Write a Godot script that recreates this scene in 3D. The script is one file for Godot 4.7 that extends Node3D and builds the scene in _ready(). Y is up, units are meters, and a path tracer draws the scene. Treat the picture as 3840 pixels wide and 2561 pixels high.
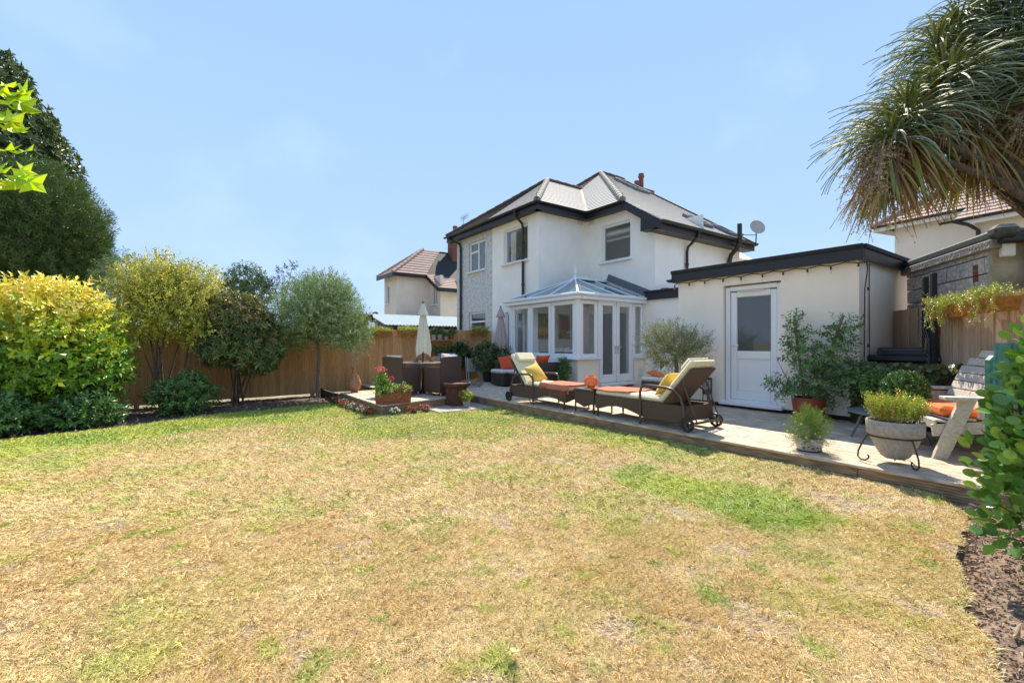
extends Node3D

# ---------------------------------------------------------------- geometry
class Geo:
	var v := PackedVector3Array()
	var n := PackedVector3Array()
	var c := PackedColorArray()
	var tint := Color.WHITE
	var use_tint := false
	func tri(a: Vector3, b: Vector3, d: Vector3, na: Vector3, nb: Vector3, nd: Vector3) -> void:
		if (d - a).cross(b - a).dot(na + nb + nd) < 0.0:
			v.append(a); v.append(d); v.append(b); n.append(na); n.append(nd); n.append(nb)
		else:
			v.append(a); v.append(b); v.append(d); n.append(na); n.append(nb); n.append(nd)
		if use_tint:
			c.append(tint); c.append(tint); c.append(tint)
	func flat(a: Vector3, b: Vector3, d: Vector3, hint: Vector3) -> void:
		var m := (d - a).cross(b - a)
		if m.length_squared() < 1e-16:
			return
		m = m.normalized()
		if m.dot(hint) < 0.0:
			m = -m
		tri(a, b, d, m, m, m)
	func quad(a: Vector3, b: Vector3, d: Vector3, e: Vector3, hint: Vector3) -> void:
		flat(a, b, d, hint); flat(a, d, e, hint)
	func box(at: Vector3, size: Vector3, bevel := 0.0, turn := Basis()) -> void:
		var h := size * 0.5
		var k := minf(bevel, minf(h.x, minf(h.y, h.z)) * 0.95)
		for ax in 3:
			var b := (ax + 1) % 3
			var d := (ax + 2) % 3
			for s in [-1.0, 1.0]:
				var q: Array[Vector3] = []
				for w in [[-1, -1], [1, -1], [1, 1], [-1, 1]]:
					var p := Vector3.ZERO
					p[ax] = h[ax] * s; p[b] = (h[b] - k) * w[0]; p[d] = (h[d] - k) * w[1]
					q.append(at + turn * p)
				var nn := Vector3.ZERO
				nn[ax] = s
				quad(q[0], q[1], q[2], q[3], turn * nn)
		if k <= 0.0:
			return
		for ax in 3:
			var b := (ax + 1) % 3
			var d := (ax + 2) % 3
			for sb in [-1.0, 1.0]:
				for sd in [-1.0, 1.0]:
					var q: Array[Vector3] = []
					for w in [[-1, 0], [1, 0], [1, 1], [-1, 1]]:
						var p := Vector3.ZERO
						p[ax] = (h[ax] - k) * w[0]
						p[b] = (h[b] - (k if w[1] == 1 else 0.0)) * sb
						p[d] = (h[d] - (0.0 if w[1] == 1 else k)) * sd
						q.append(at + turn * p)
					var nn := Vector3.ZERO
					nn[b] = sb; nn[d] = sd
					quad(q[0], q[1], q[2], q[3], turn * nn)
		for sx in [-1.0, 1.0]:
			for sy in [-1.0, 1.0]:
				for sz in [-1.0, 1.0]:
					var s := Vector3(sx, sy, sz)
					var p := s * (h - Vector3(k, k, k))
					flat(at + turn * (p + Vector3(sx * k, 0, 0)), at + turn * (p + Vector3(0, sy * k, 0)), at + turn * (p + Vector3(0, 0, sz * k)), turn * s)
	func bar(a: Vector3, b: Vector3, w: float, t: float, bevel := 0.0, up := Vector3.UP) -> void:
		var x := (b - a).normalized()
		var z := x.cross(up)
		if z.length() < 0.01:
			z = x.cross(Vector3.RIGHT)
		z = z.normalized()
		box((a + b) * 0.5, Vector3((b - a).length(), t, w), bevel, Basis(x, z.cross(x).normalized(), z))
	func tube(p: Array, r, sides := 8, cap := true) -> void:
		var rings: Array = []
		var up := Vector3.UP
		for i in p.size():
			var t: Vector3 = (p[mini(i + 1, p.size() - 1)] - p[maxi(i - 1, 0)]).normalized()
			if i == 0 and absf(t.dot(up)) > 0.95:
				up = Vector3.RIGHT
			var x := t.cross(up).normalized()
			up = x.cross(t).normalized()
			var rad: float = r[i] if r is Array else r
			var ring: Array = []
			for k in sides:
				var a := TAU * k / sides
				var d := x * cos(a) + up * sin(a)
				ring.append([p[i] + d * rad, d])
			rings.append(ring)
		for i in p.size() - 1:
			for k in sides:
				var q: Array = rings[i][k]; var w: Array = rings[i][(k + 1) % sides]
				var e: Array = rings[i + 1][(k + 1) % sides]; var f: Array = rings[i + 1][k]
				tri(q[0], w[0], e[0], q[1], w[1], e[1]); tri(q[0], e[0], f[0], q[1], e[1], f[1])
		if cap:
			for i in [0, p.size() - 1]:
				var t: Vector3 = (p[0] - p[1]) if i == 0 else (p[i] - p[i - 1])
				t = t.normalized()
				for k in sides:
					tri(p[i], rings[i][k][0], rings[i][(k + 1) % sides][0], t, t, t)
	func lathe(prof: Array, segs := 20, at := Vector3.ZERO, turn := Basis(), sx := 1.0, sz := 1.0) -> void:
		for i in prof.size() - 1:
			var a: Vector2 = prof[i]; var b: Vector2 = prof[i + 1]
			var m := Vector2(b.y - a.y, a.x - b.x).normalized()
			var na := m; var nb := m
			if i > 0:
				var q: Vector2 = prof[i - 1]
				var w := Vector2(a.y - q.y, q.x - a.x).normalized()
				if w.dot(m) > 0.6:
					na = (w + m).normalized()
			if i + 2 < prof.size():
				var q: Vector2 = prof[i + 2]
				var w := Vector2(q.y - b.y, b.x - q.x).normalized()
				if w.dot(m) > 0.6:
					nb = (w + m).normalized()
			for k in segs:
				var t0 := TAU * k / segs; var t1 := TAU * (k + 1) / segs
				var d0 := Vector3(cos(t0) * sx, 0, sin(t0) * sz); var d1 := Vector3(cos(t1) * sx, 0, sin(t1) * sz)
				var y := Vector3.UP
				var p0 := at + turn * (d0 * a.x + y * a.y); var p1 := at + turn * (d1 * a.x + y * a.y)
				var p2 := at + turn * (d1 * b.x + y * b.y); var p3 := at + turn * (d0 * b.x + y * b.y)
				var n0 := turn * (d0 * na.x + y * na.y); var n1 := turn * (d1 * na.x + y * na.y)
				var n2 := turn * (d1 * nb.x + y * nb.y); var n3 := turn * (d0 * nb.x + y * nb.y)
				if a.x > 0.0005:
					tri(p0, p1, p2, n0, n1, n2)
				if b.x > 0.0005:
					tri(p0, p2, p3, n0, n2, n3)
	func grid(w: int, h: int, f: Callable, outward: Vector3, two_sided := 0.0) -> void:
		# a smooth sheet: f(u, v) with u, v from 0 to 1
		var p: Array[Vector3] = []
		for j in h + 1:
			for i in w + 1:
				p.append(f.call(float(i) / w, float(j) / h))
		var q: Array[Vector3] = []
		for j in h + 1:
			for i in w + 1:
				var du := p[j * (w + 1) + mini(i + 1, w)] - p[j * (w + 1) + maxi(i - 1, 0)]
				var dv := p[mini(j + 1, h) * (w + 1) + i] - p[maxi(j - 1, 0) * (w + 1) + i]
				var m := du.cross(dv)
				m = m.normalized() if m.length_squared() > 1e-18 else outward
				q.append(m)
		var s := 0.0
		for m in q:
			s += m.dot(outward)
		var f2 := 1.0 if s >= 0.0 else -1.0
		for j in h:
			for i in w:
				var a := j * (w + 1) + i
				var b := a + 1; var d := a + w + 2; var e := a + w + 1
				tri(p[a], p[b], p[d], q[a] * f2, q[b] * f2, q[d] * f2); tri(p[a], p[d], p[e], q[a] * f2, q[d] * f2, q[e] * f2)
				if two_sided > 0.0:
					var t := -two_sided * f2
					tri(p[a] + q[a] * t, p[b] + q[b] * t, p[d] + q[d] * t, -q[a] * f2, -q[b] * f2, -q[d] * f2)
					tri(p[a] + q[a] * t, p[d] + q[d] * t, p[e] + q[e] * t, -q[a] * f2, -q[d] * f2, -q[e] * f2)
		if two_sided > 0.0:
			var t := -two_sided * f2
			var rim: Array[int] = []
			for i in w: rim.append(i)
			for j in h: rim.append(j * (w + 1) + w)
			for i in w: rim.append(h * (w + 1) + w - i)
			for j in h: rim.append((h - j) * (w + 1))
			for k in rim.size():
				var a := rim[k]; var b := rim[(k + 1) % rim.size()]
				var mid := (p[0] + p[(w + 1) * (h + 1) - 1]) * 0.5
				quad(p[a], p[b], p[b] + q[b] * t, p[a] + q[a] * t, p[a] - mid)
	func pillow(at: Vector3, size: Vector3, turn := Basis(), pw := 3.0) -> void:
		# a stuffed cushion lying in its x-z plane, thick along y
		for s in [-1.0, 1.0]:
			grid(12, 12, func(u: float, w: float) -> Vector3:
				var a := u * 2.0 - 1.0; var b := w * 2.0 - 1.0
				var pinch := 1.0 - 0.07 * (1.0 - a * a) * absf(b) - 0.07 * (1.0 - b * b) * absf(a)
				var t := pow(maxf(0.0, 1.0 - pow(absf(a), pw)), 0.6) * pow(maxf(0.0, 1.0 - pow(absf(b), pw)), 0.6)
				return at + turn * Vector3(a * size.x * 0.5 * pinch, s * size.y * 0.5 * t, b * size.z * 0.5 * pinch), turn * Vector3(0, s, 0))
	func prism(poly: Array, depth: float, at: Vector3, x: Vector3, y: Vector3) -> void:
		# a flat outline in the plane of x and y, made thick along x cross y (centred)
		var z := x.cross(y).normalized()
		var pts := PackedVector2Array(poly)
		var idx := Geometry2D.triangulate_polygon(pts)
		for s in [-0.5, 0.5]:
			var o: Vector3 = at + z * depth * s
			for i in range(0, idx.size(), 3):
				flat(o + x * pts[idx[i]].x + y * pts[idx[i]].y, o + x * pts[idx[i + 1]].x + y * pts[idx[i + 1]].y, o + x * pts[idx[i + 2]].x + y * pts[idx[i + 2]].y, z * s)
		var ccw := not Geometry2D.is_polygon_clockwise(pts)
		for i in pts.size():
			var a := pts[i]; var b := pts[(i + 1) % pts.size()]
			var m := Vector2(b.y - a.y, a.x - b.x) * (1.0 if ccw else -1.0)
			var a3 := at + x * a.x + y * a.y; var b3 := at + x * b.x + y * b.y
			quad(a3 - z * depth * 0.5, b3 - z * depth * 0.5, b3 + z * depth * 0.5, a3 + z * depth * 0.5, x * m.x + y * m.y)
	func wall(o: Vector3, u: Vector3, up: Vector3, w: float, h: float, holes: Array, depth: float) -> void:
		# a wall from o along u and up with real openings [x, y, w, h]; u cross up is its outside
		var z := u.cross(up).normalized()
		var xs: Array = [0.0, w]; var ys: Array = [0.0, h]
		for r in holes:
			xs.append(r[0]); xs.append(r[0] + r[2]); ys.append(r[1]); ys.append(r[1] + r[3])
		xs.sort(); ys.sort()
		for i in xs.size() - 1:
			for j in ys.size() - 1:
				var x0: float = xs[i]; var x1: float = xs[i + 1]; var y0: float = ys[j]; var y1: float = ys[j + 1]
				if x1 - x0 < 1e-5 or y1 - y0 < 1e-5:
					continue
				var cx := (x0 + x1) * 0.5; var cy := (y0 + y1) * 0.5
				var open := false
				for r in holes:
					if cx > r[0] and cx < r[0] + r[2] and cy > r[1] and cy < r[1] + r[3]:
						open = true
				if open:
					continue
				for s in [0.0, -depth]:
					quad(o + u * x0 + up * y0 + z * s, o + u * x1 + up * y0 + z * s, o + u * x1 + up * y1 + z * s, o + u * x0 + up * y1 + z * s, z if s == 0.0 else -z)
		var loops: Array = [[0.0, 0.0, w, h, -1.0]]
		for r in holes:
			loops.append([r[0], r[1], r[2], r[3], 1.0])
		for r in loops:
			var q: Array[Vector3] = [o + u * r[0] + up * r[1], o + u * (r[0] + r[2]) + up * r[1], o + u * (r[0] + r[2]) + up * (r[1] + r[3]), o + u * r[0] + up * (r[1] + r[3])]
			var mid := (q[0] + q[2]) * 0.5
			for k in 4:
				var a := q[k]; var b := q[(k + 1) % 4]
				quad(a, b, b - z * depth, a - z * depth, (mid - (a + b) * 0.5) * r[4])
	func mesh() -> ArrayMesh:
		var m := ArrayMesh.new()
		if v.is_empty():
			return m
		var a := []
		a.resize(Mesh.ARRAY_MAX)
		a[Mesh.ARRAY_VERTEX] = v
		a[Mesh.ARRAY_NORMAL] = n
		if use_tint:
			a[Mesh.ARRAY_COLOR] = c
		m.add_surface_from_arrays(Mesh.PRIMITIVE_TRIANGLES, a)
		return m

# ---------------------------------------------------------------- nodes
var taken := {}
func numbered(called: String) -> String:
	if not taken.has(called):
		taken[called] = 0
		return called
	taken[called] += 1
	return "%s_%03d" % [called, taken[called]]
func tag(o: Node, label: String, category: String, group := "", kind := "") -> Node:
	o.set_meta("label", label); o.set_meta("category", category)
	if group: o.set_meta("group", group)
	if kind: o.set_meta("kind", kind)
	return o
func thing(called: String, label: String, category: String, at := Vector3.ZERO, turn := 0.0, group := "") -> Node3D:
	var o := Node3D.new()
	o.name = numbered(called)
	add_child(o)
	o.position = at; o.rotation.y = turn
	tag(o, label, category, group)
	return o
func setting(called: String, at := Vector3.ZERO) -> Node3D:
	var o := Node3D.new()
	o.name = numbered(called)
	add_child(o)
	o.position = at
	o.set_meta("kind", "structure")
	return o
func put(called: String, m: Mesh, material: Material, parent: Node3D, at := Vector3.ZERO) -> MeshInstance3D:
	var o := MeshInstance3D.new()
	o.name = called
	o.mesh = m
	o.material_override = material
	parent.add_child(o, true)
	o.position = at
	return o
func obj(called: String, g: Geo, material: Material, parent: Node3D, world := false) -> MeshInstance3D:
	# world: the shape was laid out in the world's coordinates, its thing stands at the base without a turn
	var o := put(called, g.mesh(), material, parent)
	if world:
		var p := parent
		while p != self:
			o.position -= p.position
			p = p.get_parent()
	return o
func one(called: String, g: Geo, material: Material, label: String, category: String, at := Vector3.ZERO, turn := 0.0, group := "") -> MeshInstance3D:
	var o := put(numbered(called), g.mesh(), material, self, at)
	o.rotation.y = turn
	tag(o, label, category, group)
	return o
func clone(o: Node3D, label: String, at: Vector3, turn: float) -> Node3D:
	var r: Node3D = o.duplicate()
	r.name = numbered(String(o.name).trim_suffix("_000"))
	add_child(r)
	r.position = at; r.rotation.y = turn
	r.set_meta("label", label)
	return r

# ---------------------------------------------------------------- materials
var M := {}
var T := {}
var rng := RandomNumberGenerator.new()
var noise := FastNoiseLite.new()
func L(r: float, g: float, b: float, a := 1.0) -> Color:
	var q := Color(r, g, b).linear_to_srgb()
	q.a = a
	return q
func grey_tex(size: int, f: Callable) -> Image:
	var im := Image.create(size, size, false, Image.FORMAT_RGB8)
	for y in size:
		for x in size:
			var k: float = clampf(f.call(x, y), 0.0, 1.0)
			im.set_pixel(x, y, Color(k, k, k))
	return im
func seamless(seed_: int, freq: float, oct: int, lo: float, hi: float, size := 256, gamma := 1.0) -> ImageTexture:
	var f := FastNoiseLite.new()
	f.seed = seed_; f.frequency = freq; f.fractal_octaves = oct
	f.noise_type = FastNoiseLite.TYPE_SIMPLEX_SMOOTH
	var im := f.get_seamless_image(size, size, false, false, 0.15, true)
	im.convert(Image.FORMAT_RGB8)
	for y in size:
		for x in size:
			var k := lo + (hi - lo) * pow(im.get_pixel(x, y).r, gamma)
			im.set_pixel(x, y, Color(k, k, k))
	return ImageTexture.create_from_image(im)
func mat(key: String, col: Color, rough := 0.85, tex: Texture2D = null, scale := Vector3.ONE, bump: Texture2D = null, bump_cm := 0.0, world := true) -> StandardMaterial3D:
	var m := StandardMaterial3D.new()
	m.resource_name = key
	m.albedo_color = col
	m.roughness = rough
	if tex or bump:
		m.uv1_triplanar = true
		m.uv1_world_triplanar = world
		m.uv1_scale = scale
		m.uv1_triplanar_sharpness = 4.0
	if tex: m.albedo_texture = tex
	if bump:
		m.heightmap_enabled = true
		m.heightmap_texture = bump
		m.heightmap_scale = bump_cm
	M[key] = m
	return m
func glass(key: String, col: Color) -> void:
	var m := mat(key, col, 0.02)
	m.transparency = BaseMaterial3D.TRANSPARENCY_ALPHA
	m.metallic_specular = 0.55
func make_materials() -> void:
	T.fine = seamless(1, 0.06, 4, 0.82, 1.0)
	T.soft = seamless(2, 0.012, 4, 0.955, 1.0)
	T.stain = seamless(3, 0.02, 5, 0.55, 1.0, 256, 0.7)
	T.mild = seamless(13, 0.03, 5, 0.78, 1.0)
	T.grit = seamless(4, 0.18, 3, 0.0, 1.0)
	T.lump = seamless(5, 0.05, 5, 0.0, 1.0)
	# wood grain, streaks along x of the picture
	var f := FastNoiseLite.new()
	f.seed = 9; f.frequency = 1.0; f.fractal_octaves = 3
	T.grain = ImageTexture.create_from_image(grey_tex(256, func(x: int, y: int) -> float:
		var a := TAU * x / 256.0; var b := TAU * y / 256.0
		var w := f.get_noise_3d(cos(a) * 0.9, sin(a) * 0.9, 40.0 + 5.0 * sin(b)) * 0.6
		var s := f.get_noise_3d(9.0 * cos(b + w * 0.25), 9.0 * sin(b + w * 0.25), cos(a) * 0.5)
		return 0.84 + 0.17 * s + 0.09 * sin(b * 23.0 + w * 9.0)))
	var gi: Image = T.grain.get_image()
	gi.rotate_90(CLOCKWISE)
	T.grain_up = ImageTexture.create_from_image(gi)
	# basket weave of flat plastic cane
	T.weave = ImageTexture.create_from_image(grey_tex(128, func(x: int, y: int) -> float:
		var r := y / 8; var e := sin(PI * ((y % 8) + 0.5) / 8.0)
		var q := fmod(x / 32.0 + 0.5 * (r % 2), 1.0)
		return 0.25 + 0.75 * e * (0.45 + 0.55 * sin(PI * q))))
	T.ribs = ImageTexture.create_from_image(grey_tex(64, func(_x: int, y: int) -> float:
		return 0.7 + 0.3 * sin(TAU * y / 64.0 * 4.0)))
	mat("white_render", L(.95, .905, .82), .9, T.soft, Vector3.ONE * .35, T.grit, .12)
	mat("cream_render", L(.94, .85, .72), .9, T.soft, Vector3.ONE * .35, T.grit, .12)
	mat("grey_pebbledash", L(.74, .74, .71), .95, T.mild, Vector3.ONE * .9, T.grit, .5)
	mat("beige_render", L(.80, .71, .59), .9, T.soft, Vector3.ONE * .4, T.grit, .5)
	mat("ochre_render", L(.50, .43, .29), .9, T.stain, Vector3.ONE * .5, T.grit, 1.0)
	mat("upvc", L(.80, .80, .79), .35)
	mat("upvc_reveal", L(.72, .69, .62), .7)
	mat("black_trim", L(.018, .017, .018), .42, T.fine, Vector3.ONE * 1.5)
	mat("black_felt", L(.03, .028, .029), .8, T.stain, Vector3.ONE * 1.2)
	mat("mineral_felt", L(.50, .49, .46), .95, T.mild, Vector3.ONE)
	mat("slate_pale", L(.62, .595, .55), .72, T.fine, Vector3(1.5, 1.5, 1.5), T.lump, .3)
	mat("slate_pale_b", L(.57, .55, .51), .72, T.fine, Vector3(1.7, 1.7, 1.7), T.lump, .3)
	mat("tile_brown", L(.14, .10, .08), .85, T.stain, Vector3.ONE * 3.0, T.lump, .8)
	mat("tile_pink", L(.58, .41, .34), .9, T.stain, Vector3.ONE * 2.0, T.lump, .6)
	mat("ridge_tile", L(.46, .42, .36), .8, T.stain, Vector3.ONE * 4.0, T.lump, .5)
	mat("brick", L(.30, .11, .07), .9, T.stain, Vector3(5, 16, 5), T.lump, .6)
	mat("clay_pot", L(.28, .10, .07), .8, T.fine, Vector3.ONE * 3.0)
	mat("lead_grey", L(.16, .17, .18), .6, T.fine, Vector3.ONE)
	mat("block_a", L(.78, .71, .63), .95, T.stain, Vector3.ONE * 2.2, T.grit, .8)
	mat("block_b", L(.69, .645, .59), .95, T.stain, Vector3.ONE * 2.6, T.grit, .8)
	mat("mortar", L(.60, .42, .33), .95, T.stain, Vector3.ONE * 3.0, T.grit, .6)
	mat("coping_old", L(.30, .28, .25), .95, T.stain, Vector3.ONE * 1.5, T.lump, 1.5)
	mat("flashing_green", L(.10, .115, .10), .8, T.stain, Vector3.ONE * 3.0)
	glass("pane", Color(.75, .82, .82, .04))
	glass("roof_pane", Color(.34, .50, .54, .72))
	M.slate_pale.metallic_specular = .25; M.slate_pale_b.metallic_specular = .25
	for k in 4:
		mat("fence_%d" % k, [L(.78, .42, .165), L(.70, .365, .14), L(.83, .465, .19), L(.74, .40, .165)][k], .85, T.grain_up, Vector3(3, .35, 3), T.grain_up, .12).uv1_offset = Vector3(k * .31, k * .17, k * .43)
		mat("fence_pale_%d" % k, [L(.66, .46, .29), L(.6, .41, .25), L(.7, .51, .34), L(.62, .43, .25)][k], .85, T.grain_up, Vector3(3, .35, 3), T.grain_up, .12).uv1_offset = Vector3(k * .31, k * .17, k * .43)
		mat("deck_%d" % k, [L(.74, .58, .42), L(.70, .545, .39), L(.775, .615, .45), L(.725, .565, .40)][k], .8, T.grain, Vector3(.13, 6, 6), T.grain, .06).uv1_offset = Vector3(k * .27, k * .41, k * .13)
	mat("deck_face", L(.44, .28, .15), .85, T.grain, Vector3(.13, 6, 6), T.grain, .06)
	mat("knot", L(.12, .05, .02), .9)
	mat("slab", L(.50, .46, .40), .9, T.stain, Vector3.ONE * .9, T.grit, .3)
	mat("soil", L(.17, .115, .08), .97, T.stain, Vector3.ONE * 1.7, T.lump, 2.0)
	mat("soil_light", L(.29, .20, .135), .97, T.stain, Vector3.ONE * 2.3, T.lump, 1.0)
	mat("bark", L(.16, .12, .085), .95, T.stain, Vector3(4, 1.2, 4), T.lump, 1.0)
	mat("olive_bark", L(.27, .22, .16), .95, T.stain, Vector3(5, 1.5, 5), T.lump, .8)
	mat("wicker", L(.215, .125, .082), .5, T.weave, Vector3.ONE * 9.0, T.weave, .35)
	mat("wicker_dark", L(.105, .066, .047), .5, T.weave, Vector3.ONE * 9.0, T.weave, .35)
	mat("black_metal", L(.022, .02, .019), .35)
	mat("brown_metal", L(.07, .05, .042), .32)
	mat("chrome", L(.6, .6, .6), .2).metallic = 1.0
	mat("cushion_cream", L(.90, .82, .56), .95, T.fine, Vector3.ONE * 2.0)
	mat("cushion_white", L(.78, .75, .69), .95, T.fine, Vector3.ONE * 2.0)
	mat("cushion_yellow", L(.85, .55, .10), .95, T.fine, Vector3.ONE * 4.0, T.lump, .5)
	mat("cushion_orange", L(.80, .11, .035), .95, T.fine, Vector3.ONE * 3.0)
	mat("cushion_tangerine", L(.85, .20, .05), .95, T.fine, Vector3.ONE * 3.0)
	mat("towel", L(.68, .225, .13), .98, T.fine, Vector3.ONE * 9.0, T.grit, .4)
	mat("towel_band", L(.42, .115, .07), .98, T.fine, Vector3.ONE * 9.0)
	for k in ["cushion_cream", "cushion_white", "cushion_yellow", "cushion_orange", "cushion_tangerine", "towel"]:
		M[k].rim_enabled = true; M[k].rim = .3; M[k].rim_tint = .6
	mat("terracotta", L(.42, .135, .065), .85, T.stain, Vector3.ONE * 2.5)
	mat("terracotta_pale", L(.50, .24, .12), .85, T.stain, Vector3.ONE * 2.5)
	mat("terracotta_red", L(.38, .085, .04), .7, T.fine, Vector3.ONE * 2.0)
	mat("rust", L(.165, .055, .03), .8, T.stain, Vector3.ONE * 2.2, T.lump, .4)
	mat("concrete", L(.46, .44, .39), .92, T.mild, Vector3.ONE * 2.6, T.grit, .25)
	mat("iron", L(.09, .05, .035), .6, T.stain, Vector3.ONE * 9.0)
	mat("canvas_cream", L(.82, .78, .62), .95, T.fine, Vector3.ONE * 2.0)
	mat("canvas_pink", L(.55, .44, .40), .95, T.fine, Vector3.ONE * 2.0)
	for k in ["canvas_cream", "canvas_pink"]:
		M[k].backlight_enabled = true; M[k].backlight = Color(.3, .28, .22)
	mat("pole_brown", L(.07, .035, .02), .5)
	mat("table_glass", L(.30, .27, .22), .12)
	mat("orange_lantern", L(.85, .20, .035), .35)
	mat("white_wood", L(.80, .71, .59), .65, T.mild, Vector3(3, 3, 3))
	mat("stake", L(.34, .22, .12), .85, T.grain, Vector3(5, .5, 5))
	mat("trough_yellow", L(.62, .27, .03), .6, T.stain, Vector3.ONE * 3.0)
	mat("corrugated", L(.36, .44, .46), .7, T.soft, Vector3.ONE)
	mat("white_pot", L(.66, .66, .64), .35, T.stain, Vector3.ONE * 6.0)
	mat("green_cover", L(.12, .36, .27), .5, T.stain, Vector3.ONE * 2.0)
	mat("cable_black", L(.02, .02, .02), .5)
	mat("reel_orange", L(.85, .30, .02), .45)
	mat("fabric_blind", L(.55, .56, .47), .9, T.ribs, Vector3.ONE)
	mat("plaster", L(.72, .69, .64), .9)
	mat("carpet", L(.22, .19, .16), .95)
	mat("twig", L(.36, .28, .21), .9)
	mat("stone_pot", L(.55, .50, .42), .9, T.stain, Vector3.ONE * 4.0)
	mat("dish_grey", L(.42, .40, .36), .6)
func leaf_mat(key: String, rough := 0.55, through := 0.5) -> StandardMaterial3D:
	var m := mat(key, Color.WHITE, rough)
	m.vertex_color_use_as_albedo = true
	m.backlight_enabled = true
	m.backlight = Color(through, through, through * .6)
	m.metallic_specular = .5
	return m

# ---------------------------------------------------------------- leaves
func leaf_mesh(w: float, l: float, fold := 0.25, droop := 0.15) -> ArrayMesh:
	# one leaf along +y from its stalk, folded along the midrib
	var g := Geo.new()
	g.use_tint = true
	var a := Vector3.ZERO; var t := Vector3(0, l, -l * droop * 1.6)
	var mid := Vector3(0, l * .45, 0)
	var e := Vector3(w * .5, l * .42, w * fold); var f := Vector3(-w * .5, l * .42, w * fold)
	for q in [[a, e, mid], [mid, e, t], [a, mid, f], [mid, t, f]]:
		g.flat(q[0], q[1], q[2], Vector3(0, 0, 1))
	return g.mesh()
func round_leaf_mesh(w: float, l: float) -> ArrayMesh:
	var g := Geo.new()
	g.use_tint = true
	var rim: Array[Vector3] = []
	for k in 9:
		var a := TAU * k / 9.0
		var x := sin(a) * w * .5; var y := l * .5 - cos(a) * l * .5
		rim.append(Vector3(x, y, absf(x) * .35 - pow(y / l, 2.0) * l * .2))
	var mid := Vector3(0, l * .5, -l * .02)
	for k in 9:
		var a := rim[k]; var b := rim[(k + 1) % 9]
		var na := Vector3(-signf(a.x) * .3, 0.05, 1).normalized(); var nb := Vector3(-signf(b.x) * .3, .05, 1).normalized()
		g.tri(mid, a, b, Vector3(0, 0, 1), na, nb)
	return g.mesh()
func sprig_mesh(leaves: int, len: float, w: float, l: float, spread := 0.9, seed_ := 1) -> ArrayMesh:
	# a short shoot with leaves round it
	var r := RandomNumberGenerator.new()
	r.seed = seed_
	var g := Geo.new()
	g.use_tint = true
	for k in leaves:
		var y := len * (k + .5) / leaves
		var a := k * 2.4 + r.randf() * .6
		var out := Vector3(cos(a), 0, sin(a))
		var dir := (out * spread + Vector3.UP * (.35 + .9 * float(k) / leaves)).normalized()
		var side := dir.cross(Vector3.UP).normalized()
		var nn := side.cross(dir).normalized()
		var s := r.randf_range(.75, 1.15)
		var p := Vector3(0, y, 0)
		var m := p + dir * l * .45 * s
		var t := p + dir * l * s - nn * l * .12
		var e := m + side * w * .5 * s + nn * w * .2; var f := m - side * w * .5 * s + nn * w * .2
		var sh := r.randf_range(.85, 1.12)
		g.tint = Color(sh, sh, sh)
		g.flat(p, e, t, nn); g.flat(p, t, f, nn)
	return g.mesh()
class Swarm:
	var buf := PackedFloat32Array()
	var count := 0
	func add(t: Transform3D, c: Color) -> void:
		var b := t.basis
		buf.append_array(PackedFloat32Array([b.x.x, b.y.x, b.z.x, t.origin.x, b.x.y, b.y.y, b.z.y, t.origin.y, b.x.z, b.y.z, b.z.z, t.origin.z, c.r, c.g, c.b, 1.0]))
		count += 1
func swarm(called: String, s: Swarm, m: Mesh, material: Material, parent: Node3D, stuff := false) -> GeometryInstance3D:
	if not stuff:
		# all leaves of one plant as one mesh
		var src := m.surface_get_arrays(0)
		var sv: PackedVector3Array = src[Mesh.ARRAY_VERTEX]; var sn: PackedVector3Array = src[Mesh.ARRAY_NORMAL]
		var v := PackedVector3Array(); var n := PackedVector3Array(); var c := PackedColorArray()
		var one_c := PackedColorArray()
		one_c.resize(sv.size())
		var b := s.buf
		for i in s.count:
			var k := i * 16
			var ba := Basis(Vector3(b[k], b[k + 4], b[k + 8]), Vector3(b[k + 1], b[k + 5], b[k + 9]), Vector3(b[k + 2], b[k + 6], b[k + 10]))
			v.append_array(Transform3D(ba, Vector3(b[k + 3], b[k + 7], b[k + 11])) * sv)
			n.append_array(Transform3D(ba.orthonormalized(), Vector3.ZERO) * sn)
			one_c.fill(Color(b[k + 12], b[k + 13], b[k + 14]))
			c.append_array(one_c)
		var a := []
		a.resize(Mesh.ARRAY_MAX)
		a[Mesh.ARRAY_VERTEX] = v; a[Mesh.ARRAY_NORMAL] = n; a[Mesh.ARRAY_COLOR] = c
		var am := ArrayMesh.new()
		am.add_surface_from_arrays(Mesh.PRIMITIVE_TRIANGLES, a)
		return put(called, am, material, parent)
	var mm := MultiMesh.new()
	mm.transform_format = MultiMesh.TRANSFORM_3D
	mm.use_colors = true
	mm.mesh = m
	mm.instance_count = s.count
	mm.buffer = s.buf
	var o := MultiMeshInstance3D.new()
	o.name = called
	o.multimesh = mm
	o.material_override = material
	parent.add_child(o, true)
	o.set_meta("kind", "stuff")
	return o
func aim(dir: Vector3, roll: float, s: float) -> Basis:
	# +y along dir
	var y := dir.normalized()
	var x := y.cross(Vector3(0.31, 0.2, 0.93)).normalized()
	var z := x.cross(y)
	return Basis(x, y, z) * Basis(Vector3.UP, roll) * Basis.from_scale(Vector3(s, s, s))
func ball() -> Vector3:
	while true:
		var p := Vector3(rng.randf_range(-1, 1), rng.randf_range(-1, 1), rng.randf_range(-1, 1))
		var d := p.length_squared()
		if d < 1.0 and d > 0.001:
			return p
	return Vector3.UP
func pick(cols: Array) -> Color:
	var q: Color = cols[rng.randi() % cols.size()]
	var k := rng.randf_range(.8, 1.2)
	return Color(q.r * k, q.g * k, q.b * k * rng.randf_range(.9, 1.1))
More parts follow.
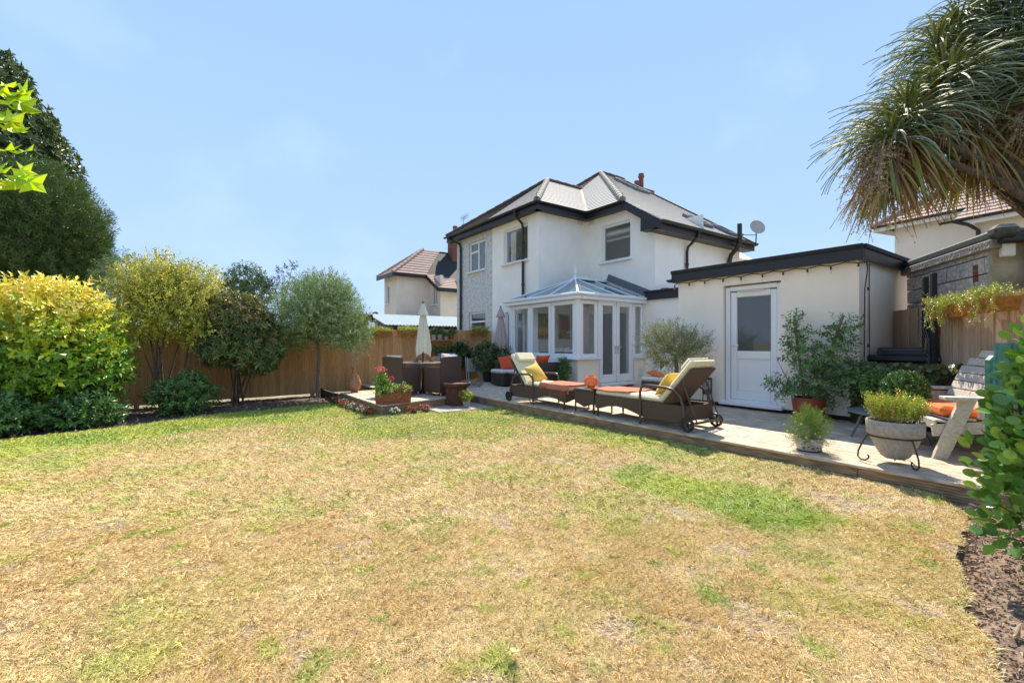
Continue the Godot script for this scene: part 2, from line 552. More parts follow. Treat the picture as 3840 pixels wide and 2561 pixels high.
func crown(s: Swarm, at: Vector3, rad: Vector3, count: int, cols: Array, size: float, inner := 0.45, lift := 0.5, rough := 0.3) -> void:
	# sprigs through the outer part of a lumpy ball, pointing outwards
	for i in count:
		var d := ball().normalized()
		var lump := 1.0 + rough * noise.get_noise_3d(d.x * 2.2 + at.x * 3.0, d.y * 2.2 + at.y * 3.0, d.z * 2.2 + at.z * 3.0) * 1.6
		var r := lerpf(inner, 1.0, pow(rng.randf(), .6)) * lump
		var p := at + d * rad * r
		var dir := (d + Vector3.UP * lift + ball() * .7).normalized()
		s.add(Transform3D(aim(dir, rng.randf() * TAU, size * rng.randf_range(.7, 1.3)), p), pick(cols))
func limb(g: Geo, a: Vector3, b: Vector3, r0: float, r1: float, bend := 0.12, sides := 7) -> Vector3:
	var p: Array = []; var r: Array = []
	var l := (b - a).length()
	var off := ball() * l * bend
	for k in 6:
		var t := k / 5.0
		p.append(a.lerp(b, t) + off * sin(PI * t)); r.append(lerpf(r0, r1, t))
	g.tube(p, r, sides, true)
	return b

# ---------------------------------------------------------------- building parts
func window(parent: Node3D, o: Vector3, u: Vector3, w: float, h: float, bars_x: Array, bars_y: Array, inset := 0.09, sill := true, pane := "pane", fw := 0.065, called := "window") -> MeshInstance3D:
	# o: lower left corner of the opening on the wall's face, u: along the wall, seen from outside to the right
	var z := u.cross(Vector3.UP).normalized()
	var turn := Basis(u, Vector3.UP, z)
	var q := o - z * inset
	var g := Geo.new()
	var d := 0.06
	for y in [fw * .5, h - fw * .5]:
		g.box(q + u * w * .5 + Vector3.UP * y, Vector3(w - .004, fw, d), .008, turn)
	for x in [fw * .5, w - fw * .5]:
		g.box(q + u * x + Vector3.UP * h * .5, Vector3(fw, h - fw * 2.0 - .002, d - .004), .008, turn)
	for x in bars_x:
		g.box(q + u * x + Vector3.UP * h * .5, Vector3(fw, h - fw * 2.0 - .002, d - .006), .008, turn)
	for b in bars_y:
		# b: [x0, x1, y]
		g.box(q + u * (b[0] + b[1]) * .5 + Vector3.UP * b[2], Vector3(b[1] - b[0] - fw, fw, d - .008), .008, turn)
	var f := obj(called, g, M.upvc, parent, true)
	var p := Geo.new()
	p.box(q + u * w * .5 + Vector3.UP * h * .5 - z * .005, Vector3(w - fw * 1.2, h - fw * 1.2, .006), 0.0, turn)
	var pane_o := put("pane", p.mesh(), M[pane], f)
	if sill:
		var s := Geo.new()
		s.box(o + u * w * .5 + z * .03 - Vector3.UP * .03, Vector3(w + .12, .05, .16), .012, turn)
		put("sill", s.mesh(), M.upvc, f)
	return f
func roof_slope(parent: Node3D, pts: Array, eave: Vector3, course: float, mats: Array, lift := 0.016, called := "tile_course") -> void:
	var o: Vector3 = pts[0]
	var nn: Vector3 = (pts[1] - pts[0]).cross(pts[2] - pts[0]).normalized()
	if nn.y < 0.0: nn = -nn
	var up := nn.cross(eave).normalized()
	if up.y < 0.0: up = -up
	var flat2 := PackedVector2Array()
	var lo := 1e9; var hi := -1e9; var la := 1e9; var ha := -1e9
	for p in pts:
		var q := Vector2((p - o).dot(eave), (p - o).dot(up))
		flat2.append(q)
		lo = minf(lo, q.y); hi = maxf(hi, q.y); la = minf(la, q.x); ha = maxf(ha, q.x)
	var b := lo
	var k := 0
	while b < hi - .01:
		var t := minf(b + course, hi)
		var band := PackedVector2Array([Vector2(la - 1, b), Vector2(ha + 1, b), Vector2(ha + 1, t), Vector2(la - 1, t)])
		for poly in Geometry2D.intersect_polygons(flat2, band):
			if poly.size() < 3: continue
			var g := Geo.new()
			var idx := Geometry2D.triangulate_polygon(poly)
			var p3: Array[Vector3] = []
			for q in poly:
				var up_by: float = lift * (1.0 - (q.y - b) / course) + .003
				p3.append(o + eave * q.x + up * q.y + nn * up_by)
			for i in range(0, idx.size(), 3):
				g.flat(p3[idx[i]], p3[idx[i + 1]], p3[idx[i + 2]], nn)
			for i in poly.size():
				var j := (i + 1) % poly.size()
				if absf(poly[i].y - b) < .002 and absf(poly[j].y - b) < .002:
					g.quad(p3[i], p3[j], p3[j] - nn * lift * 1.3, p3[i] - nn * lift * 1.3, -up)
			if g.v.size() > 0:
				obj(called, g, mats[k % mats.size()], parent, true)
		b = t
		k += 1
func roof_deck(parent: Node3D, polys: Array, m: Material) -> MeshInstance3D:
	var g := Geo.new()
	for pts in polys:
		var nn: Vector3 = (pts[1] - pts[0]).cross(pts[2] - pts[0]).normalized()
		if nn.y < 0.0: nn = -nn
		for i in range(1, pts.size() - 1):
			g.flat(pts[0] - nn * .02, pts[i] - nn * .02, pts[i + 1] - nn * .02, nn)
			g.flat(pts[0] - nn * .05, pts[i] - nn * .05, pts[i + 1] - nn * .05, -nn)
	return obj("roof", g, m, parent, true)
func ridge_tiles(parent: Node3D, a: Vector3, b: Vector3, r: float, step: float, m: Material, called := "ridge_tile") -> void:
	var n := int((b - a).length() / step)
	var d := (b - a) / n
	for i in n:
		var g := Geo.new()
		var p := a + d * i
		g.tube([p + Vector3(0, .01 + .012, 0), p + d * 1.06 + Vector3(0, .01, 0)], [r * 1.06, r], 9, true)
		obj(called, g, m, parent, true)
func half_gutter(parent: Node3D, a: Vector3, b: Vector3, out: Vector3, r := 0.055) -> void:
	var g := Geo.new()
	for k in 8:
		var t0 := PI + PI * k / 8.0; var t1 := PI + PI * (k + 1) / 8.0
		var d0 := out * cos(t0) + Vector3.UP * sin(t0); var d1 := out * cos(t1) + Vector3.UP * sin(t1)
		g.quad(a + d0 * r, b + d0 * r, b + d1 * r, a + d1 * r, d0 + d1)
		g.quad(a + d0 * r * .9, b + d0 * r * .9, b + d1 * r * .9, a + d1 * r * .9, -d0 - d1)
		for e in [a, b]:
			g.flat(e, e + d0 * r, e + d1 * r, (a - b) if e == a else (b - a))
	obj("gutter", g, M.black_trim, parent, true)
func pipe(parent: Node3D, pts: Array, r: float, m: Material, clips := []) -> MeshInstance3D:
	var g := Geo.new()
	g.tube(pts, r, 10)
	for c in clips:
		g.lathe([Vector2(r, -.03), Vector2(r * 1.3, -.03), Vector2(r * 1.3, .03), Vector2(r, .03)], 10, c)
	return obj("downpipe", g, m, parent, true)
func board(parent: Node3D, called: String, a: Vector3, b: Vector3, w: float, t: float, m: Material, up := Vector3.UP) -> MeshInstance3D:
	var g := Geo.new()
	g.bar(a, b, w, t, .004, up)
	return obj(called, g, m, parent, true)

func build_houses() -> void:
	var ey := 5.42
	var slate := [M.slate_pale, M.slate_pale_b]
	var brown := [M.tile_brown]
	# ---- the white house
	var h := thing("house", "white rendered two storey house with pale tiled hip roof and black gutters", "house", Vector3(-10.5, -.3, -8.5))
	var g := Geo.new()
	var Z := Vector3(0, 0, -1); var X := Vector3.RIGHT; var Y := Vector3.UP
	g.wall(Vector3(-13, -.3, -8.5), X, Y, 2.5, 5.6, [[.68, 4.17, 1.3, 1.13], [.75, 1.15, 1.15, 1.45]], .2)
	g.wall(Vector3(-10.5, -.3, -8.7), Z, Y, 1.8, 5.6, [], .2)
	g.wall(Vector3(-10.5, -.3, -10.5), X, Y, 1.95, 5.6, [[.66, 4.08, 1.13, 1.14], [.12, .5, 1.5, 2.0]], .2)
	g.wall(Vector3(-8.55, -.3, -10.5), X, Y, .7, 4.9, [], .2)
	g.prism([Vector2(0, 0), Vector2(.7, 0), Vector2(.7, .06), Vector2(0, .7)], .19, Vector3(-8.55, 4.6, -10.6), X, Y)
	g.wall(Vector3(-7.85, -.3, -10.7), Z, Y, 4.3, 4.9, [], .2)
	g.wall(Vector3(-8.05, -.3, -15.0), -X, Y, 4.95, 5.2, [], .2)
	obj("wall", g, M.white_render, h, true)
	g = Geo.new()
	g.box(Vector3(-11.8, 2.75, -11.8), Vector3(2.3, .15, 6.0)); g.box(Vector3(-9.1, 2.75, -12.8), Vector3(2.9, .15, 4.1))
	obj("upper_floor", g, M.carpet, h, true)
	g = Geo.new()
	g.box(Vector3(-11.8, 5.3, -11.8), Vector3(2.3, .1, 6.2)); g.box(Vector3(-9.7, 5.3, -12.8), Vector3(1.8, .1, 4.1)); g.box(Vector3(-8.3, 4.6, -12.8), Vector3(1.0, .06, 4.1))
	g.box(Vector3(-12.95, 2.6, -11.8), Vector3(.08, 5.6, 6.2)); g.box(Vector3(-10.4, 4.0, -12.9), Vector3(5.0, 2.5, .08))
	obj("ceiling", g, M.plaster, h, true)
	var w := window(h, Vector3(-12.32, 3.87, -8.5), X, 1.3, 1.13, [], [])
	for s in [0, 1]:
		g = Geo.new()
		g.grid(16, 1, func(u: float, v: float) -> Vector3: return Vector3((-12.2 if s == 0 else -11.28) + u * .26, 3.95 + v * 1.0, -8.72 + .02 * sin(u * 30.0)), Vector3(0, 0, 1), .003)
		obj("curtain", g, M.canvas_cream, w, true)
	window(h, Vector3(-12.25, .85, -8.5), X, 1.15, 1.45, [.575], [])
	w = window(h, Vector3(-9.84, 3.78, -10.5), X, 1.13, 1.14, [], [])
	g = Geo.new()
	g.box(Vector3(-9.28, 4.68, -10.69), Vector3(1.06, .46, .02), .004); g.box(Vector3(-9.28, 4.47, -10.685), Vector3(1.06, .05, .05), .01)
	obj("blind", g, M.fabric_blind, w, true)
	for q in [[Vector3(-10.49, 5.13, -10.16), Z], [Vector3(-10.32, 5.13, -10.49), X]]:
		g = Geo.new()
		for k in 2:
			var c: Vector3 = q[0] + q[1] * k * .12
			var turn := Basis(q[1], Y, q[1].cross(Y))
			g.box(c, Vector3(.1, .13, .02), .003, turn)
			for j in 4:
				g.box(c + Y * (-.045 + j * .03) + q[1].cross(Y) * .012, Vector3(.08, .012, .012), 0.0, turn)
		obj("air_vent", g, M.upvc_reveal, h, true)
	var apex := Vector3(-13, 7.38, -10.95); var back := Vector3(-13, 7.38, -12.69); var top := Vector3(-13, 8.29, -13.85); var far := Vector3(-13, 8.29, -15.2)
	var c1 := Vector3(-10.19, ey, -8.2); var c2 := Vector3(-10.19, ey, -10.2); var c3 := Vector3(-8.75, ey, -10.2); var c4 := Vector3(-7.45, 4.545, -10.2); var c5 := Vector3(-7.45, 4.545, -15.2)
	var front := Vector3(-13, ey, -8.2)
	var s1 := [front, c1, apex]; var s2 := [c1, c2, back, apex]; var s3 := [c2, c3, top, back]; var s4 := [c3, c4, c5, far, top]
	var roof := roof_deck(h, [s1, s2, s3, s4], M.black_felt)
	roof_slope(roof, s1, X, .165, slate); roof_slope(roof, s2, Z, .165, slate); roof_slope(roof, s3, X, .165, slate); roof_slope(roof, s4, Z, .165, slate)
	ridge_tiles(roof, c1, apex, .1, .3, M.ridge_tile, "hip_tile"); ridge_tiles(roof, c3, top, .1, .3, M.ridge_tile, "hip_tile")
	ridge_tiles(roof, apex, back, .09, .4, M.tile_brown); ridge_tiles(roof, top, far, .09, .4, M.tile_brown)
	board(roof, "valley", c2 + Vector3(0, .03, 0), back + Vector3(0, .03, 0), .2, .012, M.ridge_tile, Vector3(.5, 1, .6))
	board(roof, "verge", c5 + Vector3(0, .03, 0), far + Vector3(0, .03, 0), .1, .06, M.tile_brown)
	for q in [[c1, Vector3(.7, 0, .7)], [c3, Vector3(.7, 0, .7)]]:
		g = Geo.new()
		g.tube([q[0] + Vector3(0, .04, 0), q[0] + Vector3(.06, .1, .06), q[0] + Vector3(.06, .19, .06)], .008, 5)
		obj("hip_iron", g, M.black_metal, roof, true)
	# boards under the eaves
	board(h, "fascia", Vector3(-13, ey - .14, -8.22), Vector3(-10.2, ey - .14, -8.22), .03, .2, M.black_trim)
	board(h, "fascia", Vector3(-10.21, ey - .14, -8.2), Vector3(-10.21, ey - .14, -10.23), .03, .2, M.black_trim)
	board(h, "fascia", Vector3(-10.22, ey - .14, -10.22), Vector3(-8.75, ey - .14, -10.22), .03, .2, M.black_trim)
	board(h, "fascia", c3 + Vector3(0, -.12, -.02), c4 + Vector3(0, -.12, -.02), .03, .2, M.black_trim)
	board(h, "fascia", Vector3(-7.47, 4.42, -10.2), Vector3(-7.47, 4.42, -15.2), .03, .2, M.black_trim)
	g = Geo.new()
	g.box(Vector3(-11.6, ey - .2, -8.36), Vector3(2.8, .02, .29)); g.box(Vector3(-10.36, ey - .2, -9.2), Vector3(.29, .02, 2.0)); g.box(Vector3(-9.6, ey - .2, -10.36), Vector3(1.9, .02, .28)); g.box(Vector3(-7.66, 4.34, -12.7), Vector3(.38, .02, 5.0))
	obj("soffit", g, M.black_trim, h, true)
	g = Geo.new()
	g.prism([Vector2(0, 0), Vector2(.66, 0), Vector2(.66, .2), Vector2(.02, .62)], .26, Vector3(-8.14, 4.4, -10.36), X, Y)
	obj("eave_box", g, M.black_trim, h, true)
	half_gutter(h, Vector3(-13, ey - .03, -8.14), Vector3(-10.12, ey - .03, -8.14), Vector3.BACK)
	half_gutter(h, Vector3(-10.13, ey - .03, -8.1), Vector3(-10.13, ey - .03, -10.12), Vector3.RIGHT)
	half_gutter(h, Vector3(-10.1, ey - .03, -10.14), Vector3(-8.7, ey - .03, -10.14), Vector3.BACK)
	half_gutter(h, Vector3(-7.39, 4.55, -10.15), Vector3(-7.39, 4.55, -15.2), Vector3.RIGHT, .07)
	pipe(h, [Vector3(-11.2, 5.36, -8.14), Vector3(-11.2, 5.2, -8.16), Vector3(-11.17, 4.98, -8.4), Vector3(-11.17, 4.85, -8.43), Vector3(-11.17, .1, -8.43)], .04, M.black_trim, [Vector3(-11.17, 4.4, -8.43), Vector3(-11.17, 3.1, -8.43)])
	pipe(h, [Vector3(-7.39, 4.5, -11.9), Vector3(-7.42, 4.35, -11.9), Vector3(-7.75, 4.1, -11.9), Vector3(-7.78, 3.95, -11.9), Vector3(-7.78, 2.6, -11.9)], .04, M.black_trim, [Vector3(-7.78, 3.6, -11.9)])
	pipe(h, [Vector3(-7.3, 5.0, -13.95), Vector3(-7.3, 4.45, -13.95), Vector3(-7.42, 4.25, -14.0), Vector3(-7.68, 4.12, -14.15), Vector3(-7.76, 3.95, -14.2), Vector3(-7.76, 2.6, -14.2)], .07, M.black_trim, [Vector3(-7.76, 3.4, -14.2)])
	# windows in the roof
	for q in [[Vector3(-11.75, 0, -14.25), 1.35, .75], [Vector3(-8.45, 0, -13.5), .75, .7], [Vector3(-8.15, 0, -14.55), .7, .6]]:
		var p: Vector3 = q[0]
		p.y = 8.29 - .675 * (p.x + 13.0) + .03
		var down := Vector3(1, -.675, 0).normalized()
		var turn := Basis(down, Vector3(.675, 1, 0).normalized(), Vector3(0, 0, 1))
		g = Geo.new()
		for s in [-.5, .5]:
			g.box(p + turn * Vector3(q[1] * s, .03, 0), Vector3(.08, .09, q[2]), .01, turn); g.box(p + turn * Vector3(0, .03, q[2] * s), Vector3(q[1] - .08, .088, .08), .01, turn)
		var sk := obj("roof_window", g, M.lead_grey, roof, true)
		g = Geo.new()
		g.box(p + turn * Vector3(0, .03, 0), Vector3(q[1] - .07, .01, q[2] - .07), 0.0, turn)
		obj("pane", g, M.pane, sk, true)
	# the front of the house behind, with its chimney
	g = Geo.new()
	g.box(Vector3(-12.5, 2.2, -17.1), Vector3(6.0, 5.0, 4.1)); g.prism([Vector2(-3.2, 0), Vector2(3.2, 0), Vector2(0, 2.3)], 4.2, Vector3(-12.6, 4.7, -17.15), X, Y)
	obj("front_wing", g, M.white_render, h, true)
	g = Geo.new()
	g.box(Vector3(-13.35, 7.2, -16.9), Vector3(.62, 2.0, .95), .01); g.box(Vector3(-13.35, 8.05, -16.9), Vector3(.72, .1, 1.05), .01); g.box(Vector3(-13.35, 8.18, -16.9), Vector3(.66, .16, .98), .01)
	var ch := obj("chimney", g, M.brick, h, true)
	for q in [[Vector3(-13.35, 8.24, -16.55), .16, .38], [Vector3(-13.35, 8.24, -16.85), .15, .78]]:
		g = Geo.new()
		g.lathe([Vector2(.13, 0), Vector2(.13, .05), Vector2(.11, .08), Vector2(.105, q[2] - .2), Vector2(.14, q[2] - .17), Vector2(.14, q[2] - .1), Vector2(.11, q[2] - .07), Vector2(.125, q[2]), Vector2(.09, q[2]), Vector2(.08, 0)], 14, q[0])
		obj("chimney_pot", g, M.clay_pot, ch, true)
	# low link between house and outbuilding
	g = Geo.new()
	g.wall(Vector3(-7.85, .0, -10.5), X, Y, 2.6, 2.5, [], .2)
	g.box(Vector3(-6.55, 2.45, -11.75), Vector3(2.5, .08, 2.0)); g.box(Vector3(-6.4, 1.2, -12.7), Vector3(2.7, 2.4, .1))
	obj("link_wall", g, M.white_render, h, true)
	board(h, "link_fascia", Vector3(-8.12, 2.59, -10.44), Vector3(-5.3, 2.59, -10.44), .06, .2, M.black_trim)
	board(h, "link_flashing", Vector3(-8.16, 2.72, -10.47), Vector3(-5.3, 2.72, -10.47), .2, .05, M.black_felt)
	# board where the glass roof meets the wall
	board(h, "flashing", Vector3(-9.55, 3.3, -10.46), Vector3(-8.0, 2.66, -10.46), .05, .2, M.lead_grey, Vector3.UP)
	# ---- the grey house joined to it
	var n := thing("house", "grey pebbledash house with dark brown roof joined to the white house", "house", Vector3(-15.5, -.3, -8.5))
	g = Geo.new()
	g.wall(Vector3(-15.5, -.3, -8.5), X, Y, 2.498, 5.6, [[.9, 4.2, 1.13, 1.08], [.9, 1.35, 1.15, 1.37]], .2)
	g.wall(Vector3(-15.5, -.3, -10.5), -Z, Y, 1.8, 5.6, [], .2)
	g.wall(Vector3(-18.15, -.3, -10.5), X, Y, 2.65, 5.6, [], .2)
	g.wall(Vector3(-18.15, -.3, -14.8), -Z, Y, 4.1, 4.9, [], .2); g.wall(Vector3(-13.0, -.3, -15.0), -X, Y, 5.15, 5.2, [], .2)
	g.box(Vector3(-14.2, 2.75, -11.8), Vector3(2.3, .15, 6.0)); g.box(Vector3(-14.2, 5.3, -11.8), Vector3(2.3, .1, 6.2)); g.box(Vector3(-14.2, 2.7, -10.4), Vector3(2.3, 5.2, .08))
	obj("wall", g, M.grey_pebbledash, n, true)
	window(n, Vector3(-14.6, 3.9, -8.5), X, 1.13, 1.08, [.6], [[0.03, .6, .72]])
	window(n, Vector3(-14.6, 1.05, -8.5), X, 1.15, 1.37, [], [[.03, 1.12, 1.02]])
	var mir := func(p: Vector3) -> Vector3: return Vector3(-26.0 - p.x, p.y, p.z)
	var q1 := [mir.call(c1), front, apex]; var q2 := [mir.call(c1), mir.call(c2), back, apex]; var q3 := [mir.call(c2), mir.call(c3), top, back]; var q4 := [mir.call(c3), mir.call(c4), mir.call(c5), far, top]
	roof = roof_deck(n, [q1, q2, q3, q4], M.black_felt)
	roof_slope(roof, q1, X, .24, brown, .03); roof_slope(roof, q2, Z, .24, brown, .03); roof_slope(roof, q3, X, .24, brown, .03); roof_slope(roof, q4, Z, .24, brown, .03)
	ridge_tiles(roof, mir.call(c1), apex, .09, .35, M.tile_brown, "hip_tile"); ridge_tiles(roof, mir.call(c3), top, .09, .35, M.tile_brown, "hip_tile")
	board(n, "fascia", Vector3(-15.8, ey - .14, -8.22), Vector3(-13.0, ey - .14, -8.22), .03, .2, M.black_trim)
	g = Geo.new()
	g.box(Vector3(-14.4, ey - .2, -8.36), Vector3(2.8, .02, .29)); g.box(Vector3(-15.65, ey - .2, -9.2), Vector3(.29, .02, 2.0))
	obj("soffit", g, M.black_trim, n, true)
	half_gutter(n, Vector3(-15.86, ey - .03, -8.14), Vector3(-13.0, ey - .03, -8.14), Vector3.BACK)
	pipe(n, [Vector3(-15.5, 5.36, -8.14), Vector3(-15.48, 5.25, -8.16), Vector3(-15.12, 5.05, -8.4), Vector3(-15.09, 4.9, -8.43), Vector3(-15.09, -.2, -8.43)], .045, M.black_trim, [Vector3(-15.09, 3.6, -8.43), Vector3(-15.09, 2.3, -8.43)])
	# satellite dish on the gable
	var dish := thing("satellite_dish", "round grey satellite dish on the far corner of the white house", "satellite dish", Vector3(-7.35, 4.4, -15.0))
	g = Geo.new()
	var tilt := Basis(Quaternion(Vector3.UP, Vector3(.78, .3, .55).normalized()))
	g.lathe([Vector2(0, 0), Vector2(.1, .01), Vector2(.18, .035), Vector2(.235, .07), Vector2(.245, .075), Vector2(.235, .062), Vector2(.16, .02), Vector2(0, -.012)], 22, Vector3(.05, .62, 0), tilt)
	obj("reflector", g, M.dish_grey, dish)
	g = Geo.new()
	g.tube([Vector3(-.1, 0, 0), Vector3(.03, .05, 0), Vector3(.05, .6, 0)], .018, 6); g.tube([Vector3(.05, .4, 0), Vector3(-.25, .42, .25)], .012, 6); g.box(Vector3(-.27, .43, .27), Vector3(.06, .06, .08), .01)
	obj("arm", g, M.black_metal, dish)

func build_conservatory() -> void:
	var X := Vector3.RIGHT; var Y := Vector3.UP; var Z := Vector3(0, 0, -1)
	var k := thing("conservatory", "white framed glass conservatory with double doors beside the white house", "conservatory", Vector3(-9.7, .13, -8.9))
	var g := Geo.new()
	g.wall(Vector3(-11.15, .0, -7.9), X, Y, 2.95, .88, [], .22)
	g.wall(Vector3(-8.2, .0, -8.12), Z, Y, .54, .88, [], .22)
	g.wall(Vector3(-11.15, .0, -8.5), -Z, Y, .38, .88, [], .22)
	obj("dwarf_wall", g, M.cream_render, k, true)
	g = Geo.new()
	g.wall(Vector3(-8.2, .0, -10.02), Z, Y, .478, .88, [], .22)
	obj("dwarf_wall", g, M.cream_render, k, true)
	g = Geo.new()
	g.box(Vector3(-9.7, .1, -9.2), Vector3(2.7, .16, 2.5))
	obj("floor", g, M.carpet, k, true)
	g = Geo.new()
	for q in [[Vector3(-9.675, .9, -7.89), Vector3(3.1, .045, .26)], [Vector3(-8.2, .901, -8.28), Vector3(.26, .043, .76)], [Vector3(-8.2, .9, -10.26), Vector3(.26, .043, .47)], [Vector3(-11.15, .9, -8.2), Vector3(.26, .043, .5)]]:
		g.box(q[0], q[1], .015)
	obj("sill", g, M.upvc, k, true)
	g = Geo.new()
	for p in [Vector3(-11.1, 1.67, -7.95), Vector3(-8.25, 1.67, -7.95)]:
		g.box(p, Vector3(.12, 1.5, .12), .012)
	for z in [-8.665, -10.02]:
		g.box(Vector3(-8.245, 1.3, z), Vector3(.09, 2.25, .05), .008)
	g.box(Vector3(-8.245, 1.67, -10.47), Vector3(.09, 1.5, .05), .008)
	obj("post", g, M.upvc, k, true)
	var xs := [-11.04, -10.17, -9.25, -8.31]
	for i in 3:
		window(k, Vector3(xs[i] + .01, .925, -7.9), X, xs[i + 1] - xs[i] - .02, 1.46, [], [], .05, false, "pane", .1)
	window(k, Vector3(-8.2, .925, -8.02), Z, .61, 1.46, [], [], .05, false, "pane", .095)
	window(k, Vector3(-8.2, .925, -10.05), Z, .39, 1.46, [], [], .05, false, "pane", .075)
	window(k, Vector3(-11.15, .925, -8.46), -Z, .44, 1.46, [], [], .05, false, "pane", .08)
	for i in 2:
		var o := Vector3(-8.2, .26, -8.7 - i * .655)
		var d := window(k, o, Z, .64, 2.14, [], [], .045, false, "pane", .12, "door")
		g = Geo.new()
		g.box(o + Z * .32 + Y * .11 + X * -.045, Vector3(.056, .2, .4), .01)
		obj("rail", g, M.upvc, d, true)
		g = Geo.new()
		var hx := (.60 if i == 0 else .04)
		g.box(o + Z * hx + Y * .86 + X * .0, Vector3(.02, .22, .035), .006)
		g.tube([o + Z * hx + Y * .92, o + Z * hx + Y * .92 + X * .05, o + Z * (hx + (-.12 if i == 0 else .12)) + Y * .92 + X * .055], .011, 6)
		obj("handle", g, M.chrome, d, true)
	g = Geo.new()
	g.box(Vector3(-8.19, .21, -9.35), Vector3(.2, .08, 1.34), .012)
	obj("threshold", g, M.upvc, k, true)
	g = Geo.new()
	g.box(Vector3(-8.19, .48, -10.3), Vector3(.03, .22, .2), .008); g.box(Vector3(-8.172, .48, -10.3), Vector3(.012, .16, .14), .004)
	obj("cat_flap", g, M.upvc_reveal, k, true)
	# eaves
	g = Geo.new()
	g.box(Vector3(-9.675, 2.44, -7.87), Vector3(3.14, .09, .16), .015); g.box(Vector3(-8.17, 2.44, -9.23), Vector3(.16, .088, 2.55), .015); g.box(Vector3(-11.18, 2.44, -8.2), Vector3(.16, .088, .58), .015)
	obj("eaves_beam", g, M.upvc, k, true)
	g = Geo.new()
	g.box(Vector3(-9.675, 2.53, -7.8), Vector3(3.26, .085, .1), .03); g.box(Vector3(-8.1, 2.53, -9.16), Vector3(.1, .084, 2.7), .03)
	obj("eaves_gutter", g, M.upvc, k, true)
	var e := 2.56
	var R := Vector3(-9.7, 3.17, -9.25); var R2 := Vector3(-9.7, 3.17, -10.5)
	var fl := Vector3(-11.22, e, -7.83); var fr := Vector3(-8.13, e, -7.83)
	var f1 := Vector3(-10.14, e, -7.83); var f2 := Vector3(-9.18, e, -7.83)
	var hip := func(z: float) -> Vector3:
		var t: float = (z + 7.83) / (-9.25 + 7.83)
		return fr.lerp(R, t)
	var r1 := Vector3(-8.13, e, -8.54); var r2 := Vector3(-8.13, e, -9.27); var r3 := Vector3(-8.13, e, -9.96); var r4 := Vector3(-8.13, e, -10.48)
	var l4 := Vector3(-11.22, e, -8.48)
	var h1: Vector3 = hip.call(-8.54)
	var panes := [[fl, f1, R], [f1, f2, R], [f2, fr, R], [fr, r1, h1], [r1, r2, R, h1], [r2, r3, Vector3(-9.7, 3.17, -9.96), R], [r3, r4, R2, Vector3(-9.7, 3.17, -9.96)], [l4, fl, R, Vector3(-10.5, 2.87, -8.5)], [Vector3(-10.52, 2.88, -8.52), R, R2, Vector3(-10.5, 2.87, -10.48)]]
	for p in panes:
		g = Geo.new()
		var nn: Vector3 = (p[1] - p[0]).cross(p[2] - p[0]).normalized()
		for i in range(1, p.size() - 1):
			g.flat(p[0], p[i], p[i + 1], nn); g.flat(p[0] - nn * .016, p[i] - nn * .016, p[i + 1] - nn * .016, -nn)
		obj("roof_pane", g, M.roof_pane, k, true)
	for b in [[fl, R], [f1, R], [f2, R], [fr, R], [r1, h1], [r2, R], [r3, Vector3(-9.7, 3.17, -9.96)], [r4, R2], [l4, Vector3(-10.5, 2.88, -8.49)]]:
		g = Geo.new()
		g.bar(b[0] + Y * .012, b[1] + Y * .012, .055, .035, .01)
		g.box(b[0] + Y * .015, Vector3(.065, .045, .065), .012)
		obj("roof_bar", g, M.upvc, k, true)
	g = Geo.new()
	g.box(Vector3(-9.7, 3.2, -9.85), Vector3(.17, .09, 1.32), .03)
	g.box(Vector3(-9.7, 3.165, -9.85), Vector3(.3, .03, 1.35), .01)
	var ridge := obj("ridge", g, M.upvc, k, true)
	g = Geo.new()
	g.lathe([Vector2(.045, 0), Vector2(.05, .04), Vector2(.03, .07), Vector2(.055, .12), Vector2(.05, .17), Vector2(.03, .24), Vector2(.012, .31), Vector2(0, .36)], 10, Vector3(-9.7, 3.23, -9.25))
	obj("finial", g, M.upvc, ridge, true)
	for i in 5:
		g = Geo.new()
		var p := Vector3(-9.7, 3.24, -9.5 - i * .21)
		var s := 1.25 if i % 2 == 1 else .8
		g.prism([Vector2(-.02, 0), Vector2(.02, 0), Vector2(.012, .05), Vector2(.035, .08), Vector2(.012, .09), Vector2(0, .13 * s), Vector2(-.012, .09), Vector2(-.035, .08), Vector2(-.012, .05)], .012, p, Vector3(0, 0, -1), Y)
		obj("cresting", g, M.upvc, ridge, true)
	# what one sees inside
	for i in 2:
		var a := Vector3(-10.48, 1.8, [-8.75, -9.5][i])
		var pt := thing("painting", ["framed painting in yellow and orange seen through the front window", "narrower framed painting with red and green further inside"][i], "painting", a, 0, "paintings inside the conservatory")
		var hw: float = [.27, .2][i]
		g = Geo.new()
		for s in [-1, 1]:
			g.box(Vector3(.015, .36 * s, 0), Vector3(.03, .05, hw * 2 + .05), .006); g.box(Vector3(.015, 0, hw * s), Vector3(.03, .67, .05), .006)
		obj("frame", g, M.twig, pt)
		var im := Image.create(48, 64, false, Image.FORMAT_RGB8)
		for y in 64:
			for x in 48:
				var nz := noise.get_noise_2d(x * 3.0 + i * 200.0, y * 5.0)
				var col := Color(.75, .5, .12) if y < 26 + nz * 16 else (Color(.5, .3, .08) if y < 40 + nz * 22 else Color(.62, .55, .16))
				if i == 1: col = Color(.7, .22, .1) if noise.get_noise_2d(x * 4.0, y * 4.0 + 90) > .05 else Color(.45, .42, .2)
				im.set_pixel(x, y, col)
		var pm := mat("canvas_%d" % i, Color.WHITE, .7, ImageTexture.create_from_image(im), Vector3(1, 1.4, 1.8), null, 0.0, false)
		g = Geo.new()
		g.box(Vector3(.01, 0, 0), Vector3(.015, .67, hw * 2))
		obj("picture", g, pm, pt)
	var so := thing("sofa", "dark sofa with pale cushions inside the conservatory", "sofa", Vector3(-9.3, .18, -8.55))
	g = Geo.new()
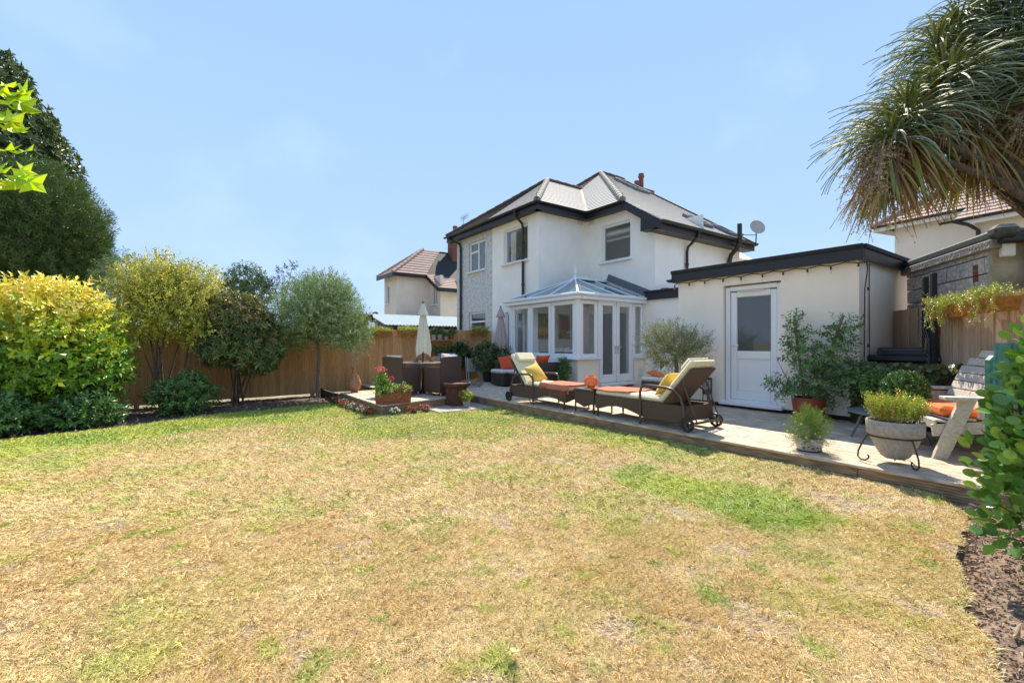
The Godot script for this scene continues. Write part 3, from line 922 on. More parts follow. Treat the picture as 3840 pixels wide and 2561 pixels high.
	g.box(Vector3(0, .25, 0), Vector3(1.6, .3, .6), .04); g.box(Vector3(.0, .5, .3), Vector3(1.6, .75, .14), .04)
	for s in [-1, 1]: g.box(Vector3(.78 * s, .4, 0), Vector3(.14, .5, .62), .04)
	obj("frame", g, M.wicker_dark, so)
	for i in 3:
		g = Geo.new()
		g.pillow(Vector3(-.2 + i * .33, .82, .2), Vector3(.4, .16, .36), Basis(Vector3.RIGHT, 1.2) * Basis(Vector3.UP, .3 * i))
		obj("cushion", g, M.cushion_white, so)
	var ct := thing("curtain", "long pale curtain hanging inside the narrow side window", "curtain", Vector3(-8.5, .2, -8.35))
	g = Geo.new()
	g.grid(20, 1, func(u: float, v: float) -> Vector3: return Vector3(.03 * sin(u * 26.0), v * 2.1, -.25 + u * .28), Vector3(1, 0, 0), .004)
	obj("cloth", g, M.canvas_pink, ct)

func build_outbuilding() -> void:
	var X := Vector3.RIGHT; var Y := Vector3.UP; var Z := Vector3(0, 0, -1)
	var k := thing("outbuilding", "low cream flat roofed outbuilding with half glazed white door", "outbuilding", Vector3(-3.95, .13, -9.0))
	var g := Geo.new()
	g.wall(Vector3(-5.46, .2, -8.05), X, Y, 3.02, 2.34, [[.94, 0.0, 1.0, 2.15]], .22)
	g.wall(Vector3(-2.44, .2, -8.27), Z, Y, 3.16, 2.34, [], .22)
	g.wall(Vector3(-5.46, .2, -11.43), -Z, Y, 3.16, 2.34, [], .22)
	g.wall(Vector3(-2.44, .2, -11.65), -X, Y, 3.02, 2.34, [], .22)
	g.box(Vector3(-3.95, .2, -9.9), Vector3(2.6, .06, 3.2)); g.box(Vector3(-3.95, 2.5, -9.9), Vector3(2.6, .06, 3.2))
	obj("wall", g, M.cream_render, k, true)
	g = Geo.new()
	g.box(Vector3(-3.95, .11, -9.84), Vector3(2.96, .16, 3.52))
	obj("damp_course", g, M.black_felt, k, true)
	g = Geo.new()
	g.box(Vector3(-3.95, 2.66, -9.83), Vector3(3.16, .05, 3.7))
	obj("roof", g, M.mineral_felt, k, true)
	for q in [[Vector3(-5.56, 2.6, -7.98), Vector3(-2.36, 2.6, -7.98)], [Vector3(-2.38, 2.6, -8.0), Vector3(-2.38, 2.6, -11.7)], [Vector3(-5.52, 2.6, -8.0), Vector3(-5.52, 2.6, -11.7)]]:
		board(k, "fascia", q[0], q[1], .05, .17, M.black_trim)
		board(k, "roof_trim", q[0] + Y * .115 , q[1] + Y * .115, .1, .065, M.black_felt)
	half_gutter(k, Vector3(-5.6, 2.58, -7.93), Vector3(-5.6, 2.58, -9.2), Vector3.LEFT, .06)
	# door
	g = Geo.new()
	var z := -8.15
	g.box(Vector3(-4.47, 1.27, z), Vector3(.08, 2.1, .08), .01); g.box(Vector3(-3.57, 1.27, z), Vector3(.08, 2.1, .08), .01); g.box(Vector3(-4.02, 2.285, z), Vector3(.82, .085, .08), .01)
	var fr := obj("door_frame", g, M.upvc, k, true)
	g = Geo.new()
	g.box(Vector3(-4.02, .215, -8.08), Vector3(1.1, .07, .24), .012); g.box(Vector3(-4.02, .262, -8.13), Vector3(.84, .03, .1), .008)
	obj("threshold", g, M.upvc, fr, true)
	g = Geo.new()
	g.box(Vector3(-4.02, 2.225, -8.105), Vector3(.42, .02, .03), .006)
	obj("trickle_vent", g, M.upvc_reveal, fr, true)
	g = Geo.new()
	z = -8.165
	for x in [-4.37, -3.67]: g.box(Vector3(x, 1.25, z), Vector3(.11, 1.95, .06), .012)
	for q in [[2.18, .11], [1.09, .13], [.36, .17]]: g.box(Vector3(-4.02, q[0], z), Vector3(.592, q[1], .058), .012)
	g.box(Vector3(-4.02, .735, z - .008), Vector3(.59, .58, .03))
	for y in [1.02, .45]: g.box(Vector3(-4.02, y, z + .016), Vector3(.58, .022, .03), .01)
	for x in [-4.305, -3.735]: g.box(Vector3(x, .735, z + .016), Vector3(.022, .55, .03), .01)
	var d := obj("door", g, M.upvc, k, true)
	g = Geo.new()
	g.box(Vector3(-4.02, 1.64, z - .01), Vector3(.61, 1.02, .012))
	obj("pane", g, M.pane, d, true)
	g = Geo.new()
	g.box(Vector3(-4.385, 1.2, z + .035), Vector3(.03, .24, .012), .004); g.tube([Vector3(-4.385, 1.26, z + .03), Vector3(-4.385, 1.26, z + .075), Vector3(-4.25, 1.26, z + .08)], .01, 6)
	obj("handle", g, M.upvc, d, true)
	# rooms beyond the glass: a pale cupboard
	var cup := thing("cupboard", "pale cupboard standing inside behind the glazed door", "cupboard", Vector3(-3.75, .23, -9.6))
	g = Geo.new()
	g.box(Vector3(0, .75, 0), Vector3(.7, 1.5, .5), .01)
	obj("body", g, M.upvc_reveal, cup)
	g = Geo.new()
	g.box(Vector3(0, .75, .26), Vector3(.55, 1.3, .02), .005)
	obj("door", g, M.lead_grey, cup)
	# festoon lights under the eaves
	var s := thing("string_lights", "string of clear bulbs hung under the outbuilding roof", "string lights", Vector3(-3.95, 2.45, -7.99))
	var xs := [-5.49, -5.17, -4.84, -4.48, -4.15, -3.78, -3.45, -3.09, -2.77, -2.42]
	var pts: Array = []
	for i in xs.size():
		pts.append(Vector3(xs[i], 2.47, -7.97))
		if i + 1 < xs.size():
			pts.append(Vector3((xs[i] + xs[i + 1]) * .5, 2.505, -8.0))
	pts.append_array([Vector3(-2.36, 2.49, -8.1), Vector3(-2.36, 2.4, -8.14), Vector3(-2.4, 2.1, -8.16), Vector3(-2.405, 1.5, -8.15), Vector3(-2.41, .25, -8.16)])
	g = Geo.new()
	g.tube(pts, .008, 5)
	obj("cable", g, M.cable_black, s, true)
	g = Geo.new()
	g.bar(Vector3(-5.5, 2.525, -7.985), Vector3(-2.36, 2.525, -7.985), .025, .02, .004); g.bar(Vector3(-2.37, 2.525, -8.0), Vector3(-2.37, 2.525, -9.9), .025, .02, .004)
	obj("trunking", g, M.upvc_reveal, s, true)
	xs.append(-100.0); xs.append(-101.0)
	for x in xs:
		var p := Vector3(x, 2.46, -7.97)
		if x == -100.0: p = Vector3(-2.36, 2.12, -8.16)
		if x == -101.0: p = Vector3(-2.36, 1.28, -8.16)
		g = Geo.new()
		g.tube([p, p - Y * .045], .014, 7)
		var so := obj("lamp_holder", g, M.cable_black, s, true)
		g = Geo.new()
		g.lathe([Vector2(.01, 0), Vector2(.02, -.02), Vector2(.022, -.04), Vector2(.012, -.06), Vector2(0, -.065)], 8, p - Y * .045)
		obj("bulb", g, M.pane, so, true)
	g = Geo.new()
	g.tube([Vector3(-2.42, 2.5, -8.42), Vector3(-2.425, 1.9, -8.43), Vector3(-2.42, 1.2, -8.42), Vector3(-2.425, .3, -8.43)], .007, 5)
	one("cable", g, M.cable_black, "thin cable running down the side wall of the outbuilding", "cable")

# ---------------------------------------------------------------- garden ground
func curve_at(pts: Array, z: float) -> float:
	# pts: [z, x] with falling z
	if z >= pts[0][0]: return pts[0][1]
	for i in pts.size() - 1:
		if z <= pts[i][0] and z >= pts[i + 1][0]:
			var t: float = (z - pts[i][0]) / (pts[i + 1][0] - pts[i][0])
			t = t * t * (3.0 - 2.0 * t)
			return lerpf(pts[i][1], pts[i + 1][1], t)
	return pts[pts.size() - 1][1]
var left_edge := [[7.0, -9.2], [2.3, -9.62], [1.0, -9.85], [-.42, -10.6], [-2.32, -10.76], [-5.3, -10.8]]
var right_edge := [[7.0, 3.4], [0.0, .35], [-2.0, -.2], [-2.63, -.36], [-3.17, -.53], [-3.7, -.66], [-4.3, -.72], [-4.72, -.79], [-5.05, -.95], [-5.3, -1.3]]
func lawn_y(x: float, z: float) -> float:
	return .02 + .0105 * (x + .7) - .005 * (z + 5.0) + .014 * noise.get_noise_2d(x * 45.0, z * 45.0) + .02 * noise.get_noise_2d(x * 9.0 + 50.0, z * 9.0)
func n2(x: float, z: float, f: float, o := 0.0) -> float:
	return noise.get_noise_2d(x * f * 100.0 + o * 37.0, z * f * 100.0 - o * 53.0)
func lawn_mix(x: float, z: float) -> Array:
	# how green and how bare the turf is at a spot
	var l := x - curve_at(left_edge, z)
	var g := smoothstep(3.0, 1.2, l + 1.2 * n2(x, z, .55, 1) - .2 * maxf(z, 0.0))
	var e := z + 5.2
	g = maxf(g, smoothstep(1.5, .1, e + .8 * n2(x, z, .9, 2)) * smoothstep(-1.6, -3.6, x) * .85)
	g = maxf(g, smoothstep(2.4, 1.0, Vector2(x + 7.2, z + 3.1).length() + n2(x, z, .8, 8)) * .7)
	g = maxf(g, smoothstep(1.1, .5, Vector2((x + 2.2) / 1.05, (z + 3.65) / .62).length() + .4 * n2(x, z, 1.3, 3)))
	g = maxf(g, smoothstep(.12, .5, n2(x, z, .6, 4) + .25 * n2(x, z, 2.4, 5)) * .42)
	g = maxf(g, smoothstep(.25, .55, n2(x, z, 2.6, 9)) * .6)
	g = clampf(g + .17 * smoothstep(-.15, .4, n2(x, z, .75, 14) + .4 * n2(x, z, 3.5, 15)), 0.0, 1.0)
	var b := smoothstep(.3, .55, n2(x, z, 1.4, 6) + .35 * n2(x, z, 5.0, 7) - .25 * g)
	b = maxf(b, smoothstep(1.0, .2, Vector2((x + 1.25) / .7, (z + 4.45) / .55).length() + .6 * n2(x, z, 2.0, 10)) * .9)
	b = maxf(b, smoothstep(.8, .2, Vector2((x + 1.5) / .3, (z + 2.75) / .22).length() + .6 * n2(x, z, 3.0, 11)))
	b = maxf(b, smoothstep(.8, .2, Vector2((x + 3.9) / .5, (z + 3.35) / .3).length() + .6 * n2(x, z, 3.0, 12)) * .8)
	b = maxf(b, smoothstep(.8, .2, Vector2((x + 1.05) / .28, (z + 2.2) / .3).length() + .6 * n2(x, z, 3.0, 13)) * .9)
	return [clampf(g, 0, 1), clampf(b, 0, 1)]
const STRAW := Color(.72, .53, .265)
const TAN := Color(.66, .45, .2)
const LIME := Color(.44, .5, .06)
const GREEN := Color(.27, .4, .045)
func turf_color(x: float, z: float, g: float, k: float) -> Color:
	var dry := STRAW.lerp(TAN, smoothstep(.0, .5, n2(x, z, .8, 20) + k * .35))
	dry = dry.lerp(Color(.82, .65, .38), smoothstep(.1, .55, n2(x, z, 1.7, 21)) * .6)
	var live := LIME.lerp(GREEN, smoothstep(-.3, .45, n2(x, z, .9, 22) + k * .4))
	return dry.lerp(live, g)
func lerpv(a: float, b: float, t: float) -> float:
	return a + (b - a) * t
func build_ground() -> void:
	var g := Geo.new()
	g.quad(Vector3(-900, -.32, -900), Vector3(900, -.32, -900), Vector3(900, -.32, 900), Vector3(-900, -.32, 900), Vector3.UP)
	var o := put("ground", g.mesh(), mat("rough_ground", L(.34, .30, .17), .97, T.stain, Vector3.ONE * .3), self)
	o.set_meta("kind", "structure")
	# lawn
	var st := Geo.new()
	st.use_tint = true
	var nz := 190; var nx := 210
	var prev_p: Array[Vector3] = []; var prev_c: Array[Color] = []
	for j in nz + 1:
		var tz := float(j) / nz
		var z := lerpf(-5.26, 7.0, tz)
		var xl := curve_at(left_edge, z); var xr := curve_at(right_edge, z)
		var row: Array[Vector3] = []; var rc: Array[Color] = []
		for i in nx + 1:
			var x := lerpf(xl, xr, float(i) / nx)
			row.append(Vector3(x, lawn_y(x, z), z))
			var m := lawn_mix(x, z)
			var c := turf_color(x, z, m[0], n2(x, z, 9.0, 30)) * .62
			c = c.lerp(Color(.44, .325, .225), maxf(m[1] * .9, .3))
			rc.append(c)
		if j > 0:
			for i in nx:
				for q in [[prev_p[i], row[i], row[i + 1], prev_c[i], rc[i], rc[i + 1]], [prev_p[i], row[i + 1], prev_p[i + 1], prev_c[i], rc[i + 1], prev_c[i + 1]]]:
					st.v.append(q[0]); st.v.append(q[1]); st.v.append(q[2])
					var nn: Vector3 = (q[2] - q[0]).cross(q[1] - q[0]).normalized()
					if nn.y < 0.0: nn = -nn
					st.n.append(nn); st.n.append(nn); st.n.append(nn)
					st.c.append(q[3]); st.c.append(q[4]); st.c.append(q[5])
		prev_p = row; prev_c = rc
	# clockwise check on the first triangle
	if (st.v[2] - st.v[0]).cross(st.v[1] - st.v[0]).y < 0.0:
		for i in range(0, st.v.size(), 3):
			var a := st.v[i + 1]; st.v[i + 1] = st.v[i + 2]; st.v[i + 2] = a
			var b := st.c[i + 1]; st.c[i + 1] = st.c[i + 2]; st.c[i + 2] = b
	var lm := mat("turf", Color.WHITE, .97, T.stain, Vector3.ONE * 2.5, T.lump, 1.6)
	lm.vertex_color_use_as_albedo = true
	o = put("lawn", st.mesh(), lm, self)
	o.set_meta("kind", "structure")
	# the cut edge of the turf towards the bare bed
	g = Geo.new()
	for k in 60:
		var z0 := -5.2 + k * .2; var z1 := z0 + .2
		var x0 := curve_at(right_edge, z0); var x1 := curve_at(right_edge, z1)
		g.quad(Vector3(x0, lawn_y(x0, z0), z0), Vector3(x1, lawn_y(x1, z1), z1), Vector3(x1 + .02, lawn_y(x1, z1) - .12, z1), Vector3(x0 + .02, lawn_y(x0, z0) - .12, z0), Vector3.RIGHT)
	o = put("lawn_edge", g.mesh(), M.soil, self)
	o.set_meta("kind", "structure")
	# soil beds
	var bed := func(x: float, z: float, lift: float) -> float:
		return lawn_y(x, z) + lift + .03 * noise.get_noise_2d(x * 180.0, z * 180.0) + .02 * noise.get_noise_2d(x * 600.0, z * 600.0)
	g = Geo.new()
	g.grid(44, 150, func(u: float, v: float) -> Vector3:
		var z := lerpf(-5.2, 7.0, v)
		var x := lerpf(-13.2, curve_at(left_edge, z) + .12, u)
		return Vector3(x, bed.call(x, z, .05 * sin(PI * u) - .02 - .02 * u), z), Vector3.UP)
	o = put("planting_bed", g.mesh(), M.soil, self)
	o.set_meta("kind", "structure")
	g = Geo.new()
	g.grid(90, 130, func(u: float, v: float) -> Vector3:
		var z := lerpf(-5.35, 1.0, v)
		var x := lerpf(curve_at(right_edge, z) - .02, 3.0, u)
		return Vector3(x, bed.call(x, z, -.055), z), Vector3.UP)
	o = put("bare_bed", g.mesh(), M.soil_light, self)
	o.set_meta("kind", "structure")
	var s := Swarm.new()
	for i in 9000:
		var z := -5.2 + 3.6 * rng.randf()
		var x := curve_at(right_edge, z) + .03 + pow(rng.randf(), 1.3) * 1.5
		var k := rng.randf_range(.25, .6) * (2.2 if rng.randf() < .05 else 1.0)
		s.add(Transform3D(Basis.from_euler(ball() * 3.0) * Basis.from_scale(Vector3(k, k * .7, k)), Vector3(x, bed.call(x, z, -.05), z)), Color(.27, .185, .125) * rng.randf_range(.7, 1.25))
	g = Geo.new()
	g.use_tint = true
	g.lathe([Vector2(0, -.01), Vector2(.011, -.006), Vector2(.012, .002), Vector2(.006, .009), Vector2(0, .01)], 6, Vector3.ZERO, Basis(), 1.2, .85)
	var cm := mat("clod", Color.WHITE, .97)
	cm.vertex_color_use_as_albedo = true
	tag(swarm(numbered("soil_clods"), s, g.mesh(), cm, self, true), "crumbly brown soil clods on the bare bed", "soil", "", "stuff")
	s = Swarm.new()
	for i in 420:
		var z := -5.2 + 3.6 * rng.randf()
		var x := curve_at(right_edge, z) + .02 + pow(rng.randf(), 2.0) * 1.2
		s.add(Transform3D(aim(Vector3(rng.randf_range(-1, 1), .25, rng.randf_range(-1, 1)), rng.randf() * TAU, rng.randf_range(.4, 1.2)), Vector3(x, bed.call(x, z, -.03), z)), pick([Color(.36, .2, .1), Color(.42, .3, .18), Color(.28, .13, .07), Color(.45, .36, .22)]))
	tag(swarm(numbered("leaf_litter"), s, leaf_mesh(.022, .05, .5, .3), leaf_mat("litter", .8, .1), self, true), "dry brown leaves and bark scattered along the bare bed", "leaf litter", "", "stuff")
	s = Swarm.new()
	for i in 900:
		var z := -5.0 + 11.0 * rng.randf()
		var x := curve_at(left_edge, z) - .02 - rng.randf() * 1.9
		s.add(Transform3D(aim(Vector3(rng.randf_range(-1, 1), .2, rng.randf_range(-1, 1)), rng.randf() * TAU, rng.randf_range(.5, 1.4)), Vector3(x, bed.call(x, z, .02), z)), pick([Color(.3, .18, .1), Color(.22, .13, .08), Color(.4, .3, .2)]))
	tag(swarm(numbered("leaf_litter"), s, leaf_mesh(.03, .06, .5, .3), M.litter, self, true), "dead leaves lying on the shaded bed under the shrubs", "leaf litter", "", "stuff")

func build_grass() -> void:
	var gm := leaf_mat("grass", .75, .35)
	for band in 3:
		var tufts: Array = []
		for vnt in 1:
			var r := RandomNumberGenerator.new()
			r.seed = 40 + band
			var g := Geo.new()
			g.use_tint = true
			var blades: int = [8, 7, 6][band]
			for k in blades:
				var a := r.randf() * TAU
				var lean := r.randf_range(.3, 1.5)
				var hh: float = r.randf_range(.02, .038) * [1.0, 1.0, 1.1][band]
				var wd: float = [.0021, .0033, .0055][band] * r.randf_range(.8, 1.3)
				var p := Vector3(r.randf_range(-.018, .018), -.003, r.randf_range(-.018, .018)) * (1.0 + band * .5)
				var d := Vector3(cos(a) * lean, 1.0, sin(a) * lean).normalized()
				var side := d.cross(Vector3(sin(a * 3.0), .2, cos(a * 3.0))).normalized()
				var m: Vector3 = p + d * hh * .6
				var t: Vector3 = p + d * hh + Vector3(cos(a), -.5, sin(a)) * hh * .35
				var nn := (side.cross(d)).normalized()
				if nn.y < 0.0: nn = -nn
				nn = (nn + Vector3.UP * .8).normalized()
				var sh := r.randf_range(.75, 1.2)
				g.tint = Color(sh, sh, sh)
				g.tri(p - side * wd * .5, p + side * wd * .5, m + side * wd * .5, nn, nn, nn); g.tri(p - side * wd * .5, m + side * wd * .5, m - side * wd * .5, nn, nn, nn)
				g.tri(m - side * wd * .5, m + side * wd * .5, t, nn, nn, nn)
			tufts.append(g.mesh())
		var s := Swarm.new()
		var want: int = [80000, 95000, 85000][band]
		var d0: float = [1.45, 3.3, 6.0][band]; var d1: float = [3.4, 6.2, 12.5][band]
		var tries := 0
		while s.count < want and tries < want * 3:
			tries += 1
			var d := sqrt(lerpf(d0 * d0, d1 * d1, rng.randf()))
			var u := rng.randf_range(-1.2, 1.2)
			var x := -.8124 * d + .5832 * u * d
			var z := -.5832 * d - .8124 * u * d
			if z < -5.19 or z > 6.9: continue
			var xl := curve_at(left_edge, z)
			if x < xl - .05 or x > curve_at(right_edge, z) + .015: continue
			if x < -7.85 and z < -2.9 and x > -8.95 and z < -3.95: continue
			if z < -2.93 and x < -8.35: continue
			var m := lawn_mix(x, z)
			if rng.randf() < m[1] * .85: continue
			if n2(x, z, 11.0, 33) < -.12 and rng.randf() < .72 - .4 * m[0]: continue
			var gg: float = m[0]
			gg = clampf(gg + rng.randf_range(-.3, .3) * (1.0 - absf(gg * 2.0 - 1.0) * .5), 0.0, 1.0) if rng.randf() < .88 else rng.randf() * .6
			var c := turf_color(x, z, gg, rng.randf_range(-1, 1))
			c *= rng.randf_range(.72, 1.25)
			var k: float = rng.randf_range(.55, 1.2) * (1.0 + .25 * m[0]) * (1.0 + .55 * n2(x, z, 7.0, 31)) * (1.45 if rng.randf() < .03 else 1.0)
			s.add(Transform3D(Basis(Vector3.UP, rng.randf() * TAU) * Basis.from_scale(Vector3(k, k * rng.randf_range(.5, 1.2), k)), Vector3(x, lawn_y(x, z), z)), c)
		tag(swarm(numbered("grass"), s, tufts[0], gm, self, true), ["short dry grass blades on the nearest part of the lawn", "patchy green and straw grass across the middle lawn", "greener grass on the far lawn by bed and deck"][band], "grass", "", "stuff")
	# a few loose leaves on the lawn
	var spots := [Vector3(-1.5, 0, -1.09), Vector3(-.62, 0, -4.95)]
	for i in 2:
		var g := Geo.new()
		g.use_tint = true
		g.tint = Color(.62, .6, .2) if i == 0 else Color(.65, .55, .05)
		g.grid(6, 6, func(u: float, v: float) -> Vector3:
			var w := sin(PI * v) * .02
			return Vector3((u - .5) * 2.0 * w, .012 + .02 * absf(u - .5) + .015 * v, (v - .5) * .055), Vector3.UP, .001)
		var q: Vector3 = spots[i]
		one("fallen_leaf", g, leaf_mat("fallen_%d" % i, .6, .3), ["pale yellow fallen leaf lying on the dry lawn", "bright yellow fallen leaf on the soil by the deck"][i], "leaf", Vector3(q.x, lawn_y(q.x, q.z) + (.025 if i == 0 else -.02), q.z), .6 + i)

func build_decks() -> void:
	var t := .028; var wd := .135; var pitch := .1445
	var deck := setting("deck", Vector3(-5, 0, -6.5))
	var areas := [
		[-8.86, 1.9, -5.215, -8.05, 3.4], [-8.05, -5.5, -8.06, -10.45, 3.0], [-2.4, 1.9, -8.06, -10.0, 3.0]]
	var meshes := {}
	var make := func(x0: float, x1: float, zc: float, par: Node3D) -> void:
		var ln := snappedf(x1 - x0, .01)
		if ln < .1: return
		if not meshes.has(ln):
			var g := Geo.new()
			g.box(Vector3.ZERO, Vector3(ln - .004, t, wd), .005)
			meshes[ln] = g.mesh()
		var o := put("board", meshes[ln], M["deck_%d" % (rng.randi() % 4)], par)
		o.position = Vector3((x0 + x1) * .5, .13 - t * .5 + rng.randf_range(-.0012, .0012), zc) - par.position
	for a in areas:
		var z: float = a[2] - wd * .5
		var row := 0
		while z > a[3]:
			var x: float = a[0]
			var first: float = a[4] * [.55, .95, .35, .75][row % 4]
			while x < a[1] - .05:
				var nx := minf(x + (first if x == a[0] else a[4]), a[1])
				make.call(x, nx, z, deck)
				x = nx
			z -= pitch
			row += 1
	# ridged boards closing the front
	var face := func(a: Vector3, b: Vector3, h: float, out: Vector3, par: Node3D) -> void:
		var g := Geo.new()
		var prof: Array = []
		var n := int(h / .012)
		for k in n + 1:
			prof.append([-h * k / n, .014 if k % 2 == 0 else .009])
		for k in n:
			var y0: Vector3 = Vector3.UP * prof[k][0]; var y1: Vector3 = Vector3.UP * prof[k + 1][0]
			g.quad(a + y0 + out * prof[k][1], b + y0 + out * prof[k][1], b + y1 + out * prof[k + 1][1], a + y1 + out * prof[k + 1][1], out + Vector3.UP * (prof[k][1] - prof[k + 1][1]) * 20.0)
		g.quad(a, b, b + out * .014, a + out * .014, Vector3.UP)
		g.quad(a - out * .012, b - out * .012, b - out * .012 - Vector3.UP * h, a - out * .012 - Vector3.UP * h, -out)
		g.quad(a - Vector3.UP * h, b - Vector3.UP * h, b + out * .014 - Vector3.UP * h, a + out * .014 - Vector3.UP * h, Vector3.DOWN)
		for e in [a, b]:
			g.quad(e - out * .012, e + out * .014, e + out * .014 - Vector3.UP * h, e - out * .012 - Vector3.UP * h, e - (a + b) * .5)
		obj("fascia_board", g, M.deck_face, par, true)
	var xs := [-8.86, -5.2, -1.6, 1.9]
	for i in 3:
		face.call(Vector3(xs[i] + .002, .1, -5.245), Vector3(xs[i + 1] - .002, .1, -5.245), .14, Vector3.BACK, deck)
	# the deck for dining, in the corner by the fence
	var d2 := setting("dining_deck", Vector3(-10.5, 0, -5.5))
	var edge := func(z: float) -> float: return -8.3 - .6 * clampf((-2.94 - z) / 2.26, 0.0, 1.0)
	var z := -2.95 - wd * .5
	var row := 0
	while z > -8.5:
		var x0 := -11.1 if z > -4.0 else -12.9
		if z < -7.75: x0 = -12.9
		var x1: float = edge.call(z) if z > -5.2 else -8.868
		if z < -7.8: x1 = -11.2
		var cut := lerpf(x0, x1, [.4, .6, .5][row % 3])
		make.call(x0, cut, z, d2); make.call(cut, x1, z, d2)
		z -= pitch
		row += 1
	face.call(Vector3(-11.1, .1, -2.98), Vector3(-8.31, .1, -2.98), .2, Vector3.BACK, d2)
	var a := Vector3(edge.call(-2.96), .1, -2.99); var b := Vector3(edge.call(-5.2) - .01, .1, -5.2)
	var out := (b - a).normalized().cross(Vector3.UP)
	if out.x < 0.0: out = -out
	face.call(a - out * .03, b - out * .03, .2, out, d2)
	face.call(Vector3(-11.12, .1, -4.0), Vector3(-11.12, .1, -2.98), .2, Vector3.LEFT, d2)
	# paving in the notch
	var pv := setting("paving", Vector3(-8.4, -.08, -4.5))
	for q in [[-8.92, -8.42, -3.95, -4.56], [-8.41, -7.88, -3.95, -4.56], [-8.95, -8.42, -4.575, -5.21], [-8.41, -7.88, -4.575, -5.21]]:
		var g := Geo.new()
		g.box(Vector3((q[0] + q[1]) * .5, -.055, (q[2] + q[3]) * .5), Vector3(q[1] - q[0], .05, q[2] - q[3]), .006)
		obj("slab", g, M.slab, pv, true)
	var g := Geo.new()
	g.bar(Vector3(-12.9, .0, -2.85), Vector3(-11.0, .0, -2.85), .06, .22, .01)
	one("edging_board", g, M.black_felt, "dark edging board along the back of the bed by the urn", "edging")

func build_fences() -> void:
	var f := thing("fence", "long brown closeboard fence behind the shrubs and dining deck", "fence", Vector3(-13, -.1, -1.0))
	var variants := []
	for k in 3:
		var g := Geo.new()
		g.prism([Vector2(-.054, -.003), Vector2(.054, -.009), Vector2(.054, .009), Vector2(-.054, .003)], 1.72, Vector3(0, .86, 0), Vector3(0, 0, -1), Vector3(1, 0, 0))
		variants.append(g.mesh())
	var z := 6.6
	var i := 0
	while z > -8.4:
		var y := lawn_y(-12.5, clampf(z, -4, 6)) + .05
		var top := 1.69 + (.03 if z < -5.7 else 0.0)
		var o := put("board", variants[i % 3], M["fence_%d" % (rng.randi() % 4)], f)
		o.position = Vector3(-13 + rng.randf_range(-.003, .003), y, z) - f.position
		o.scale.y = (top - y + rng.randf_range(-.004, .004)) / 1.72
		o.rotation.x = rng.randf_range(-.004, .004)
		z -= .1
		i += 1
	var kn := Geo.new()
	for j in 260:
		var p := Vector3(-12.988, rng.randf_range(.1, 1.62), rng.randf_range(-8.3, 3.0))
		kn.lathe([Vector2(rng.randf_range(.006, .016), 0), Vector2(0, .002)], 7, p, Basis(Vector3(0, 0, 1), -PI / 2), 1.0, .7)
	obj("knots", kn, M.knot, f, true).set_meta("kind", "stuff")
	for k in 9:
		var zz := 6.4 - k * 1.83
		var g := Geo.new()
		g.box(Vector3(-13.07, .75, zz), Vector3(.1, 1.9, .1), .006)
		obj("post", g, M.fence_1, f, true)
	for y in [.3, .95, 1.5]:
		board(f, "rail", Vector3(-13.045, y, 6.6), Vector3(-13.045, y, -8.42), .06, .08, M.fence_3)
	# right-hand fence, set at an angle
	var P := Vector3(.555, 0, .832); var Q := Vector3(.832, 0, -.555)
	var o0 := Vector3(-2.4, 0, -9.8) - Q * .12
	var r := thing("fence", "sun bleached upright board fence behind the slatted bench", "fence", o0 + P * 2.0)
	var t := .12
	while t < 5.6:
		var g := Geo.new()
		if i < 100000:
			var top := 1.86 + rng.randf_range(-.006, .006)
			g.box(Vector3(0, top * .5 + .03, 0), Vector3(.118, top - .12, .02), .003, Basis(P, Vector3.UP, -Q))
		var b := put("board", g.mesh(), M["fence_pale_%d" % (rng.randi() % 4)], r)
		b.position = o0 + P * t + Q * rng.randf_range(-.004, .004) - r.position
		t += .122
	for y in [.45, 1.6]:
		board(r, "rail", o0 + Q * .04 + P * .1 + Vector3.UP * y, o0 + Q * .04 + P * 5.6 + Vector3.UP * y, .05, .07, M.fence_pale_1)

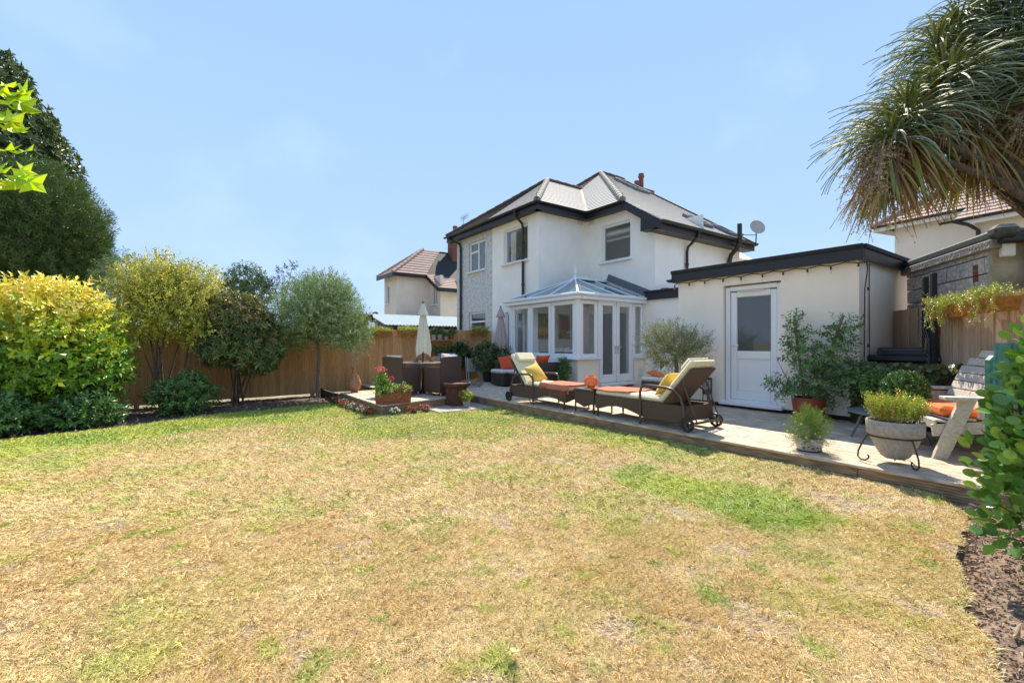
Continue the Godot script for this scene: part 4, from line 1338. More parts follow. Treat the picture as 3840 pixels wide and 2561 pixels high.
# ---------------------------------------------------------------- neighbours
func build_neighbours() -> void:
	var X := Vector3.RIGHT; var Y := Vector3.UP; var Z := Vector3(0, 0, -1)
	var P := Vector3(.555, 0, .832); var Q := Vector3(.832, 0, -.555)
	# block built extension behind the right-hand fence
	var o := Vector3(-2.4, 0, -9.8) + Q * .12
	var n := thing("extension", "neighbour's single storey extension with bare block side and ochre rendered end", "extension", o + P * 1.1)
	var turn := Basis(P, Y, -Q)
	var g := Geo.new()
	g.box(o + P * 1.15 + Q * 1.6 + Y * 1.15, Vector3(2.2, 2.8, 3.1), 0.0, turn)
	obj("core", g, M.mortar, n, true)
	var row := 0
	var y := .45
	var bl := .44
	while y < 2.42:
		var x := -.1 - (.22 if row % 2 else 0.0)
		while x < 2.2:
			var x0 := maxf(x, 0.0) + .007; var x1 := minf(x + bl, 2.2) - .007
			if x1 - x0 > .05:
				g = Geo.new()
				g.box(o + P * ((x0 + x1) * .5) + Q * (.03 + rng.randf_range(0, .008)) + Y * (y + .1), Vector3(x1 - x0, .2, .11), .006, turn)
				obj("block", g, M[["block_a", "block_b"][rng.randi() % 2]], n, true)
			x += bl
		y += .215
		row += 1
	for k in 2:
		for j in 3:
			g = Geo.new()
			g.box(o + P * 1.92 + Q * .018 + Y * (1.5 + k * .62 + j * .075), Vector3(.1, .065, .1), .004, turn)
			obj("brick", g, M.brick, n, true)
	g = Geo.new()
	g.wall(o + P * 2.252 + Q * -.02, Q, Y, 4.0, 2.5, [], .1)
	obj("end_wall", g, M.ochre_render, n, true)
	g = Geo.new()
	g.box(o + P * 1.1 + Q * .03 + Y * 2.5, Vector3(2.42, .12, .2), .015, turn)
	obj("coping", g, M.coping_old, n, true)
	g = Geo.new()
	g.box(o + P * 1.1 + Q * .06 + Y * 2.62, Vector3(2.44, .12, .2), .03, turn); g.box(o + P * 1.1 + Q * 1.9 + Y * 2.64, Vector3(2.5, .06, 3.6), .02, turn)
	g.box(o + P * 2.3 + Q * .06 + Y * 2.64, Vector3(.22, .16, .24), .05, turn)
	obj("roof", g, M.flashing_green, n, true)
	g = Geo.new()
	g.box(o + P * 2.28 + Q * .1 + Y * 2.45, Vector3(.1, .22, .12), .01, turn)
	obj("eave_end", g, M.upvc_reveal, n, true)
	board(n, "fascia", o + P * 2.31 + Q * .1 + Y * 2.6, o + P * 2.31 + Q * 4.0 + Y * 2.6, .04, .12, M.flashing_green)
	half_gutter(n, o + P * 2.37 + Q * .0 + Y * 2.54, o + P * 2.37 + Q * 4.0 + Y * 2.54, P, .06)
	pipe(n, [o + P * 2.36 + Q * .34 + Y * 2.5, o + P * 2.36 + Q * .34 + Y * .2], .065, M.lead_grey)
	# house beyond
	var a := Vector3(-4.85, 0, -19.3)
	var U := Vector3(.977, 0, .21).normalized(); var W := U.cross(Y)
	var h := thing("house", "cream house with pink tiled roof behind the spiky palm tree", "house", a + U * 4.0)
	g = Geo.new()
	g.wall(a + Y * -.3, U, Y, 9.0, 5.5, [], .2); g.wall(a - W * 7.0 - Y * .3, W, Y, 6.8, 5.5, [], .2); g.wall(a + U * 9.0 - W * .2 - Y * .3, -W, Y, 6.8, 5.5, [], .2)
	g.wall(a + U * 2.4 + W * 1.0 - Y * .3, U, Y, 6.6, 5.0, [], .2); g.wall(a + U * 2.4 - Y * .3, W, Y, .8, 5.0, [], .2)
	obj("wall", g, M.beige_render, h, true)
	var ev := 5.25
	var e0 := a - U * .45 + W * .35 + Y * ev; var e1 := a + U * 9.4 + W * .35 + Y * ev
	var rg0 := a + U * 3.2 - W * 3.4 + Y * 8.0; var rg1 := a + U * 9.4 - W * 3.4 + Y * 8.0
	var bk := a - U * .45 - W * 7.3 + Y * ev
	var lo0 := a + U * 2.1 + W * 1.35 + Y * 4.75; var lo1 := a + U * 9.4 + W * 1.35 + Y * 4.75
	var up0 := a + U * 2.1 + W * .35 + Y * 5.4; var up1 := a + U * 9.4 + W * .35 + Y * 5.4
	var roof := roof_deck(h, [[e0, e1, rg1, rg0], [bk, e0, rg0], [lo0, lo1, up1, up0]], M.black_felt)
	roof_slope(roof, [e0, e1, rg1, rg0], U, .24, [M.tile_pink], .025); roof_slope(roof, [bk, e0, rg0], W, .24, [M.tile_pink], .025); roof_slope(roof, [lo0, lo1, up1, up0], U, .24, [M.tile_pink], .025)
	ridge_tiles(roof, e0, rg0, .1, .4, M.tile_pink, "hip_tile")
	board(h, "fascia", e0 - Y * .1, e1 - Y * .1, .03, .18, M.upvc_reveal); board(h, "fascia", bk - Y * .1, e0 - Y * .1, .03, .18, M.upvc_reveal); board(h, "fascia", lo0 - Y * .1, lo1 - Y * .1, .03, .18, M.upvc_reveal)
	half_gutter(h, e0 + W * .06 - Y * .02, e0 + U * 2.6 + W * .06 - Y * .02, W, .06); half_gutter(h, lo0 + W * .06 - Y * .02 - U * .3, lo1 + W * .06 - Y * .02, W, .06)
	pipe(h, [lo0 + W * .06 - Y * .05, lo0 + W * .0 - Y * .2 + U * .3, lo0 - W * .25 - Y * .35 + U * .4, lo0 - W * .25 - Y * 4.0 + U * .4], .05, M.black_trim)
	pipe(h, [lo0 + W * .06 - Y * .05 + U * 2.4, lo0 - W * .2 - Y * .3 + U * 2.5, lo0 - W * .25 - Y * .5 + U * 2.5, lo0 - W * .25 - Y * 4.0 + U * 2.5], .1, M.black_trim)
	# far house on the left of the grey one
	var f := thing("house", "distant beige house with pinkish tiled roof and brick chimney", "house", Vector3(-25.6, -.3, -10))
	g = Geo.new()
	g.wall(Vector3(-27.6, -.3, -10), X, Y, 2.0, 5.6, [[.35, 4.0, .5, 1.1]], .2); g.wall(Vector3(-25.6, -.3, -10.2), Z, Y, 1.9, 5.6, [], .2)
	g.wall(Vector3(-25.6, -.3, -12.1), X, Y, 1.5, 5.6, [[.35, 3.9, .75, 1.15]], .2); g.wall(Vector3(-24.1, -.3, -12.3), Z, Y, 5.8, 5.0, [], .2); g.wall(Vector3(-27.6, -.3, -18), -Z, Y, 7.8, 5.6, [], .2)
	g.box(Vector3(-26.6, 2.7, -12.4), Vector3(1.6, .1, 4.4)); g.box(Vector3(-26.6, 4.0, -11.5), Vector3(1.6, 2.4, .1)); g.box(Vector3(-25.0, 4.0, -13.5), Vector3(1.6, 2.4, .1))
	obj("wall", g, M.beige_render, f, true)
	window(f, Vector3(-27.25, 3.7, -10), X, .5, 1.1, [], []); window(f, Vector3(-25.25, 3.6, -12.1), X, .75, 1.15, [.37], [])
	var k1 := Vector3(-28.0, 5.4, -9.65); var k2 := Vector3(-25.25, 5.4, -9.65); var k3 := Vector3(-25.25, 5.4, -11.75); var k4 := Vector3(-23.7, 4.5, -11.75); var k5 := Vector3(-23.7, 4.5, -18)
	var m1 := Vector3(-27.2, 7.35, -12.4); var m2 := Vector3(-27.2, 7.35, -13.6); var m3 := Vector3(-27.2, 7.35, -18)
	var k6 := Vector3(-28.0, 5.4, -18)
	roof = roof_deck(f, [[k1, k2, m1], [k2, k3, m2, m1], [k3, k4, k5, m3, m2], [k1, m1, m3, k6]], M.black_felt)
	roof_slope(roof, [k1, k2, m1], X, .26, [M.tile_pink], .03); roof_slope(roof, [k2, k3, m2, m1], Z, .26, [M.tile_pink], .03); roof_slope(roof, [k3, k4, k5, m3, m2], Z, .26, [M.tile_pink], .03); roof_slope(roof, [k1, m1, m3, k6], Z, .26, [M.tile_pink], .03)
	ridge_tiles(roof, k1, m1, .1, .4, M.tile_pink, "hip_tile"); ridge_tiles(roof, k2, m1, .1, .4, M.tile_pink, "hip_tile")
	board(f, "fascia", k1 - Y * .12, k2 - Y * .12, .05, .2, M.black_trim); board(f, "fascia", k2 - Y * .12, k3 - Y * .12, .05, .2, M.black_trim); board(f, "fascia", k3 - Y * .12, k4 - Y * .12, .05, .2, M.black_trim); board(f, "fascia", k4 - Y * .12, k5 - Y * .12, .05, .2, M.black_trim)
	g = Geo.new()
	g.box(Vector3(-26.9, 7.5, -14.6), Vector3(.7, 2.0, .75), .01); g.box(Vector3(-26.9, 8.3, -14.6), Vector3(.8, .12, .85), .01); g.box(Vector3(-26.9, 8.45, -14.6), Vector3(.72, .14, .77), .01)
	var ch := obj("chimney", g, M.brick, f, true)
	g = Geo.new()
	g.lathe([Vector2(.17, 0), Vector2(.15, .1), Vector2(.14, .5), Vector2(.17, .53), Vector2(.16, .62), Vector2(.12, .62), Vector2(.11, 0)], 12, Vector3(-26.9, 8.5, -14.6))
	obj("chimney_pot", g, M.clay_pot, ch, true)
	g = Geo.new()
	g.box(Vector3(-24.6, 2.55, -10.8), Vector3(2.4, .35, 1.8), .02)
	obj("porch_roof", g, M.black_felt, f, true)
	g = Geo.new()
	g.box(Vector3(-24.6, 1.1, -10.8), Vector3(2.2, 2.6, 1.6), .0)
	obj("porch_wall", g, M.block_a, f, true)
	var ae := thing("television_aerial", "thin television aerial above the brick chimney of the distant house", "aerial", Vector3(-26.4, 7.4, -14.6))
	g = Geo.new()
	g.tube([Vector3(0, 0, 0), Vector3(0.05, 2.35, -.4)], .018, 5)
	obj("mast", g, M.lead_grey, ae)
	g = Geo.new()
	g.tube([Vector3(-.5, 2.3, -.4), Vector3(.6, 2.28, -.4)], .014, 5)
	for q in 7: g.tube([Vector3(-.4 + q * .15, 2.1, -.4), Vector3(-.4 + q * .15, 2.5, -.4)], .01, 4)
	obj("boom", g, M.lead_grey, ae)
	var d2 := thing("satellite_dish", "brownish satellite dish on the end wall of the distant beige house", "satellite dish", Vector3(-27.62, 2.4, -9.7))
	g = Geo.new()
	g.lathe([Vector2(0, 0), Vector2(.2, .02), Vector2(.38, .09), Vector2(.37, .06), Vector2(0, -.02)], 18, Vector3(0, .45, .3), Basis(Vector3(0, 1, 0), .5) * Basis(Vector3(1, 0, 0), 1.15))
	obj("reflector", g, M.terracotta_pale, d2)
	g = Geo.new()
	g.tube([Vector3(.05, .2, -.32), Vector3(0, .25, .1), Vector3(0, .45, .3)], .025, 6)
	obj("arm", g, M.lead_grey, d2)
	# sheds over the fence
	var s := thing("lean_to", "neighbour's lean-to with pale blue corrugated roof behind the fence", "lean-to", Vector3(-19, -.3, -9))
	g = Geo.new()
	var z0 := -6.6; var z1 := -13.0
	g.grid(260, 1, func(u: float, v: float) -> Vector3: return Vector3(lerpf(-18.1, -20.4, v), lerpf(2.05, 2.62, v) + .022 * sin(u * TAU * 42.0), lerpf(z0, z1, u)), Vector3.UP, .006)
	obj("corrugated_roof", g, M.corrugated, s, true)
	board(s, "fascia", Vector3(-18.16, 1.93, z0), Vector3(-18.16, 1.93, z1), .03, .16, M.black_trim)
	board(s, "barge_board", Vector3(-18.1, 1.96, z0), Vector3(-20.4, 2.53, z0), .04, .14, M.lead_grey)
	g = Geo.new()
	g.box(Vector3(-19.3, .85, (z0 + z1) * .5 - .1), Vector3(2.0, 2.3, 6.0)); g.prism([Vector2(0, 0), Vector2(-2.0, 0), Vector2(-2.0, .45), Vector2(0, -.05)], 6.0, Vector3(-18.3, 1.98, (z0 + z1) * .5 - .1), X, Y)
	obj("wall", g, M.white_render, s, true)
	var b := thing("shed", "small reddish brown shed with dark flat roof beyond the olive tree", "shed", Vector3(-20.5, -.3, -5.8))
	g = Geo.new()
	g.box(Vector3(-20.6, 1.0, -5.2), Vector3(2.0, 2.6, 2.4))
	obj("wall", g, M.clay_pot, b, true)
	g = Geo.new()
	g.box(Vector3(-20.6, 2.42, -5.2), Vector3(2.3, .24, 2.7), .03)
	obj("roof", g, M.black_felt, b, true)

# ---------------------------------------------------------------- plants
func tree(called: String, label: String, base: Vector3, blobs: Array, density: float, cols: Array, sprig: Mesh, m: Material, size: float, bark: Material, r0: float, group := "", inner := .45, lift := .5) -> Node3D:
	var t := thing(called, label, "tree", base, 0, group)
	var g := Geo.new()
	var top: Vector3 = blobs[0][0]
	var mid := Vector3.ZERO
	for b in blobs: mid += b[0]
	mid /= blobs.size()
	var fork := base.lerp(Vector3(mid.x, maxf(base.y + .3, mid.y), mid.z), .55)
	limb(g, base - Vector3.UP * .1, fork, r0, r0 * .7, .03, 9)
	obj("trunk", g, bark, t, true)
	for b in blobs:
		g = Geo.new()
		limb(g, fork, b[0], r0 * .45, r0 * .1, .1)
		obj("limb", g, bark, t, true)
	var s := Swarm.new()
	for b in blobs:
		var rr: float = b[1]
		crown(s, b[0] - base, Vector3(rr, rr * .95, rr), int(density * rr * rr), cols, size, inner, lift, .55)
	swarm("crown", s, sprig, m, t)
	return t
func shrub(called: String, label: String, base: Vector3, stems: int, blobs: Array, cols: Array, sprig: Mesh, m: Material, size: float, stem_mat: Material, stem_r := .012, category := "shrub", inner := .5, lift := .4, rough := .3) -> Node3D:
	# blobs: [centre, radii, count, colours or null]
	var t := thing(called, label, category, base)
	for i in stems:
		var g := Geo.new()
		var b: Array = blobs[i % blobs.size()]
		var a := base + Vector3(rng.randf_range(-.12, .12), -.05, rng.randf_range(-.12, .12)) * (1.0 if stems > 1 else .0)
		limb(g, a, b[0] + ball() * b[1] * .5, stem_r, stem_r * .3, .08, 6)
		obj("stem", g, stem_mat, t, true)
	var s := Swarm.new()
	for b in blobs:
		crown(s, b[0] - base, b[1], b[2], b[3] if b.size() > 3 else cols, size, inner, lift, rough)
	swarm("foliage", s, sprig, m, t)
	return t
func build_trees() -> void:
	var lm := leaf_mat("leaf", .45, .45)
	leaf_mat("leaf_gloss", .42, .4)
	leaf_mat("leaf_soft", .7, .5)
	var holly := sprig_mesh(6, .16, .1, .2, 1.0, 3)
	var dark := [Color(.10, .15, .045), Color(.13, .19, .06), Color(.08, .12, .035), Color(.18, .23, .1)]
	tree("holly_tree", "tall dark glossy evergreen tree towering at the left edge", Vector3(-27.77, -.3, 6.65), [[Vector3(-28.27, 12.66, 6.82), .89], [Vector3(-28.80, 10.98, 7.56), 1.9], [Vector3(-27.79, 11.98, 6.14), .67], [Vector3(-28.02, 10.42, 6.46), 1.45], [Vector3(-27.43, 9.86, 5.64), .95], [Vector3(-28.54, 8.52, 7.19), 2.46], [Vector3(-27.43, 8.52, 5.64), 1.01], [Vector3(-28.02, 6.73, 6.46), 2.24], [Vector3(-29.06, 5.61, 7.92), 2.8]], 560.0, dark, holly, M.leaf_gloss, 1.15, M.bark, .4, "", .5)
	var yew := sprig_mesh(9, .3, .03, .2, .7, 5)
	tree("yew_tree", "rounded dense green conifer in front of the tall evergreen", Vector3(-23.63, -.3, 4.92), [[Vector3(-23.34, 5.53, 4.22), 1.46], [Vector3(-22.83, 5.24, 3.52), .92], [Vector3(-22.66, 4.46, 3.28), .73], [Vector3(-23.6, 6.45, 4.6), 1.15], [Vector3(-23.65, 4.08, 4.65), 1.94], [Vector3(-24.39, 4.46, 5.68), 1.94], [Vector3(-22.80, 3.69, 3.48), .78]], 900.0, [Color(.10, .17, .042), Color(.08, .13, .035), Color(.13, .21, .055), Color(.17, .23, .08)], yew, lm, .8, M.bark, .3, "", .6, .7)
	var fine := sprig_mesh(7, .3, .035, .13, .8, 8)
	tree("birch_tree", "pale grey green feathery tree above the fence behind yellow shrub", Vector3(-19.9, -.3, 1.3), [[Vector3(-19.8, 3.47, 1.86), .51], [Vector3(-19.98, 3.07, 2.11), .44], [Vector3(-19.65, 3.82, 1.65), .34]], 900.0, [Color(.2, .28, .13), Color(.26, .33, .17), Color(.16, .22, .1)], fine, M.leaf_soft, .7, M.olive_bark, .08)
	tree("garden_tree", "mid green tree with rounded top rising behind the dark shrub", Vector3(-19.6, -.3, -1.8), [[Vector3(-19.65, 3.56, -1.79), .58], [Vector3(-19.91, 3.16, -1.42), .5], [Vector3(-19.39, 3.21, -2.16), .48]], 1100.0, [Color(.12, .2, .08), Color(.09, .16, .06), Color(.17, .25, .11)], sprig_mesh(6, .2, .07, .15, 1.0, 9), lm, .7, M.bark, .1)
	tree("garden_tree", "sparse dark twiggy tree reaching up beside the olive tree", Vector3(-18.9, -.3, -2.8), [[Vector3(-19.0, 3.36, -2.69), .3], [Vector3(-18.82, 3.96, -2.93), .16], [Vector3(-18.6, 4.15, -3.2), .12]], 1500.0, [Color(.05, .07, .035), Color(.07, .09, .04)], sprig_mesh(4, .16, .04, .1, .6, 10), lm, .75, M.bark, .07)
	# standard olive tree on the lawn's corner
	var ol := sprig_mesh(8, .16, .021, .06, .9, 12)
	var olive_cols := [Color(.27, .36, .16), Color(.21, .29, .11), Color(.38, .45, .26), Color(.3, .4, .14)]
	var ob := Vector3(-11.95, -.06, -2.64)
	var t := thing("olive_tree", "round headed silvery olive tree on a slim bare trunk by the urn", "tree", ob)
	var g := Geo.new()
	g.tube([ob, ob + Vector3(.0, .5, .0), ob + Vector3(.04, 1.0, -.02), ob + Vector3(.02, 1.5, .02)], [.06, .042, .036, .034], 9)
	obj("trunk", g, M.olive_bark, t, true)
	for i in 9:
		g = Geo.new()
		var a := i * .7
		limb(g, ob + Vector3(.02, 1.3 + .02 * i, .02), ob + Vector3(cos(a) * .7, 1.8 + .09 * i, sin(a) * .7), .018, .005, .1)
		obj("limb", g, M.olive_bark, t, true)
	var s := Swarm.new()
	for b in [[Vector3(0, 2.15, 0), Vector3(.98, .75, .98), 2600], [Vector3(-.35, 1.85, .3), Vector3(.7, .55, .7), 1100], [Vector3(.4, 1.75, -.5), Vector3(.65, .55, .65), 1100], [Vector3(.1, 2.6, -.1), Vector3(.65, .45, .65), 950], [Vector3(.55, 1.4, -.75), Vector3(.35, .3, .35), 200], [Vector3(-.5, 1.4, .6), Vector3(.4, .3, .4), 220]]:
		crown(s, b[0], b[1], b[2], olive_cols, .95, .25, .5, .4)
	swarm("crown", s, ol, M.leaf_soft, t)
	# golden shrub at the left
	var gb := Vector3(-11.2, -.1, 1.85)
	var big := sprig_mesh(7, .17, .046, .088, 1.0, 14)
	t = thing("golden_shrub", "large shrub with golden yellow top leaves and green lower leaves", "shrub", gb)
	for i in 7:
		g = Geo.new()
		var a := i * .9
		limb(g, gb + Vector3(cos(a) * .12, -.05, sin(a) * .12), gb + Vector3(cos(a) * .6, 1.3 + .12 * i, sin(a) * .7), .022, .006, .08)
		obj("stem", g, M.bark, t, true)
	s = Swarm.new()
	var gold := [Color(.9, .76, .11), Color(.88, .66, .11), Color(.8, .73, .1), Color(.92, .8, .2)]
	var lime := [Color(.6, .62, .05), Color(.5, .58, .045), Color(.4, .5, .04)]
	var green := [Color(.2, .37, .035), Color(.15, .28, .03), Color(.27, .44, .04)]
	for b in [[Vector3(0, 1.35, .12), Vector3(1.0, .95, 1.0), 1900], [Vector3(.1, 1.9, .25), Vector3(.75, .52, .8), 800], [Vector3(.15, 1.05, -.45), Vector3(.6, .6, .5), 480], [Vector3(.2, .9, .8), Vector3(.7, .65, .6), 600], [Vector3(.45, .8, .1), Vector3(.5, .42, .7), 380]]:
		for i in int(b[2]):
			var d := ball().normalized()
			var lump := 1.0 + .45 * noise.get_noise_3d(d.x * 260.0, d.y * 260.0 + b[0].y * 99.0, d.z * 260.0)
			var p: Vector3 = b[0] + d * b[1] * lerpf(.55, 1.0, pow(rng.randf(), .5)) * lump
			if p.y < .15: continue
			# this year's shoots are golden, most of them at the top of the plant
			var young: float = smoothstep(1.55, 2.15, p.y + rng.randf_range(-.35, .35))
			var c := pick(gold) if rng.randf() < young else (pick(lime) if rng.randf() < smoothstep(.7, 1.9, p.y) else pick(green))
			s.add(Transform3D(aim(d + Vector3.UP * .35 + ball() * .6, rng.randf() * TAU, rng.randf_range(.5, 1.35)), p), c)
	swarm("foliage", s, big, lm, t)
	# tall yellow shrub
	var priv := sprig_mesh(9, .22, .03, .055, .9, 15)
	var yb := Vector3(-12.2, -.08, .35)
	t = shrub("yellow_shrub", "tall loose shrub with yellow upper leaves on many bare stems", yb, 9, [[yb + Vector3(0, 2.15, -.05), Vector3(.7, .58, .7), 1500], [yb + Vector3(.1, 2.55, .3), Vector3(.5, .42, .55), 650], [yb + Vector3(.0, 2.5, -.45), Vector3(.5, .45, .5), 650], [yb + Vector3(.15, 1.85, .5), Vector3(.45, .42, .42), 420], [yb + Vector3(.2, 1.75, -.6), Vector3(.48, .42, .45), 480], [yb + Vector3(.1, 2.95, .1), Vector3(.3, .22, .3), 90]], [Color(.62, .58, .09), Color(.75, .67, .12), Color(.45, .48, .07), Color(.3, .34, .06)], priv, lm, 1.0, M.olive_bark, .024, "shrub", .35, .7, .45)
	# dark rhododendron
	var rhod := sprig_mesh(7, .06, .04, .11, 1.4, 16)
	var rb := Vector3(-12.0, -.06, -.95)
	shrub("rhododendron", "dark broadleaved evergreen bush hiding the fence beside the olive tree", rb, 7, [[rb + Vector3(0, 1.6, 0), Vector3(.7, .68, .72), 1300], [rb + Vector3(.15, 2.0, .05), Vector3(.52, .42, .58), 480, [Color(.26, .25, .08), Color(.17, .2, .06), Color(.3, .23, .1)]], [rb + Vector3(.3, 1.1, -.25), Vector3(.48, .45, .45), 420], [rb + Vector3(.25, 1.2, .35), Vector3(.42, .35, .4), 300], [rb + Vector3(.3, 1.2, -.5), Vector3(.4, .45, .35), 260]], [Color(.11, .17, .05), Color(.15, .22, .065), Color(.09, .135, .045), Color(.25, .22, .075)], rhod, M.leaf_gloss, 1.0, M.bark, .022, "shrub", .55, .3, .35)
	# low bushes in the bed
	var cam := sprig_mesh(6, .1, .04, .075, 1.1, 17)
	var lows := [[Vector3(-11.15, -.08, .05), .5, .66, "low dark green bush below the tall yellow shrub"], [Vector3(-10.2, -.1, 2.5), .65, .5, "dark low evergreen in front of the golden shrub at the left edge"], [Vector3(-10.45, -.1, 1.45), .5, .46, "dark low evergreen below the right side of the golden shrub"]]
	for q in lows:
		var b: Vector3 = q[0]
		shrub("low_bush", q[3], b, 4, [[b + Vector3(0, q[2] * .45, 0), Vector3(q[1], q[2] * .5, q[1] * 1.15), int(900 * q[1])], [b + Vector3(.1, q[2] * .75, -.1), Vector3(q[1] * .55, q[2] * .38, q[1] * .55), int(380 * q[1])]], [Color(.1, .2, .045), Color(.14, .27, .06), Color(.08, .155, .04)], cam, M.leaf_gloss, 1.0, M.bark, .01, "shrub", .45, .6)
	# big lobed leaves of a branch at the left edge
	var mb := Vector3(-3.25, -.05, 2.0)
	t = thing("maple_tree", "bright lime green lobed leaves of a maple branch at the left edge", "tree", mb)
	g = Geo.new()
	g.tube([mb, mb + Vector3(0, 1.2, -.05), mb + Vector3(.05, 2.4, -.1), mb + Vector3(.05, 3.2, -.15)], [.09, .075, .06, .03], 9)
	obj("trunk", g, M.bark, t, true)
	var lobed := Geo.new()
	lobed.use_tint = true
	var ring: Array[Vector3] = []
	var rr := [.1, .62, .35, .85, .45, 1.0, .45, .85, .35, .62]
	for k in 10:
		var a := PI + TAU * k / 10.0
		var r: float = rr[k] * .075
		ring.append(Vector3(sin(a) * r, .03 + .075 + cos(a) * r - .03, -.02 * pow(rr[k], 2.0) + .012 * absf(sin(a * 2.5))))
	for k in 10:
		lobed.flat(Vector3(0, .072, .006), ring[k], ring[(k + 1) % 10], Vector3(0, 0, 1))
	leaf_mat("leaf_maple", .5, .9)
	s = Swarm.new()
	for q in [[Vector3(-3.0, 2.44, .69), 9], [Vector3(-3.0, 2.35, .68), 7], [Vector3(-3.0, 2.13, .68), 8], [Vector3(-3.03, 2.06, .72), 5], [Vector3(-3.1, 2.3, .95), 7], [Vector3(-3.3, 2.6, 1.2), 14], [Vector3(-3.3, 1.9, 1.3), 9]]:
		g = Geo.new()
		var p: Vector3 = q[0]
		limb(g, mb + Vector3(.05, p.y * .8, -.1), p, .014, .003, .08, 5)
		obj("limb", g, M.bark, t, true)
		for i in int(q[1]):
			var at := p + ball() * .06 + Vector3(-.01, 0, .015) - mb
			s.add(Transform3D(aim(Vector3(.5, -.35, -.55) + ball() * .5, rng.randf_range(-.6, .6) + 2.4, rng.randf_range(.85, 1.2)), at), pick([Color(.5, .68, .04), Color(.62, .74, .05), Color(.38, .58, .04)]))
	swarm("crown", s, lobed.mesh(), M.leaf_maple, t)
	# glossy hedge at the right edge
	var hb := Vector3(-.21, -.02, -3.71)
	t = thing("hedge_shrub", "glossy round leaved shrub filling the right edge in front of the deck", "shrub", hb)
	for i in 6:
		g = Geo.new()
		var a := i * 1.05
		limb(g, hb + Vector3(cos(a) * .06, -.05, sin(a) * .06), hb + Vector3(cos(a) * .3 + .1, .7 + .13 * i, sin(a) * .3), .014, .004, .08)
		obj("stem", g, M.bark, t, true)
	for i in 5:
		g = Geo.new()
		var e: Vector3 = [Vector3(-.28, .62, .1), Vector3(-.25, .45, .15), Vector3(-.2, .9, .1), Vector3(-.2, .3, .2), Vector3(-.1, 1.2, .05)][i]
		limb(g, hb + Vector3(0, e.y * .7, 0), hb + e, .008, .003, .06, 5)
		obj("stem", g, M.bark, t, true)
	s = Swarm.new()
	var hc := [Color(.15, .3, .05), Color(.2, .38, .06), Color(.11, .23, .04), Color(.28, .45, .08)]
	for b in [[Vector3(.12, .85, .0), Vector3(.42, .55, .42), 900], [Vector3(.03, 1.2, -.03), Vector3(.27, .32, .27), 380], [Vector3(-.05, .6, -.05), Vector3(.36, .35, .34), 480], [Vector3(-.08, .6, -.1), Vector3(.24, .2, .2), 120], [Vector3(-.06, .35, .08), Vector3(.28, .22, .22), 160], [Vector3(-.05, .95, -.1), Vector3(.26, .28, .22), 240]]:
		crown(s, b[0], b[1], b[2], hc, .72, .5, .35, .3)
	leaf_mat("leaf_hedge", .22, .45)
	swarm("foliage", s, round_leaf_mesh(.062, .078), M.leaf_hedge, t)
	build_palm()

